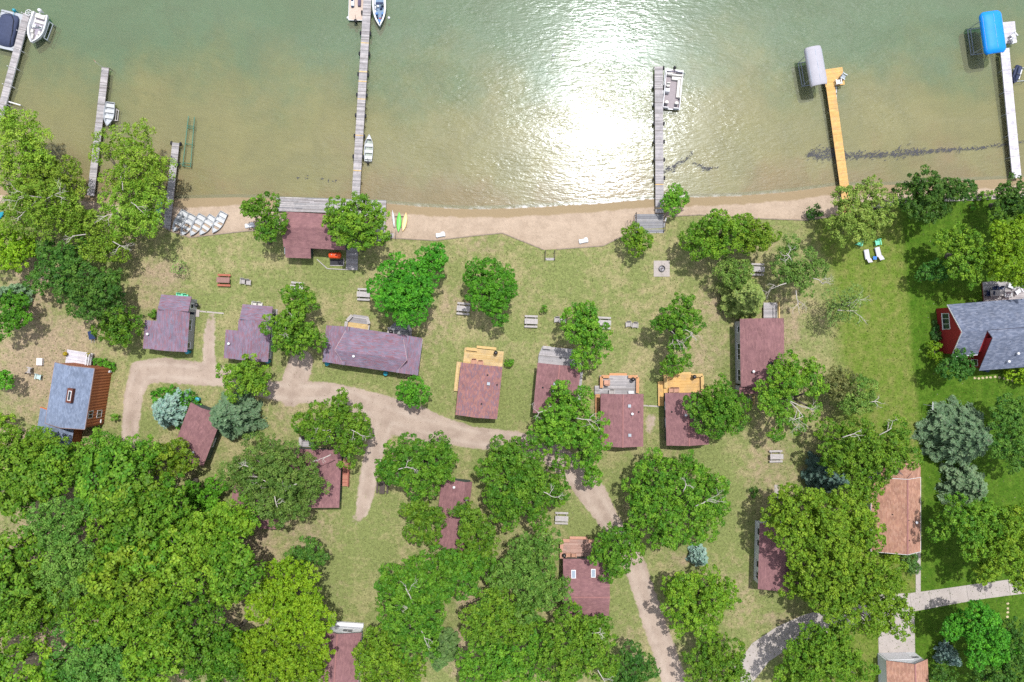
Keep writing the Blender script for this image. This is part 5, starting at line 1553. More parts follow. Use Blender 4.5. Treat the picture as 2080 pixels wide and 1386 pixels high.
T('yellow-green bush south of the red house at the right edge', 'yellow', [(2068, 758, 16), (2055, 752, 12), (2085, 765, 16)], 2.4, name='bush', cat='bush')
T('dark hedge strip along the west wall of the red house', 'shrub', [(1903, 675, 8), (1904, 688, 8), (1902, 662, 7)], 1.0, name='bush', cat='bush')
# --- lower middle
T('big oak with pale twigs in the middle below the red-brown row', 'oak', [(1335, 955, 42), (1390, 955, 38), (1300, 1000, 36), (1350, 1010, 46), (1440, 985, 34), (1400, 1020, 42), (1310, 1050, 40), (1450, 1040, 32), (1370, 1070, 40), (1420, 1075, 34), (1345, 1100, 28), (1465, 1005, 20)], 10, dead=((1415, 1030, .8, -.6, 2.0), (1390, 1000, .4, -.9, 1.3)))
T('round green oak overlapping the deck of the skylight cabin', 'oak', [(1240, 1105, 30), (1225, 1130, 28), (1265, 1130, 32), (1245, 1155, 28), (1285, 1105, 26), (1270, 1085, 22)], 8)
conifer('little blue-grey spruce on the lawn below the big oak', 'spruce_blue', 1422, 1132, 24, 4.5)
T('large round bright tree beside the dirt road at the bottom', 'bright', [(1420, 1215, 52), (1380, 1220, 38), (1455, 1225, 40), (1415, 1260, 44), (1380, 1200, 30), (1470, 1205, 26), (1440, 1190, 34)], 8.5)
T('green oak at the bottom between the dirt road and the driveway', 'oak', [(1450, 1320, 36), (1430, 1350, 34), (1480, 1340, 34), (1470, 1375, 36), (1500, 1365, 24), (1425, 1385, 26)], 8)
T('large bright green tree at the bottom below the curved driveway', 'bright', [(1670, 1320, 50), (1630, 1345, 40), (1710, 1335, 44), (1660, 1370, 50), (1740, 1370, 44), (1605, 1375, 34), (1700, 1300, 34)], 9)
T('dark green tree at the bottom edge left of the dirt road', 'dark', [(1290, 1350, 34), (1310, 1375, 30), (1270, 1380, 32)], 7)
T('light green oak at the bottom middle below the skylight cabin', 'oak', [(1150, 1285, 40), (1190, 1300, 42), (1220, 1295, 30), (1130, 1320, 40), (1175, 1345, 44), (1215, 1345, 34), (1140, 1375, 40), (1225, 1275, 22), (1245, 1355, 24)], 9, dead=((1215, 1365, .6, .7, 1.5), (1200, 1290, .9, -.3, 1.2)))
T('grey-green oak left of the skylight cabin', 'bluef', [(1085, 1120, 40), (1050, 1140, 36), (1105, 1165, 38), (1065, 1180, 38), (1110, 1215, 34), (1030, 1170, 32), (1120, 1110, 24), (1140, 1200, 22), (1075, 1225, 30)], 10)
T('round oak over the lower end of the narrow red-brown cabin', 'oak', [(960, 1060, 34), (985, 1085, 32), (950, 1095, 28), (975, 1120, 28), (940, 1040, 22)], 8.5)
T('oak in the lower middle below the narrow red-brown cabin', 'oak', [(930, 1160, 40), (960, 1145, 36), (905, 1140, 34), (990, 1160, 28), (950, 1190, 28), (915, 1180, 28)], 9)
T('large olive tree with a pale bare trunk in the lower middle', 'oak', [(800, 1185, 40), (845, 1165, 40), (835, 1215, 46), (875, 1225, 40), (780, 1205, 30), (810, 1250, 42), (860, 1265, 42), (880, 1195, 34), (830, 1300, 40), (870, 1310, 34)], 11, dead=((838, 1230, -.6, -1, 2.0), (842, 1232, -1, .3, 1.4), (855, 1285, .6, 1, 1.6)))
conifer('dark green spruce at the bottom middle beside the bare sand', 'spruce_green', 895, 1325, 38, 9)
T('yellow-green tree right of the rosy-brown cabin at the bottom', 'bright', [(765, 1310, 36), (740, 1335, 24), (790, 1330, 36), (775, 1370, 40), (820, 1375, 38), (750, 1380, 30)], 8)
T('green oak in the lower centre left of the light oak', 'oak', [(1000, 1245, 42), (1030, 1275, 42), (980, 1280, 38), (1060, 1250, 34), (1010, 1215, 30), (965, 1250, 26)], 9)
T('green oak at the bottom edge in the lower centre', 'oak', [(990, 1330, 42), (1040, 1335, 42), (1000, 1375, 44), (1060, 1370, 42), (950, 1365, 34), (1090, 1330, 34), (1080, 1290, 30)], 9)
# --- left lower
T('large olive oak with pale dead limbs over the hidden cabin', 'olive', [(520, 935, 44), (565, 935, 42), (500, 975, 40), (545, 985, 48), (590, 985, 40), (625, 965, 34), (560, 1030, 40), (605, 1025, 32), (520, 1020, 38), (480, 960, 30), (640, 990, 20)], 10, dead=((545, 985, -1, -.5, 1.8), (600, 985, -.9, .6, 1.6), (555, 1010, .5, 1, 1.6), (520, 955, -.6, -.3, 1.3)))
T('small dark tree at the top of the golden-green crown near the bottom', 'dark', [(625, 1122, 24), (605, 1130, 22), (640, 1115, 16), (650, 1135, 12)], 6)
T('big golden-green maple near the bottom left of the rosy-brown cabin', 'yellow', [(595, 1180, 40), (560, 1200, 42), (610, 1220, 42), (635, 1250, 36), (550, 1240, 46), (595, 1265, 46), (525, 1215, 30), (640, 1285, 28), (570, 1170, 28)], 11)
T('golden-green maple at the bottom edge left of the rosy-brown cabin', 'yellow', [(560, 1310, 46), (610, 1320, 44), (530, 1340, 42), (580, 1365, 50), (630, 1365, 38), (500, 1310, 34), (510, 1380, 40), (650, 1335, 22)], 11)
conifer('pale blue spruce with shrubs behind it left of the aslant cabin', 'spruce_blue', 342, 836, 52, 6.5, ragged=.4)
T('bright green shrubs behind the pale blue spruce', 'maple', [(325, 808, 18), (350, 802, 16), (375, 812, 17), (393, 822, 13), (372, 838, 15), (372, 862, 15)], 2.6, name='bush', cat='bush')
conifer('wide grey-blue spruce right of the aslant cabin', 'spruce_grey', 466, 846, 60, 9, ragged=.45, dens=1.1)
T('low bright green thicket at the edge of the wood below the aslant cabin', 'maple', [(400, 1020, 30), (425, 1000, 26), (440, 985, 18), (385, 1000, 26), (430, 1035, 26)], 5, name='thicket', cat='bush')
# shrubs and saplings
T('row of small green shrubs beside the white deck', 'bush', [(197, 737, 5), (205, 735, 6), (214, 739, 7), (222, 741, 7), (230, 744, 6)], 1.1, name='shrub_row', cat='bush')
T('small sapling alone on the lawn below the beached rowboats', 'sparse', [(362, 543, 12), (356, 550, 7), (370, 538, 7)], 2.2, name='sapling')
T('tiny sapling near the grey picnic table in the middle lawn', 'bush', [(1107, 621, 4), (1104, 630, 4)], 1.3, name='sapling')
T('little sapling on the lawn below the round dense tree', 'dark', [(1530, 1000, 7), (1534, 1006, 5)], 1.6, name='sapling')
T('small round bush on the sand left of the orange dock', 'dark', [(1655, 430, 11), (1648, 435, 7), (1663, 432, 7)], 1.5, name='bush', cat='bush')
T('little bush right of the yellow deck', 'bush', [(1033, 738, 7), (1037, 733, 5)], 1.3, name='bush', cat='bush')
T('yellow-green bush at the south corner of the orange-roofed house', 'yellow', [(1812, 1132, 10), (1806, 1138, 7)], 1.8, name='bush', cat='bush')
T('dark shrub bed below the orange-roofed house', 'shrub', [(1850, 1138, 16), (1855, 1155, 14), (1845, 1125, 10)], 2.0, name='bush', cat='bush')
T('small weedy bush beside the first purple cabin', 'bush', [(308, 636, 6), (307, 643, 5)], .9, name='bush', cat='bush')
T('green shrub at the east wall of the blue-grey roofed house', 'bush', [(231, 850, 6), (228, 845, 4)], 1.3, name='bush', cat='bush')
T('low green hedge on the seawall near the white dock', 'bush', [(1985, 398, 6), (1998, 397, 6), (2012, 395, 6), (2025, 394, 6), (1972, 399, 5)], .9, name='hedge', cat='bush')
T('tiny round bush on the right lawn behind the seawall', 'bush', [(1974, 420, 5)], .9, name='bush', cat='bush')

# --- the wood in the lower left corner: each tree stands on its own
WOOD = [  # u, v, r, species, height, label
 (30, 925, 44, 'forest', 10, 'green tree at the left edge, topmost of the lower left wood'),
 (92, 915, 36, 'goldf', 8, 'yellow-green tree at the top of the wood below the left house'),
 (158, 945, 28, 'forest', 7.5, 'small green tree of the wood hugging the left house wing'),
 (215, 922, 34, 'forest', 9, 'green tree of the wood just below the brown side wall'),
 (288, 922, 38, 'forest', 9, 'green tree of the wood at the end of the left dirt track'),
 (348, 930, 30, 'goldf', 8, 'yellow-green tree of the wood left of the aslant cabin'),
 (40, 1000, 52, 'forest', 12, 'large green tree at the left edge, second from top in the wood'),
 (120, 985, 48, 'forest', 11, 'green tree of the wood below the left house wing'),
 (200, 985, 50, 'forest', 12, 'green tree in the upper middle of the wood'),
 (275, 985, 48, 'forest', 12, 'green tree of the wood below the left track, second row'),
 (345, 1000, 48, 'forest', 12, 'green tree of the wood left of the bright thicket'),
 (35, 1090, 52, 'forest', 12, 'green tree at the left edge at mid height of the wood'),
 (110, 1075, 50, 'bluef', 12, 'grey-green tree of the wood left of the dark clearing'),
 (265, 1075, 50, 'forest', 12, 'green tree of the wood right of the dark clearing'),
 (340, 1085, 56, 'forest', 13, 'tall green tree in the middle of the wood'),
 (420, 1090, 52, 'goldf', 12, 'yellow-green tree of the wood below the bright thicket'),
 (470, 1060, 36, 'goldf', 10, 'yellow-green tree at the right edge of the wood'),
 (60, 1175, 54, 'forest', 12, 'green tree at the left of the wood, lower middle'),
 (140, 1165, 50, 'bluef', 12, 'grey-green tree of the wood below the dark clearing'),
 (225, 1165, 52, 'goldf', 13, 'golden-green tree near the middle of the wood'),
 (310, 1165, 54, 'goldf', 13, 'large golden-green tree at the heart of the wood'),
 (395, 1170, 52, 'goldf', 13, 'golden-green tree of the wood, right of its heart'),
 (460, 1150, 42, 'forest', 11, 'green tree at the right edge of the wood beside the clearing'),
 (45, 1265, 52, 'goldf', 11, 'golden-green tree at the left edge in the lower wood'),
 (170, 1290, 58, 'bluef', 12, 'blue-green feathery tree in the lower wood'),
 (260, 1255, 54, 'goldf', 13, 'bright golden tree in the lower wood'),
 (345, 1255, 54, 'goldf', 13, 'golden-green tree in the lower wood, right of the bright golden tree'),
 (425, 1250, 50, 'forest', 12, 'green tree in the lower wood left of the golden maples'),
 (100, 1340, 50, 'goldf', 10, 'golden-green tree at the bottom edge of the wood, near the left'),
 (20, 1360, 46, 'forest', 10, 'green tree in the lower left corner of the picture'),
 (250, 1360, 50, 'dark', 9, 'dark green tree at the bottom edge of the wood'),
 (340, 1345, 52, 'goldf', 12, 'golden tree at the bottom edge of the wood, right of the dark one'),
 (425, 1345, 48, 'forest', 11, 'green tree at the bottom edge of the wood next to the golden maples'),
 (470, 1290, 36, 'forest', 11, 'green tree wedged between the wood and the golden maples'),
 (-30, 1180, 50, 'forest', 12, 'green tree cut by the left edge at the lower wood'),
 (110, 1240, 40, 'forest', 9, 'low green tree filling the gap left of the blue-green feathery tree'),
 (180, 1380, 40, 'goldf', 9, 'yellow-green tree at the bottom edge below the blue-green feathery tree'),
 (480, 1200, 34, 'forest', 10, 'slim green tree at the right rim of the wood beside the golden maples'),
]
protos = {}
for n_, (u, v, rr, sp, H, lab) in enumerate(WOOD):
    rr *= 1.2
    r0 = np.random.default_rng(int(u + 3000 + v * 3))
    H += r0.uniform(-1.2, 1.6)
    ps = protos.setdefault(sp, [])
    if len(ps) < (4 if sp in ('forest', 'goldf') else 2):
        lob = [(u, v, rr * .66)]
        nn = 7
        for i in range(nn):
            an = 6.283 * (i + r0.random() * .7) / nn
            lob.append((u + math.cos(an) * rr * r0.uniform(.48, .8), v + math.sin(an) * rr * r0.uniform(.48, .8), rr * r0.uniform(.30, .56)))
        ps.append((T(lab, sp, lob, H, group='trees of the lower left wood', dome=.5), rr, H))
    else:
        src, rs, Hs = ps[int(r0.integers(0, len(ps)))]
        o = copy_tree(src)
        p = P(u, v, H * .55)
        o.location = (p.x, p.y, 0)
        o.rotation_euler.z = r0.uniform(0, 6.283)
        o.scale = (rr / rs, rr / rs * r0.uniform(.92, 1.08), H / Hs)
        tag(o, lab, 'tree', 'trees of the lower left wood')

Q, C = scatter('grass', '', 30000, 'tuft', 5)
o = quads_obj('grass_tufts', Q, C, m_leaf, None); tag(o, 'short tufts of grass scattered over the lawns', kind='stuff')
Q, C = scatter('litter', '', 5000, 'litter', 6)
o = quads_obj('leaf_litter', Q, C, m_leaf, None); tag(o, 'fallen leaves, twigs and pebbles on lawns and tracks', kind='stuff')
# ------------------------------------------------------------------ docks, boats, furniture
def dock(label, p0, p1, width, z, pal, post_mat, sec=2.7, tyres=(), posts=True, name='dock', seed=1, mixin=None, post_h=.25, side_mat=None, plain=False):
    """planked dock from pixel p0 (lake end) to p1 (shore end)"""
    A, B = P(*p0, z), P(*p1, z)
    d = B - A
    L = d.length
    root = empty(name, (A.x, A.y, WATER_Z), math.atan2(d.y, d.x))
    tag(root, label, 'dock')
    zz = z - WATER_Z
    r = random.Random(seed)
    n = max(1, round(L / sec))
    s = L / n
    for i in range(n):
        mb = MB()
        dz = 0 if plain else r.uniform(-.012, .012)
        boards_on(mb, i * s + .015, (i + 1) * s - .015, -width / 2, width / 2, zz + dz, 'y', pal, r, bw=.15, mixin=mixin)
        o = mb.build('planking', M_BOARD, root, kind='stuff')
        f = MB()
        for y in (-width / 2 + .05, width / 2 - .05):
            f.bar((i * s + .02, y, zz - .12), ((i + 1) * s - .02, y, zz - .12), .05, .16)
        f.build('stringer', side_mat or post_mat, root)
        if posts:
            x = i * s + .06
            depth = 0.45 + min(1.5, max(0, (L - x)) * .045)
            for y in (-width / 2 - .05, width / 2 + .05):
                MB().tube([(x, y, -depth), (x, y, zz + post_h)], .05, 8).build('post', post_mat, root)
    for x, sd in tyres:
        y = sd * (width / 2 + .13)
        MB().torus((x * L, y, zz - .12), .22, .09, 'Y').build('tyre', M_RUBBER, root, smooth=True)
    return root
def tyre_row(a, b, n, sides=(-1, 1)):
    return [(a + (b - a) * i / (n - 1), s) for i in range(n) for s in sides]
DZ = -.05
dock('narrow grey plank dock at the far left between the covered pontoon and white speedboat', (54, 28), (-4, 245), 1.0, DZ, 'greywood', M_WHITE, seed=1)
dock('long grey plank dock with a flag at its end, second from the left', (214, 137), (184, 398), 1.0, DZ, 'greywood', M_POST, seed=2, posts=True, post_h=.0)
dock('short grey dock with black tyres beside the beached rowboats', (357, 290), (338, 468), 1.0, DZ, 'greywood', M_POST, seed=3, tyres=[(.01, -1), (.01, 1), (.24, -1), (.24, 1)], post_h=.0)
dock('longest grey plank dock with tyres, running out from the boathouse', (747, -12), (722, 406), 1.12, DZ, 'greywood', M_POST, seed=4, tyres=tyre_row(.09, .79, 8), mixin=('yellow', lambda t, r: r.random() < .03), post_h=.0)
dock('grey plank dock with tyres beside the open pontoon boat', (1338, 135), (1340, 433), 1.15, DZ, 'greywood', M_DARKWOOD, seed=5, tyres=tyre_row(.14, .76, 6) + [(.01, 1)], mixin=('yellow', lambda t, r: r.random() < .02), post_h=.0)
dk = dock('bright orange-yellow dock with a square end platform under the pale canopy', (1686, 168), (1723, 432), 1.25, DZ + .2, 'amber', M_DARKWOOD, seed=6, sec=4, post_h=-.05, plain=True)
mb = MB(); rr_ = random.Random(3)
kk = dk.rotation_euler.z
def on_root(root, u, v, z):
    return to_local(root, P(u, v, z))
boards_on(mb, -1.9, .55, -.7, 2.0, DZ + .202 - WATER_Z, 'y', 'amber', rr_, bw=.15)
pl = mb.build('end_platform', M_BOARD, dk, kind='stuff')
MB().bar((-1.85, 1.95, .55), (.5, 1.95, .55), .05, .16).bar((-1.85, -.65, .55), (.5, -.65, .55), .05, .16).bar((.5, -.62, .55), (.5, 1.92, .55), .05, .16).build('platform_frame', M_DARKWOOD, dk)
dw_ = dock('long white dock with a square end platform under the blue canopy', (2041, 98), (2066, 362), 1.25, DZ + .2, 'white', M_GALV, seed=7, sec=3.2, post_h=.0, plain=True)
mb = MB()
boards_on(mb, -3.6, -.6, .0, 1.75, DZ + .202 - WATER_Z, 'y', 'white', rr_, bw=.15)
boards_on(mb, -3.0, -.02, -.62, -.02, DZ + .202 - WATER_Z, 'y', 'white', rr_, bw=.15)
mb.build('end_platform', M_BOARD, dw_, kind='stuff')
MB().bar((-3.55, .05, .55), (-3.55, 1.7, .55), .05, .16).bar((-3.5, 1.7, .55), (-.65, 1.7, .55), .05, .16).bar((-.65, .05, .55), (-.65, 1.7, .55), .05, .16).build('platform_frame', M_GALV, dw_)

# --- hulls
def hull_rings(L, W, D, stern=.82, bowp=2.0, full=.5, sheer=.12, rim=.05, floor=.10, n=13):
    rings = []
    for i in range(n):
        t = i / (n - 1)
        if t < full: w = W / 2 * (stern + (1 - stern) * math.sin(t / full * math.pi / 2))
        else: w = W / 2 * max(.015, 1 - ((t - full) / (1 - full)) ** bowp)
        x = t * L
        gz = D + sheer * max(0, (t - .4) / .6) ** 2
        kz = .0 + (.55 * D) * max(0, (t - .72) / .28) ** 2
        ch = .78 if t < .7 else .78 - .45 * (t - .7) / .3
        r_ = min(rim, w * .7)
        fz = max(floor, kz + .06)
        wi = max(.004, min(w - r_, w * ch))
        rings.append([(x, 0, kz), (x, w * ch, kz + .05), (x, w, gz - .06), (x, w, gz), (x, w - r_, gz), (x, wi * .96, fz), (x, 0, fz - .01), (x, -wi * .96, fz), (x, -(w - r_), gz), (x, -w, gz), (x, -w, gz - .06), (x, -w * ch, kz + .05)])
    return rings
def half_w(L, W, x, stern=.82, bowp=2.0, full=.5):
    t = x / L
    return W / 2 * (stern + (1 - stern) * math.sin(t / full * math.pi / 2)) if t < full else W / 2 * max(.015, 1 - ((t - full) / (1 - full)) ** bowp)
def outboard(root, x, y, z, mat=M_BLACK, s=1.0, sgn=-1):
    o = MB().lathe((x + sgn * .18 * s, y, z), [(.05, 0), (.19 * s, .03), (.2 * s, .2 * s), (.15 * s, .34 * s), (.04, .38 * s)], 12).box((x + sgn * .02, y, z + .1), (.22 * s, .1, .12)).build('outboard_motor', mat, root, smooth=False)
    MB().box((x + sgn * .2 * s, y, z - .28), (.14 * s, .07, .6)).build('shaft', mat, o)
    MB().tube([(x + .05, y, z + .12), (x + .5 * s, y + .08, z + .18)], .025, 6).build('tiller', mat, o)
    return o
def rowboat(name, label, stern, bow, W, z, mat=M_ALU, inside=M_ALUIN, motor=False, seats=4, cat='boat', group=None, depth=.42, tilt=0.0):
    A, B = P(*stern, z + .3), P(*bow, z + .3)
    d = B - A; L = d.length
    root = empty(name, (A.x, A.y, z), math.atan2(d.y, d.x))
    tag(root, label, cat, group)
    MB().loft(hull_rings(L, W, depth)).build('hull', mat, root)
    w0 = half_w(L, W, 0)
    MB().box((.03, 0, depth * .55), (.06, 2 * w0 - .08, depth * .8)).build('transom', mat, root)
    for i in range(seats):
        x = L * (.14 + .235 * i)
        w = half_w(L, W, x)
        MB().box((x, 0, depth * .68), (.42 if i else .5, 2 * w * .9 - .04, .05)).box((x + .18, 0, depth * .4), (.03, 2 * w * .72, depth * .52)).build('seat', inside, root)
    e = L * .9
    MB().prism([(e - .28, -half_w(L, W, e - .28) * .8), (L * .985, 0), (e - .28, half_w(L, W, e - .28) * .8)], depth + .0, depth + .05).build('bow_deck', mat, root)
    for s in (-1, 1):
        pts = [(L * t, s * (half_w(L, W, L * t) - .01), depth + .02 + .12 * max(0, (t - .4) / .6) ** 2) for t in [i / 12 for i in range(13)]]
        MB().tube(pts, .03, 6).build('gunwale', mat, root)
    if motor: outboard(root, -.05, 0, depth - .05)
    return root
BZ = -.45
spots = [((377, 429), (353, 471), 'leftmost'), ((393, 437), (369, 480), 'second from left'), ((412, 437), (388, 480), 'middle'), ((433, 439), (407, 478), 'second from right'), ((456, 432), (433, 474), 'rightmost')]
for st, bw_, w in spots:
    rowboat('rowboat', f'aluminium rowboat pulled up on the left beach, {w} of the five', st, bw_, 1.32, BZ, group='rowboats on the left beach')
rowboat('rowboat', 'aluminium rowboat on a lift beside the second dock', (225, 208), (219, 257), 1.45, -.35, seats=4)
rowboat('rowboat', 'white-grey motor rowboat tied to the longest dock', (748, 328), (750.5, 274), 1.22, -.85, seats=3, motor=True)
# wooden lift frame of the rowboat
def frame_lift(label, corners, z, mat, name='boat_lift', beams=()):
    pts = [P(*c, z) for c in corners]
    cen = sum(pts, Vector()) / len(pts)
    root = empty(name, (cen.x, cen.y, WATER_Z - .5))
    tag(root, label, 'boat lift')
    for p in pts:
        MB().tube([(p.x, p.y, WATER_Z - 1.0), (p.x, p.y, z + .05)], .05, 8).build('post', mat, root, world=True)
    for p, q in zip(pts, pts[1:] + pts[:1]):
        MB().bar(p, q, .09, .09).build('beam', mat, root, world=True)
    for a, b in beams:
        MB().bar(P(*a, z + .06), P(*b, z + .06), .16, .06).build('bunk', mat, root, world=True)
    return root
frame_lift('wooden boat lift frame right of the rowboat at the second dock', [(232, 220), (241, 225), (239, 245), (230, 245)], -.5, M_GREYWOOD, beams=[((236, 221), (234, 246))])
frame_lift('pale steel boat lift frame right of the white speedboat', [(96, 41), (108, 50), (96, 82), (85, 74)], -.1, M_GALV, beams=[((100, 46), (90, 76))])
# green rail lift
root = empty('boat_rail', P(383, 290, -1.0))
tag(root, 'empty green steel boat rail frame standing in the shallow water', 'boat lift')
ra, rb, rc_, rd = (383, 236), (371, 338), (395, 238), (387, 340)
for a, b in ((ra, rb), (rc_, rd)):
    MB().tube([P(*a, -.35), P(*b, -.35)], .06, 8).build('rail', M_GREENST, root, world=True)
for t in (.19, .23, .55, .93, .99):
    a = (ra[0] + (rb[0] - ra[0]) * t, ra[1] + (rb[1] - ra[1]) * t); b = (rc_[0] + (rd[0] - rc_[0]) * t, rc_[1] + (rd[1] - rc_[1]) * t)
    MB().tube([P(*a, -.35), P(*b, -.35)], .045, 8).build('crossbar', M_GREENST, root, world=True)
    for q in (a, b):
        p = P(*q, -.35)
        MB().tube([(p.x, p.y, -1.9), (p.x, p.y, -.2)], .035, 6).build('leg', M_GREENST, root, world=True)
MB().tube([P(364, 333, -.3), P(374, 334, -.3)], .05, 8).build('tie_bar', M_GREENST, root, world=True)
# flag on the second dock
root = empty('flag', P(212, 139, -.05))
tag(root, 'small striped flag on a leaning pole at the end of the second dock', 'flag')
MB().tube([(0, 0, -.1), (-.12, .1, 1.9)], .02, 6).build('pole', M_WHITE, root)
fl = MB()
for i in range(6):
    c = (srgb(190, 70, 70, .7), srgb(230, 226, 226, .8))[i % 2]
    fl.bar((-.10 - i * .012, .1 + .0, 1.8 - i * .07), (-.55 - i * .012, .55, 1.62 - i * .09), .012, .068, color=c)
fl.build('flag_cloth', material('flag_cloth', attr=True, rough=.8), root)
root = empty('mooring_beam', P(30, 211, -.2))
tag(root, 'white beam sticking out from the far left dock near the shore tree', 'beam')
MB().bar(P(18, 207, -.2), P(42, 214, -.2), .14, .12).build('bar', M_WHITE, root, world=True)
p = P(40, 213.5, -.2)
MB().tube([(p.x, p.y, -1.6), (p.x, p.y, -.15)], .05, 8).build('post', M_GALV, root, world=True)

# --- speedboat (white bowrider)
def v_boat(name, label, stern, bow, W, z, mat, floor_mat, cushions, motor_mat, depth=.75, bowp=2.5):
    A, B = P(*stern, z + .7), P(*bow, z + .7)
    d = B - A; L = d.length
    root = empty(name, (A.x, A.y, z), math.atan2(d.y, d.x))
    tag(root, label, 'boat')
    MB().loft(hull_rings(L, W, depth, stern=.9, bowp=bowp, full=.42, rim=.2, floor=.28, sheer=.15)).build('hull', mat, root)
    for s in (-1, 1):
        pts = [(L * t, s * (half_w(L, W, L * t, .9, bowp, .42) + .005), depth - .04 + .15 * max(0, (t - .4) / .6) ** 2) for t in [i / 12 for i in range(13)]]
        MB().tube(pts, .04, 6).build('rub_rail', M_GALV, root)
    pts = [(L * t, half_w(L, W, L * t, .9, bowp, .42) * .68 - .05) for t in (.06, .2, .4, .6, .75, .86)]
    MB().prism([(x, -y) for x, y in pts] + [(x, y) for x, y in reversed(pts)], .285, .30).build('cockpit_floor', floor_mat, root)
    for (x, y, sx_, sy_, z0, h, m) in cushions:
        MB().box((x * L, y * W, z0 + h / 2), (sx_ * L, sy_ * W, h), taper=.92).build('cushion', m, root, bevel=.03)
    for s in (-1, 1):
        MB().bar((L * .52, s * W * .12, depth + .28), (L * .46, s * W * .38, depth + .22), .03, .34).build('windscreen', material('tinted_glass', srgb(120, 140, 150, .6), .1), root)
    MB().torus((L * .44, W * .2, depth + .05), .17, .025, 'X', 12, 6).build('steering_wheel', M_BLACK, root)
    outboard(root, -.05, 0, depth - .02, motor_mat, 1.25)
    return root
CW, CS = M_CREAM, M_PLASTIC
speed = v_boat('speedboat', 'white open bowrider speedboat on a lift at the far left dock', (82, 27), (64.5, 87), 2.35, -.35, M_WHITE, material('lilac_grey_floor', srgb(190, 182, 196, .5), .85),
    [(.10, 0, .14, .62, .3, .34, CW), (.27, 0, .10, .62, .3, .16, CW), (.44, .2, .11, .2, .3, .3, CS), (.44, -.2, .11, .2, .3, .3, CS), (.62, .22, .12, .16, .3, .34, CW), (.62, -.22, .12, .16, .3, .34, CW), (.78, .14, .18, .13, .3, .28, CW), (.78, -.14, .18, .13, .3, .28, CW)], M_WHITE)
M_BBLUE = material('boat_blue', srgb(70, 120, 180, .7), .5, .1)
M_BDARK = material('boat_dark_blue', srgb(30, 50, 90, .7), .6, .1)
v_boat('fishing_boat', 'blue and white fishing boat tied right of the longest dock', (769, -26), (771.5, 54), 1.85, -.85, M_WHITE, material('blue_grey_floor', srgb(150, 176, 204, .5), .85),
    [(.38, .0, .06, .6, .3, .1, M_BDARK), (.45, .22, .06, .2, .3, .35, M_BDARK), (.47, -.15, .05, .25, .3, .3, CS), (.52, .1, .05, .2, .3, .25, M_BDARK), (.66, .22, .06, .18, .3, .32, M_BBLUE), (.66, -.22, .06, .18, .3, .32, M_BBLUE), (.74, .2, .05, .16, .3, .3, M_BDARK), (.74, -.2, .05, .16, .3, .3, M_BDARK), (.86, 0, .1, .22, .4, .3, M_BBLUE), (.79, .02, .05, .1, .3, .32, M_RED)], M_BLACK)

# --- pontoon boats
def pontoon(label, cuv, Lpx, Wpx, rot_cw, z, deck_mat, motor_end, name='pontoon_boat', rails=True, rail_mat=M_WHITE):
    k = (CAM_H - z - .6) / FPX
    c = P(*cuv, z + .6)
    L, W = Lpx * k, Wpx * k
    root = empty(name, (c.x, c.y, z), -math.radians(rot_cw))          # local y = bow direction (up the picture before turning)
    tag(root, label, 'boat')
    MB().box((0, 0, .52), (W, L, .1)).build('deck', deck_mat, root, bevel=.02)
    for s in (-1, 1):
        MB().tube([(s * W * .33, -L / 2 + .05, .22), (s * W * .33, L / 2 - .5, .22), (s * W * .33, L / 2 - .1, .36)], [.24, .24, .04], 12).build('float', M_ALU, root, smooth=True)
    MB().bar((-W / 2, -L / 2 - .01, .5), (W / 2, -L / 2 - .01, .5), .06, .16).bar((-W / 2, L / 2 + .01, .5), (W / 2, L / 2 + .01, .5), .06, .16).bar((-W / 2 - .02, -L / 2, .5), (-W / 2 - .02, L / 2, .5), .06, .16).bar((W / 2 + .02, -L / 2, .5), (W / 2 + .02, L / 2, .5), .06, .16).build('deck_edge', M_ALU, root)
    if rails:
        for a, b in (((-1, -.88), (-1, .97)), ((1, -.88), (1, .97)), ((-1, .97), (-.3, .97)), ((.3, .97), (1, .97)), ((-1, -.88), (-.2, -.88)), ((.4, -.88), (1, -.88))):
            p, q = Vector((a[0] * (W / 2 - .08), a[1] * L / 2, .95)), Vector((b[0] * (W / 2 - .08), b[1] * L / 2, .95))
            o = MB().bar(p, q, .09, .1).build('rail', rail_mat, root)
            MB().bar(p - Vector((0, 0, .2)), q - Vector((0, 0, .2)), .05, .36).build('rail_panel', rail_mat, o)
    return root, L, W
ptn, L, W = pontoon('open pontoon boat with cream seats tied right of the grey dock', (1366, 182), 80, 36, 5.5, -.95, M_DECKTAN, 1)
ptn.rotation_euler.z += math.pi                                        # bow towards the shore
for (x, y, sx_, sy_, h) in ((-.16, -.27, .56, .09, .36), (-.33, -.02, .22, .46, .36), (-.41, -.02, .07, .5, .62), (-.16, -.34, .6, .05, .62)):
    MB().box((x * W, y * L, .57 + h / 2), (sx_ * W, sy_ * L, h)).build('couch', CW, ptn, bevel=.04)
MB().box((.28 * W, -.36 * L, .8), (.36 * W, .07 * L, .45)).build('stern_bench', CW, ptn, bevel=.04)
hm = MB().box((.32 * W, .07 * L, .95), (.28 * W, .1 * L, .75), taper=.85).build('helm_console', M_PLASTIC, ptn, bevel=.03)
MB().torus((.3 * W, 0.005 * L, 1.25), .16, .02, 'Y', 12, 6).build('steering_wheel', M_BLACK, hm)
MB().lathe((.3 * W, -.08 * L, .57), [(.06, 0), (.06, .3), (.25, .32), (.27, .42), (.1, .46)], 12).box((.3 * W, -.11 * L, 1.15), (.46, .1, .4)).build('captain_seat', CW, ptn)
for s in (-1, 1):
    MB().lathe((s * .28 * W, .36 * L, .57), [(.05, 0), (.05, .3), (.24, .32), (.26, .42), (.1, .46)], 12).box((s * .28 * W, .39 * L, 1.1), (.42, .08, .32)).build('fishing_seat', CW, ptn)
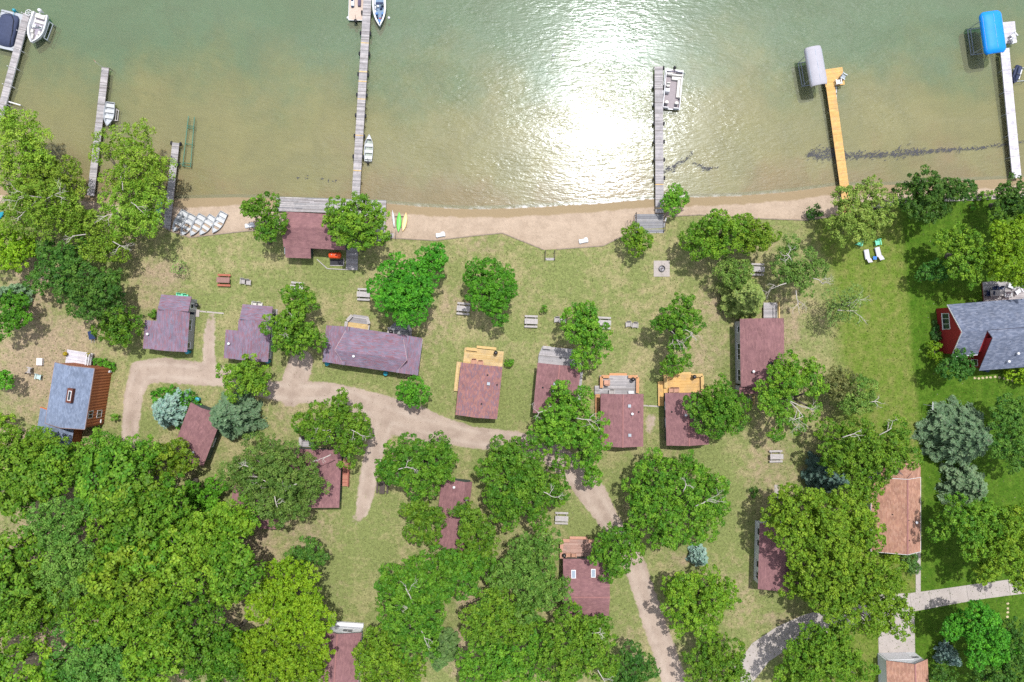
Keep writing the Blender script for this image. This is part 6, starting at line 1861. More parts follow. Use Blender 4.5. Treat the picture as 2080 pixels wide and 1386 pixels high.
MB().tube([(-.52 * W, -.3 * L, .9), (-.53 * W, -.36 * L, 1.5), (0, -.39 * L, 1.65), (.42 * W, -.36 * L, 1.5), (.4 * W, -.33 * L, .9)], .035, 8).build('bimini_bow', M_BDARK, ptn)
outboard(ptn, 0, 0, .6, M_BLACK, 1.1)
mo = [o for o in bpy.data.objects if o.parent == ptn and o.name.startswith('outboard')][0]
mo.rotation_euler.z = math.pi / 2; mo.location = (0, -L / 2 - .05, 0)
pt2, L, W = pontoon('beige flat pontoon fishing boat left of the longest dock', (724, 4), 74, 30, 1.5, -.95, material('beige_deck', srgb(228, 206, 190, .52), .85, .1), -1, rails=False)
for (x, y, sx_, sy_, h, m) in ((.22, .02, .2, .3, .3, material('dusky_cushion', srgb(110, 96, 120, .5), .8)), (.25, .2, .2, .1, .45, M_BDARK), (-.22, -.06, .2, .16, .4, M_PLASTIC), (-.24, .02, .14, .08, .5, M_BDARK), (-.22, .18, .2, .04, .3, material('brown_vinyl', srgb(140, 90, 80, .6), .7)), (0, .26, .24, .04, .3, material('brown_vinyl', (.2, .1, .08), .7)), (-.25, -.14, .16, .04, .3, M_BDARK)):
    MB().box((x * W, y * L, .57 + h / 2), (sx_ * W, sy_ * L, h)).build('seat', m, pt2, bevel=.03)
outboard(pt2, 0, 0, .62, M_BLACK, 1.25)
mo = [o for o in bpy.data.objects if o.parent == pt2 and o.name.startswith('outboard')][0]
mo.rotation_euler.z = math.pi / 2; mo.location = (0, -L / 2 - .02, 0)
pt3, L, W = pontoon('pontoon boat under a dark navy cover at the far left edge', (17, 62), 76, 46, 13, -.75, M_ALU, 1, rails=False)
rings = []
for t, ww, hh in ((0, .2, .62), (.02, .62, .72), (.1, .84, 1.0), (.3, .84, 1.3), (.5, .86, 1.18), (.72, .86, 1.32), (.9, .78, 1.05), (.98, .6, .72), (1, .2, .62)):
    y = (t - .5) * L * .88
    w = ww * W / 2 * .96
    rings.append([(-w, y, .6), (-w * .96, y, .6 + (hh - .6) * .7), (-w * .6, y, hh), (0, y, hh + .05), (w * .6, y, hh), (w * .96, y, .6 + (hh - .6) * .7), (w, y, .6)])
MB().loft([list(reversed(q)) for q in rings]).build('canvas_cover', M_NAVY, pt3, smooth=True)
MB().tube([(-.55 * W, .36 * L, 1.0), (-.3 * W, .42 * L, 1.3), (.15 * W, .4 * L, 1.35), (.3 * W, .25 * L, 1.3), (.34 * W, -.1 * L, 1.2), (.3 * W, -.4 * L, 1.0)], .04, 8).build('folded_bimini', M_BLACK, pt3)
outboard(pt3, 0, 0, .62, M_TEAL, 1.1)
mo = [o for o in bpy.data.objects if o.parent == pt3 and o.name.startswith('outboard')][0]
mo.rotation_euler.z = -math.pi / 2; mo.location = (.1 * W, L / 2 + .05, 0)
root = empty('lift_wheel', P(58, 26, .3))
tag(root, 'white hoist wheel of the speedboat lift at the end of the far left dock', 'wheel')
MB().torus((0, 0, 0), .42, .04, 'Z', 20, 6).build('rim', M_WHITE, root, smooth=True)
sp = MB()
for i in range(3):
    a_ = i * math.pi / 3
    sp.bar((-.4 * math.cos(a_), -.4 * math.sin(a_), 0), (.4 * math.cos(a_), .4 * math.sin(a_), 0), .04, .04)
sp.build('spoke', M_WHITE, root)
MB().tube([(0, 0, -1.8), (0, 0, .05)], .05, 8).build('post', M_GALV, root)

# --- canopied boat lifts
M_SEAM = material('pale_seam', srgb(190, 214, 236, .7), .6)
def canopy_lift(label, cuv, Lpx, Wpx, rot_cw, zc, mat, cap, frame_uv, sides):
    z0 = WATER_Z
    k = (CAM_H - zc) / FPX
    c = P(*cuv, zc)
    L, W = Lpx * k, Wpx * k
    root = empty('canopied_boat_lift', (c.x, c.y, z0 - .8), -math.radians(rot_cw))
    tag(root, label, 'boat lift')
    zz = zc - (z0 - .8)
    rings = []
    for t in [0, .015, .05, .1, .2, .3, .4, .5, .6, .7, .8, .9, .95, .985, 1]:
        y = (t - .5) * L
        e = min(t, 1 - t)
        f = 1 - cap * max(0, 1 - e / .1) ** 2
        rise = .55 * (1 - cap * .9 * max(0, 1 - e / .1) ** 2)
        w = W / 2
        wr = w * (1 - .28 * cap * max(0, 1 - e / .1) ** 2)
        sag = .035 * math.cos(t * 14 * math.pi)
        prof = [(-wr, y, -.28)] + [(-wr * math.cos(a), y, rise * math.sin(a) + sag * math.sin(a)) for a in [math.pi * i / 10 for i in range(11)]] + [(wr, y, -.28)]
        prof += [(x * .98, y, z - .04) for x, y, z in reversed(prof)]
        rings.append([(x, y_, z + zz) for x, y_, z in prof])
    MB().loft([list(reversed(q)) for q in rings]).build('canopy', mat, root, smooth=True)
    for t in (.1, .37, .63, .9):
        y = (t - .5) * L
        MB().tube([(-W / 2 * math.cos(a) * .97, y, zz + .53 * math.sin(a) - .03) for a in [math.pi * i / 8 for i in range(9)]], .025, 6).build('canopy_bow', M_GALV, root)
    for sx_ in (-.45, 0, .45):
        xx = sx_ * W
        zs = zz + .55 * math.sqrt(max(0, 1 - (2 * sx_) ** 2)) + .012
        MB().tube([(xx, -L * .4, zs), (xx, 0, zs + .004), (xx, L * .4, zs)], .012, 5).build('seam', M_SEAM, root)
    fx, fl_ = W * .5, L * .31
    for sx_ in (-1, 1):
        for sy_ in (-1, 1):
            MB().tube([(sx_ * fx, sy_ * fl_, -.5), (sx_ * fx, sy_ * fl_, zz - .1)], .05, 8).build('post', M_GALV, root)
        MB().bar((sx_ * fx, -fl_, .95), (sx_ * fx, fl_, .95), .09, .09).build('beam', M_GALV, root)
        MB().bar((sx_ * (fx - .35), -fl_, 1.0), (sx_ * (fx - .35), fl_, 1.0), .1, .08).build('bunk', M_GALV, root)
    for sy_ in (-1, 1):
        MB().bar((-fx, sy_ * fl_, .95), (fx, sy_ * fl_, .95), .09, .09).build('cross_beam', M_GALV, root)
    return root
canopy_lift('boat lift with a pale grey canopy left of the orange dock', (1657.5, 135), 79, 34, -10, 1.9, M_PALECAN, .35, None, None)
canopy_lift('boat lift with a bright blue rounded canopy at the upper right', (2017, 66), 86, 43, -8, 2.1, M_BLUECAN, 1.0, None, None)

# --- small craft
def jetski(label, cuv, rot_cw, z, mat):
    c = P(*cuv, z + .4)
    root = empty('jet_ski', (c.x, c.y, z), -math.radians(rot_cw))
    tag(root, label, 'jet ski')
    L, W = 2.6, 1.1
    rings = []
    for t, w, h in ((0, .8, .35), (.1, .95, .42), (.45, 1.0, .45), (.7, .9, .5), (.88, .55, .5), (1, .08, .45)):
        y = (t - .5) * L
        rings.append([(-w * W / 2, y, h * .7), (-w * W / 2 * .7, y, h), (w * W / 2 * .7, y, h), (w * W / 2, y, h * .7), (w * W / 2 * .6, y, .0), (-w * W / 2 * .6, y, .0)])
    MB().loft(rings).build('hull', mat, root)
    rings = []
    for t, w, h in ((.08, .3, .52), (.2, .42, .72), (.5, .36, .74), (.6, .5, .9), (.72, .5, .8), (.9, .25, .55)):
        y = (t - .5) * L
        rings.append([(-w * W / 2, y, .4), (-w * W / 2 * .7, y, h), (w * W / 2 * .7, y, h), (w * W / 2, y, .4)])
    MB().loft([list(reversed(q)) for q in rings]).build('seat_cowl', M_NAVY, root, smooth=True)
    MB().tube([(-.38, .22, .95), (0, .3, 1.0), (.38, .22, .95)], .035, 6).build('handlebar', M_BLACK, root)
    for s in (-1, 1): MB().box((s * .42, -.1, .45), (.14, 1.4, .04)).build('footwell', M_PLASTIC if s < 0 else M_NAVY, root)
    return root
jetski('dark blue jet ski floating right of the white dock', (2066, 151), 198, -.85, material('jetski_navy', srgb(44, 50, 76, .8), .35))
root = frame_lift('thin steel jet ski lift frame at the right edge by the white dock', [(2059, 140), (2084, 138), (2084, 164), (2062, 166)], -.6, M_GALV)
def kayak(label, a, b, W, z, mat, lean=0.0, cat='kayak', seat=True):
    A, B = P(*a, z + .3), P(*b, z + .3)
    d = B - A; L = d.length
    root = empty('kayak', (A.x, A.y, z), math.atan2(d.y, d.x))
    root.rotation_euler.x = lean
    tag(root, label, cat)
    rings = []
    for i in range(15):
        t = i / 14
        w = W / 2 * max(.03, (1 - abs(2 * t - 1) ** 2.2))
        up = .14 * abs(2 * t - 1) ** 3
        rings.append([(t * L, -w, .2 + up), (t * L, -w * .6, .29 + up), (t * L, 0, .33 + up), (t * L, w * .6, .29 + up), (t * L, w, .2 + up), (t * L, w * .55, .05 + up), (t * L, 0, .0 + up), (t * L, -w * .55, .05 + up)])
    MB().loft([list(reversed(q)) for q in rings]).build('hull', mat, root, smooth=True)
    if seat:
        MB().lathe((L * .48, 0, .318), [(.24, 0), (.24, .05), (.19, .05), (.19, -.01)], 14).build('cockpit_rim', M_BLACK, root)
    return root
kayak('white kayak edge-on beside the boardwalk at the boathouse', (797, 427), (801, 463), .34, -.45, M_PLASTIC, seat=False)
kayak('lime green kayak on the beach right of the boathouse', (811, 431), (809, 472), .72, -.45, M_LIME, seat=False)
kayak('sand-yellow kayak on the beach, right of the lime one', (825, 432), (818, 471), .72, -.45, M_SANDK, seat=False)
kayak('turquoise kayak cut by the left edge on the shore', (9, 430), (-22, 452), .9, .0, M_TEAL, seat=False)
kayak('pale green canoe leaning under the shore tree by the short dock', (328, 398), (313, 462), .9, -.35, material('pale_green_hull', srgb(140, 190, 170, .7), .5), seat=False, cat='canoe')
root = empty('kayak_rack', P(815, 455, -.5))
tag(root, 'low wooden kayak rack under the kayaks on the beach', 'rack')
for v_ in (440, 462):
    MB().bar(P(798, v_, -.42), P(826, v_, -.42), .08, .1).build('rack_bar', M_POST, root, world=True)
    for u_ in (799, 805, 815, 825):
        p = P(u_, v_, -.5)
        MB().box((p.x, p.y, -.48), (.07, .07, .2)).build('rack_leg', M_POST, root, world=True)
def float_raft(label, u, v, rot, z):
    p = P(u, v, z)
    root = empty('plastic_float', (p.x, p.y, z), -math.radians(rot))
    tag(root, label, 'float')
    MB().box((0, 0, .2), (1.4, .62, .28), taper=.9).build('body', M_PLASTIC, root, bevel=.1)
    MB().box((.35, .2, .36), (.5, .4, .14), taper=.8).build('headrest', M_PLASTIC, root, bevel=.05)
    for s in (-1, 1): MB().tube([(s * .5, -.35, .1), (s * .5, .35, .1)], .09, 10).build('runner', M_PLASTIC, root, smooth=True)
float_raft('white plastic lounge float on the left beach beside the oak', 508, 459, -8, -.42)
float_raft('white plastic lounge float on the middle beach near the kayaks', 895, 478, -10, -.4)
float_raft('white plastic lounge float on the beach right of the small steps', 1185, 490, -12, -.4)
for u, v, lab in ((790, 37, 'small white mooring buoy right of the blue fishing boat'), (1124, 112, 'small white mooring buoy left of the sun glare'), (707, 37, 'small white fender at the corner of the beige pontoon boat')):
    p = P(u, v, WATER_Z)
    o = empty('buoy', (p.x, p.y, WATER_Z)); tag(o, lab, 'buoy')
    MB().lathe((0, 0, -.12), [(.04, 0), (.16, .06), (.2, .18), (.16, .3), (.05, .36)], 14).build('float_ball', M_WHITE, o, smooth=True)
    MB().torus((0, 0, .26), .05, .015, 'X', 10, 5).build('ring', M_GALV, o)

# --- picnic tables
def picnic(label, u, v, rot, mat, top=None, group='picnic tables on the lawns', seatm=None):
    p = P(u, v, .75)
    root = empty('picnic_table', (p.x, p.y, 0), -math.radians(rot))
    tag(root, label, 'picnic table', group)
    rr_ = random.Random(int(u))
    for i in range(5):
        MB().box((rr_.uniform(-.01, .01), (i - 2) * .148, .74), (1.8, .14, .04)).build('tabletop_plank', top or mat, root)
    for s in (-1, 1):
        for j in (0, 1):
            MB().box((0, s * (.64 + .14 * j), .44), (1.8, .13, .04)).build('bench_plank', seatm or mat, root)
        x = s * .62
        f = MB().bar((x, -.8, .40), (x, .8, .40), .05, .09).bar((x, -.36, .695), (x, .36, .695), .05, .07)
        f.bar((x + .03, -.62, .02), (x + .03, -.2, .68), .05, .09).bar((x + .03, .62, .02), (x + .03, .2, .68), .05, .09)
        f.build('leg_frame', mat, root)
    return root
picnic('rust-red picnic table near the two grey chairs', 453, 569, 2, M_REDWOOD, material('faded_red_top', srgb(168, 128, 120, .55), .8), seatm=material('red_bench', srgb(196, 116, 94, .52), .8))
for u, v, rot, lab in ((602, 585, 6, 'grey picnic table beside the top of the crooked oak'), (738, 598, 3, 'grey picnic table left of the large lumpy maple'), (941, 627, 5, 'grey picnic table left of the dense solitary maple'), (1079, 653, 2, 'grey picnic table right of the solitary maple'), (1228, 656, 3, 'grey picnic table half under the irregular oak'), (1540, 547, 2, 'grey picnic table right of the crab-apple tree'), (1578, 928, -1, 'grey picnic table below the oak with pale branches'), (776, 990, 93, 'dark grey picnic table standing endwise by the dirt track'), (1141, 1054, 2, 'pale picnic table peeping out below the large centre oak')):
    picnic(lab, u, v, rot, M_GREYWOOD if u != 776 else M_DARKWOOD)
def armchair(label, u, v, rot, mat, name='lawn_chair', group=None, z0=0.0, s=1.0):
    p = P(u, v, .5 + z0)
    root = empty(name, (p.x, p.y, z0), -math.radians(rot))
    tag(root, label, 'chair', group)
    MB().box((0, -.02, .36), (.56 * s, .56, .05), rx=.12).build('seat', mat, root)
    for i in range(4):
        MB().box(((i - 1.5) * .14 * s, .34, .66), (.125 * s, .04, .66), rx=-.32).build('back_slat', mat, root)
    for sd in (-1, 1):
        MB().box((sd * .35 * s, .0, .55), (.12, .72, .035)).build('armrest', mat, root)
        MB().box((sd * .33 * s, -.28, .27), (.07, .09, .54)).build('leg', mat, root)
        MB().box((sd * .33 * s, .25, .27), (.07, .09, .54)).build('leg', mat, root)
    return root
for u, v, rot, mat, lab in ((493.5, 572, 4, M_GREYWOOD, 'left of two grey wooden chairs beside the rust-red picnic table'), (503.5, 574, 4, M_GREYWOOD, 'right of two grey wooden chairs beside the rust-red picnic table'),
    (1132, 650, 2, M_GREYWOOD, 'left of two grey chairs beside the irregular oak'), (1143.5, 650.5, 2, M_GREYWOOD, 'right of two grey chairs beside the irregular oak'),
    (1277, 659, -3, M_GREYWOOD, 'left of two grey chairs between the irregular and gnarled oaks'), (1290.5, 661, 3, M_GREYWOOD, 'right of two grey chairs between the irregular and gnarled oaks'),
    (364, 602, 4, M_MINT, 'left of two mint green chairs behind the first purple cabin'), (376, 603.5, 4, M_MINT, 'right of two mint green chairs behind the first purple cabin'),
    (517, 619, 5, M_CREAM, 'left of two cream chairs behind the second purple cabin'), (527, 620, 5, M_CREAM, 'right of two cream chairs behind the second purple cabin'),
    (1747, 494, 20, M_MINT, 'green chair under the pale willow, left of the loungers'), (1784, 493, -10, M_MINT, 'green chair at the edge of the pale willow, above the loungers'),
    (59, 752, 100, M_GREYWOOD, 'grey lawn chair left of the white box on the dry lawn'), (77, 766, 10, material('white_teal_plastic', srgb(190, 215, 215, .75), .5), 'white and teal lawn chair below the white box on the dry lawn')):
    armchair(lab, u, v, rot, mat)
armchair('grey chair on the orange dock platform corner', 1714, 155, -60, M_GALV, z0=DZ + .2)
armchair('white chair on the orange dock platform front', 1704, 166, 170, M_PLASTIC, z0=DZ + .2)
armchair('white chair at the edge of the white dock platform', 2060, 72, -40, M_PLASTIC, z0=DZ + .2)
armchair('second white chair on the white dock platform corner', 2058, 82, -120, M_PLASTIC, z0=DZ + .2)
# aerator bicycle-like frame by the orange dock
root = empty('water_bike', P(1694, 188, -.7))
tag(root, 'small pale water bike tied beside the orange dock', 'water bike')
for s in (-1, 1): MB().tube([(s * .22, -1.2, .1), (s * .22, .9, .1), (s * .22, 1.1, .2)], [.13, .13, .03], 10).build('float', M_PLASTIC, root, smooth=True)
MB().bar((0, -.8, .3), (0, .7, .3), .1, .08).bar((-.24, -.5, .22), (.24, -.5, .22), .08, .06).bar((-.24, .5, .22), (.24, .5, .22), .08, .06).build('frame', M_GALV, root)
MB().torus((0, .35, .35), .3, .03, 'X', 14, 6).build('wheel', M_GALV, root)
MB().box((0, -.4, .65), (.22, .28, .08), taper=.7).tube([(0, -.4, .3), (0, -.4, .65)], .03, 6).build('saddle', M_BLACK, root)
MB().tube([(-.28, .3, .9), (0, .35, .95), (.28, .3, .9)], .025, 6).tube([(0, .4, .3), (0, .35, .95)], .025, 6).build('handlebar', M_GALV, root)

# loungers
def lounger(label, u, v, rot):
    p = P(u, v, .35)
    root = empty('sun_lounger', (p.x, p.y, 0), -math.radians(rot))
    tag(root, label, 'lounger', 'sun loungers on the mown lawn')
    MB().box((0, .3, .34), (.62, 1.3, .06)).build('bed', M_LOUNGE, root)
    MB().box((.12, -.62, .52), (.62, .68, .05), rx=-.55).build('backrest', M_LOUNGE, root)
    MB().bar((-.33, -.4, .3), (-.33, .95, .3), .04, .05).bar((.33, -.4, .3), (.33, .95, .3), .04, .05).build('side_rail', M_GALV, root)
    for sx_ in (-1, 1):
        for y in (-.35, .85): MB().box((sx_ * .3, y, .14), (.05, .05, .28)).build('leg', M_GALV, root)
lounger('pale sun lounger on the mown lawn, left of the small blue table', 1762, 521, -10)
lounger('pale sun lounger on the mown lawn, right of the small blue table', 1785, 516, -14)
root = empty('side_table', P(1774, 525)); tag(root, 'small bright blue table between the two loungers', 'table')
MB().box((0, 0, .42), (.5, .45, .04)).build('tabletop', M_BLUE, root, bevel=.01)
for sx_ in (-1, 1):
    for sy_ in (-1, 1): MB().box((sx_ * .2, sy_ * .17, .2), (.04, .04, .4)).build('leg', M_BLUE, root)

# grills
def grill(label, u, v, z0=0.0, mat=M_BLACK):
    p = P(u, v, z0 + .9)
    root = empty('kettle_grill', (p.x, p.y, z0)); tag(root, label, 'grill', 'kettle grills of the cabins')
    MB().lathe((0, 0, .6), [(.06, 0), (.2, .06), (.29, .2), (.29, .23)], 16).build('bowl', mat, root, smooth=True)
    ld = MB().lathe((0, 0, .835), [(.29, 0), (.27, .08), (.18, .18), (.05, .22)], 16).build('lid', mat, root, smooth=True)
    MB().box((0, 0, 1.08), (.14, .04, .06)).build('handle', M_GREYWOOD, ld)
    for i in range(3):
        a_ = i * 2.094 + .4
        MB().tube([(.12 * math.cos(a_), .12 * math.sin(a_), .66), (.32 * math.cos(a_), .32 * math.sin(a_), .0)], .015, 6).build('leg', M_GALV, root)
for u, v, z0, lab in ((399, 620, 0, 'black kettle grill right of the first purple cabin'), (556, 640, 0, 'black kettle grill right of the second purple cabin'), (794, 674, .35, 'dark kettle grill on the shaded deck of the long cabin'), (1007, 717, .4, 'black kettle grill on the bright yellow deck corner'), (1286, 771, .45, 'black kettle grill on the grey deck framed by orange benches'), (1411, 766, .45, 'dark kettle grill on the amber deck with benches'), (1146, 1129, .45, 'black kettle grill on the reddish wood deck')):
    grill(lab, u, v, z0)
# porch slabs and mats of the purple cabins
def porch(label, u, v, rot):
    D = Deck(label, u, v, rot, .18, 'greywood', M_GREYWOOD, 'porch', 'porch_slab', 21)
    D.plat(0, 0, 13, 34, 'x')
    x, y = D.loc(-2, 9)
    MB().box((x, y, .19), (.8, .9, .02)).build('door_mat', material('slate_mat', srgb(90, 104, 120, .6), .9), D.root)
    MB().box((x + .75, y - .05, .06), (.7, 1.0, .12)).build('step_slab', M_CONC, D.root)
porch('grey porch with a dark mat at the east door of the first purple cabin', 391, 626, 4)
porch('grey porch at the east door of the second purple cabin', 556, 645, 4.5)
# bins / barrels
def barrel(label, u, v, mat=M_TEAL):
    p = P(u, v, .8)
    root = empty('rubbish_bin', (p.x, p.y, 0)); tag(root, label, 'bin', 'teal rubbish bins beside the cabins')
    MB().lathe((0, 0, 0), [(.24, 0), (.26, .05), (.29, .75), (.31, .76), (.31, .8)], 18).build('body', mat, root, smooth=False)
    ld = MB().lathe((0, 0, .8), [(.32, 0), (.3, .05), (.12, .1), (.02, .11)], 18).build('lid', mat, root)
    MB().box((0, 0, .93), (.2, .04, .04)).build('handle', mat, ld)
for u, v, lab in ((664, 739, 'teal rubbish bin at the left end of the long cabin'), (783, 759, 'teal rubbish bin at the back door of the long cabin'), (380, 715, 'blue rubbish bin at the corner of the first purple cabin'), (543, 734, 'teal rubbish bin at the corner of the second purple cabin'), (400, 812, 'teal rubbish bin beside the bright shrubs of the aslant cabin'), (2006, 752, 'dark blue tub behind the red house')):
    barrel(lab, u, v, M_BDARK if u > 2000 else M_TEAL)
# orange tank
p = P(680, 519, .9)
root = empty('fuel_tank', (p.x, p.y, 0), -.02); tag(root, 'bright orange cylindrical tank on a stand behind the boathouse', 'tank')
pr_ = [(-.86, .12), (-.8, .3), (-.68, .42), (.68, .42), (.8, .3), (.86, .12)]
MB().loft([[(x, rr * math.cos(a_), .85 + rr * math.sin(a_)) for a_ in [2 * math.pi * i / 16 for i in range(16)]] for x, rr in reversed(pr_)]).build('tank_body', M_ORANGE, root, smooth=True)
for s in (-1, 1):
    MB().bar((s * .5, -.35, .0), (s * .5, -.2, .5), .08, .08).bar((s * .5, .35, .0), (s * .5, .2, .5), .08, .08).build('stand', M_BLACK, root)
MB().box((.25, -.02, 1.3), (.2, .16, .1)).build('valve_cover', M_BLACK, root)
MB().box((-.35, .05, 1.28), (.12, .12, .08)).build('filler_cap', M_GALV, root)
p = P(684, 533, .1)
root = empty('concrete_pad', (p.x, p.y, 0)); tag(root, 'dark square mat pad in front of the orange tank', 'pad')
MB().box((0, 0, .03), (1.9, .8, .06)).build('pad', material('black_mat', (.03, .03, .035), .9), root)
MB().bar((-.95, -.45, .05), (.95, -.45, .05), .08, .1).bar((.98, -.45, .05), (.98, .6, .05), .08, .1).build('kerb', M_GREYWOOD, root)
root = empty('garden_edging', P(660, 540)); tag(root, 'curved grey wooden garden edging behind the boathouse', 'edging')
for a, b in zip([(644, 527), (655, 537), (665, 546), (703, 548)], [(655, 537), (665, 546), (703, 548), (727, 548)]):
    MB().bar(P(*a, .05), P(*b, .05), .1, .16).build('timber', M_GREYWOOD, root, world=True)
# fire pit
p = P(1344, 546)
root = empty('fire_pit', (p.x, p.y, 0)); tag(root, 'round steel fire ring on a square concrete pad in the lawn', 'fire pit')
for i in (-1, 1):
    for j in (-1, 1):
        MB().box((i * .56, j * .56, .02), (1.105, 1.105, .07)).build('pad_slab', M_CONC, root)
MB().lathe((0, 0, .05), [(.44, 0), (.44, .3), (.38, .3), (.38, .02)], 24).build('fire_ring', M_BLACK, root)
MB().lathe((0, 0, .06), [(.36, 0), (.3, .05), (.05, .09)], 16).build('ash', material('ash', srgb(170, 168, 176, .7), .95, .3, 8), root)
for a_ in (.3, 1.4):
    MB().tube([(-.25 * math.cos(a_), -.25 * math.sin(a_), .14), (.25 * math.cos(a_), .25 * math.sin(a_), .16)], .05, 7).build('log', M_DARKWOOD, root)
# things on the dry lawn at the left
p = P(80, 735, .4)
root = empty('storage_box', (p.x, p.y, 0), -.05); tag(root, 'white lidded box standing on the dry lawn at the left', 'box')
MB().box((0, 0, .2), (.75, .95, .4)).build('body', M_PLASTIC, root, bevel=.03)
MB().box((0, 0, .425), (.8, 1.0, .05)).build('lid', material('pinkish_lid', srgb(232, 214, 212, .8), .6), root, bevel=.02)
root = empty('bird_feeder', P(71, 760)); tag(root, 'dark pole stand between the lawn chairs at the left', 'stand')
MB().tube([(0, 0, 0), (0, 0, 1.3)], .03, 6).build('pole', M_BLACK, root)
MB().bar((-.55, .15, 1.28), (.1, 0, 1.3), .04, .04).build('arm', M_BLACK, root)
MB().box((-.55, .15, 1.1), (.22, .22, .26), taper=.6).build('feeder', M_DARKWOOD, root)
p = P(186, 681, .6)
root = empty('cart', (p.x, p.y, 0), .2); tag(root, 'dark blue garden cart beside the small round tree', 'cart')
MB().box((0, 0, .45), (.75, 1.0, .4), taper=1.15).build('tub', M_BDARK, root)
MB().tube([(.2, -.6, .5), (.3, -1.1, .8)], .03, 6).tube([(-.2, -.6, .5), (-.1, -1.1, .8)], .03, 6).build('handle', M_GALV, root)
for s in (-1, 1): MB().torus((s * .42, .25, .22), .17, .05, 'X').build('wheel', M_RUBBER, root, smooth=True)
# clothes pole on the right lawn
root = empty('clothes_pole', P(1876, 822)); tag(root, 'white T-shaped clothes pole on the dark lawn', 'pole')
MB().tube([(0, 0, -.1), (.0, .0, 2.1)], .04, 8).build('post', M_WHITE, root)
MB().bar((0, .55, 2.1), (0, -.55, 2.1), .07, .07).build('crossbar', M_WHITE, root)
# fallen log near the orange house
root = empty('log', P(1768, 876)); tag(root, 'short cut log lying on the mown lawn above the orange-roofed house', 'log')
MB().tube([P(1760, 877, .12), P(1768, 876, .13), P(1776, 875, .12)], .12, 10).build('log_body', M_PALEBARK, root, world=True, smooth=False)
MB().tube([P(1776, 875, .12), P(1776.3, 875, .12)], .1, 10).build('cut_end', M_YELWOOD, root, world=True)
# stepping stones
ORD = 'first second third fourth fifth sixth seventh eighth ninth tenth'.split()
for i, (u, v) in enumerate([(1980, 768), (1988, 769), (1996, 768), (2004, 767), (2012, 767), (2021, 766), (2030, 767), (2039, 769), (2047, 771), (2056, 773)]):
    p = P(u, v)
    rr_ = random.Random(i)
    poly = [(p.x + .2 * rr_.uniform(.8, 1.15) * math.cos(a_), p.y + .17 * rr_.uniform(.8, 1.15) * math.sin(a_)) for a_ in [j * math.pi / 4 for j in range(8)]]
    o = MB().prism(poly, -.03, .04).build('stepping_stone', M_STONE)
    tag(o, f'round pale stepping stone below the red house, {ORD[i]} from the left in the arc', 'stone', 'stepping stones below the red house')
for i, (u, v) in enumerate([(2047, 1226), (2047, 1236), (2047, 1244), (2046, 1253)]):
    p = P(u, v)
    rr_ = random.Random(i + 30)
    poly = [(p.x + .2 * rr_.uniform(.8, 1.15) * math.cos(a_), p.y + .17 * rr_.uniform(.8, 1.15) * math.sin(a_)) for a_ in [j * math.pi / 4 for j in range(8)]]
    o = MB().prism(poly, -.03, .04).build('stepping_stone', M_STONE)
    tag(o, f'round pale stepping stone below the driveway, {ORD[i]} from the top of the short row', 'stone', 'stepping stones below the driveway')
# patio furniture at the red house
p = P(2022, 596, .75)
root = empty('patio_table', (p.x, p.y, .3), math.radians(4)); tag(root, 'pale rectangular patio table north of the red house', 'table')
MB().box((0, 0, .72), (1.75, .85, .05)).build('tabletop', M_GREYWOOD, root)
for sx_ in (-1, 1):
    for sy_ in (-1, 1): MB().box((sx_ * .78, sy_ * .35, .35), (.07, .07, .7)).build('leg', M_GREYWOOD, root)
for u, v, rot, lab in ((2010, 596, 90, 'dark patio chair at the left end of the pale patio table'), (2022, 588, 0, 'dark patio chair behind the pale patio table'), (2034, 588, 0, 'dark patio chair behind the right half of the patio table')):
    armchair(lab, u, v, rot, M_BDARK, 'patio_chair', None, .3)
for u, v, rot, lab in ((2048, 600, 0, 'white cushioned patio chair right of the pale table'), (2056, 581, 20, 'white cushioned patio chair at the north edge of the patio'), (2070, 592, -30, 'white cushioned patio chair near the right edge')):
    armchair(lab, u, v, rot, M_PLASTIC, 'patio_chair', None, .3, 1.3)
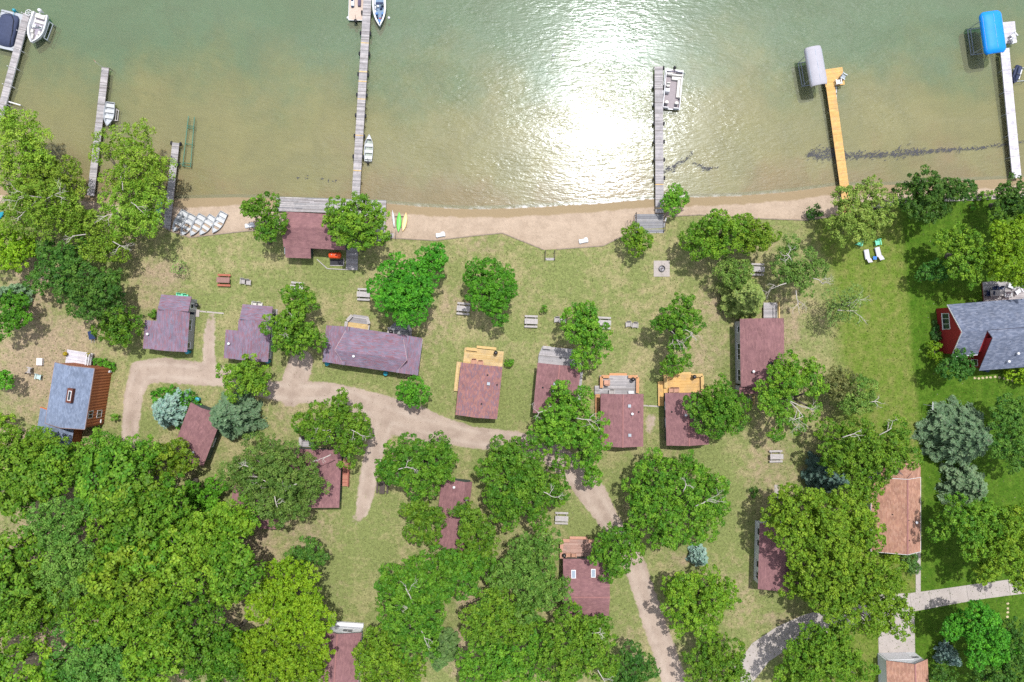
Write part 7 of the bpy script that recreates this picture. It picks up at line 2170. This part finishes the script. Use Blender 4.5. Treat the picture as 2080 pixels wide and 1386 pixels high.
# deck furniture
armchair('grey slatted chair on the grey deck framed by orange benches', 1233, 777, 180, M_PINKWOOD, 'deck_chair', None, .45)
armchair('pale chair by the cabin wall on the grey deck with orange benches', 1243, 797, 0, M_GREYWOOD, 'deck_chair', None, .45)
p = P(1281, 797, .5)
root = empty('cooler', (p.x, p.y, .45)); tag(root, 'white cooler box on the grey deck against the cabin', 'cooler')
MB().box((0, 0, .18), (.7, .36, .32)).build('body', M_PLASTIC, root, bevel=.02)
MB().box((0, 0, .365), (.73, .39, .05)).build('lid', M_PLASTIC, root, bevel=.02)
for u, v, z0, lab in ((963, 735, .4, 'left pale chair on the bright yellow deck'), (976, 738, .4, 'right pale chair on the bright yellow deck'), (1365, 793, .45, 'left pinkish chair on the amber deck'), (1374, 793, .45, 'right pinkish chair on the amber deck'), (1155, 1129, .45, 'left reddish chair on the reddish wood deck'), (1165, 1130, .45, 'right reddish chair on the reddish wood deck')):
    armchair(lab, u, v, 0, M_PINKWOOD, 'deck_chair', None, z0)
# flower pots on the white deck
for u, v, lab in ((134, 719, 'yellow flower pot on the left corner of the white deck'), (181, 721, 'yellow flower pot on the right corner of the white deck')):
    p = P(u, v, .8)
    root = empty('flower_pot', (p.x, p.y, .6)); tag(root, lab, 'flower pot', None)
    MB().lathe((0, 0, 0), [(.15, 0), (.22, .3), (.24, .3), (.2, .26)], 14).build('pot', M_BROWNWALL, root)
    r0 = np.random.default_rng(int(u))
    dv = unit(r0.normal(size=(160, 3)) + np.array([0, 0, .6]))
    Q = cards(dv * .32 + np.array([0, 0, .36]), dv, .14, r0)
    quads_obj('blooms', Q, leaf_color(160, srgb(120, 130, 30, .6), srgb(214, 186, 40, .7), r0, r0.random(160)), m_leaf, root)
# handrail of the boathouse deck end
root = empty('handrail', P(795, 476)); tag(root, 'dark metal handrail and steps at the right end of the boathouse deck', 'handrail')
for u in (789, 796, 804):
    MB().tube([P(u, 468, .0), P(u, 468, .75), P(u - 1, 484, .75), P(u - 1, 484, 0)], .025, 6).build('rail_bar', M_BLACK, root, world=True)
root = empty('handrail', P(1281, 452)); tag(root, 'dark metal handrail left of the grey stair deck', 'handrail')
for u in (1275, 1281, 1287):
    MB().tube([P(u, 448, -.4), P(u, 448, .45), P(u, 458, .5), P(u, 458, -.3)], .025, 6).build('rail_bar', M_BLACK, root, world=True)
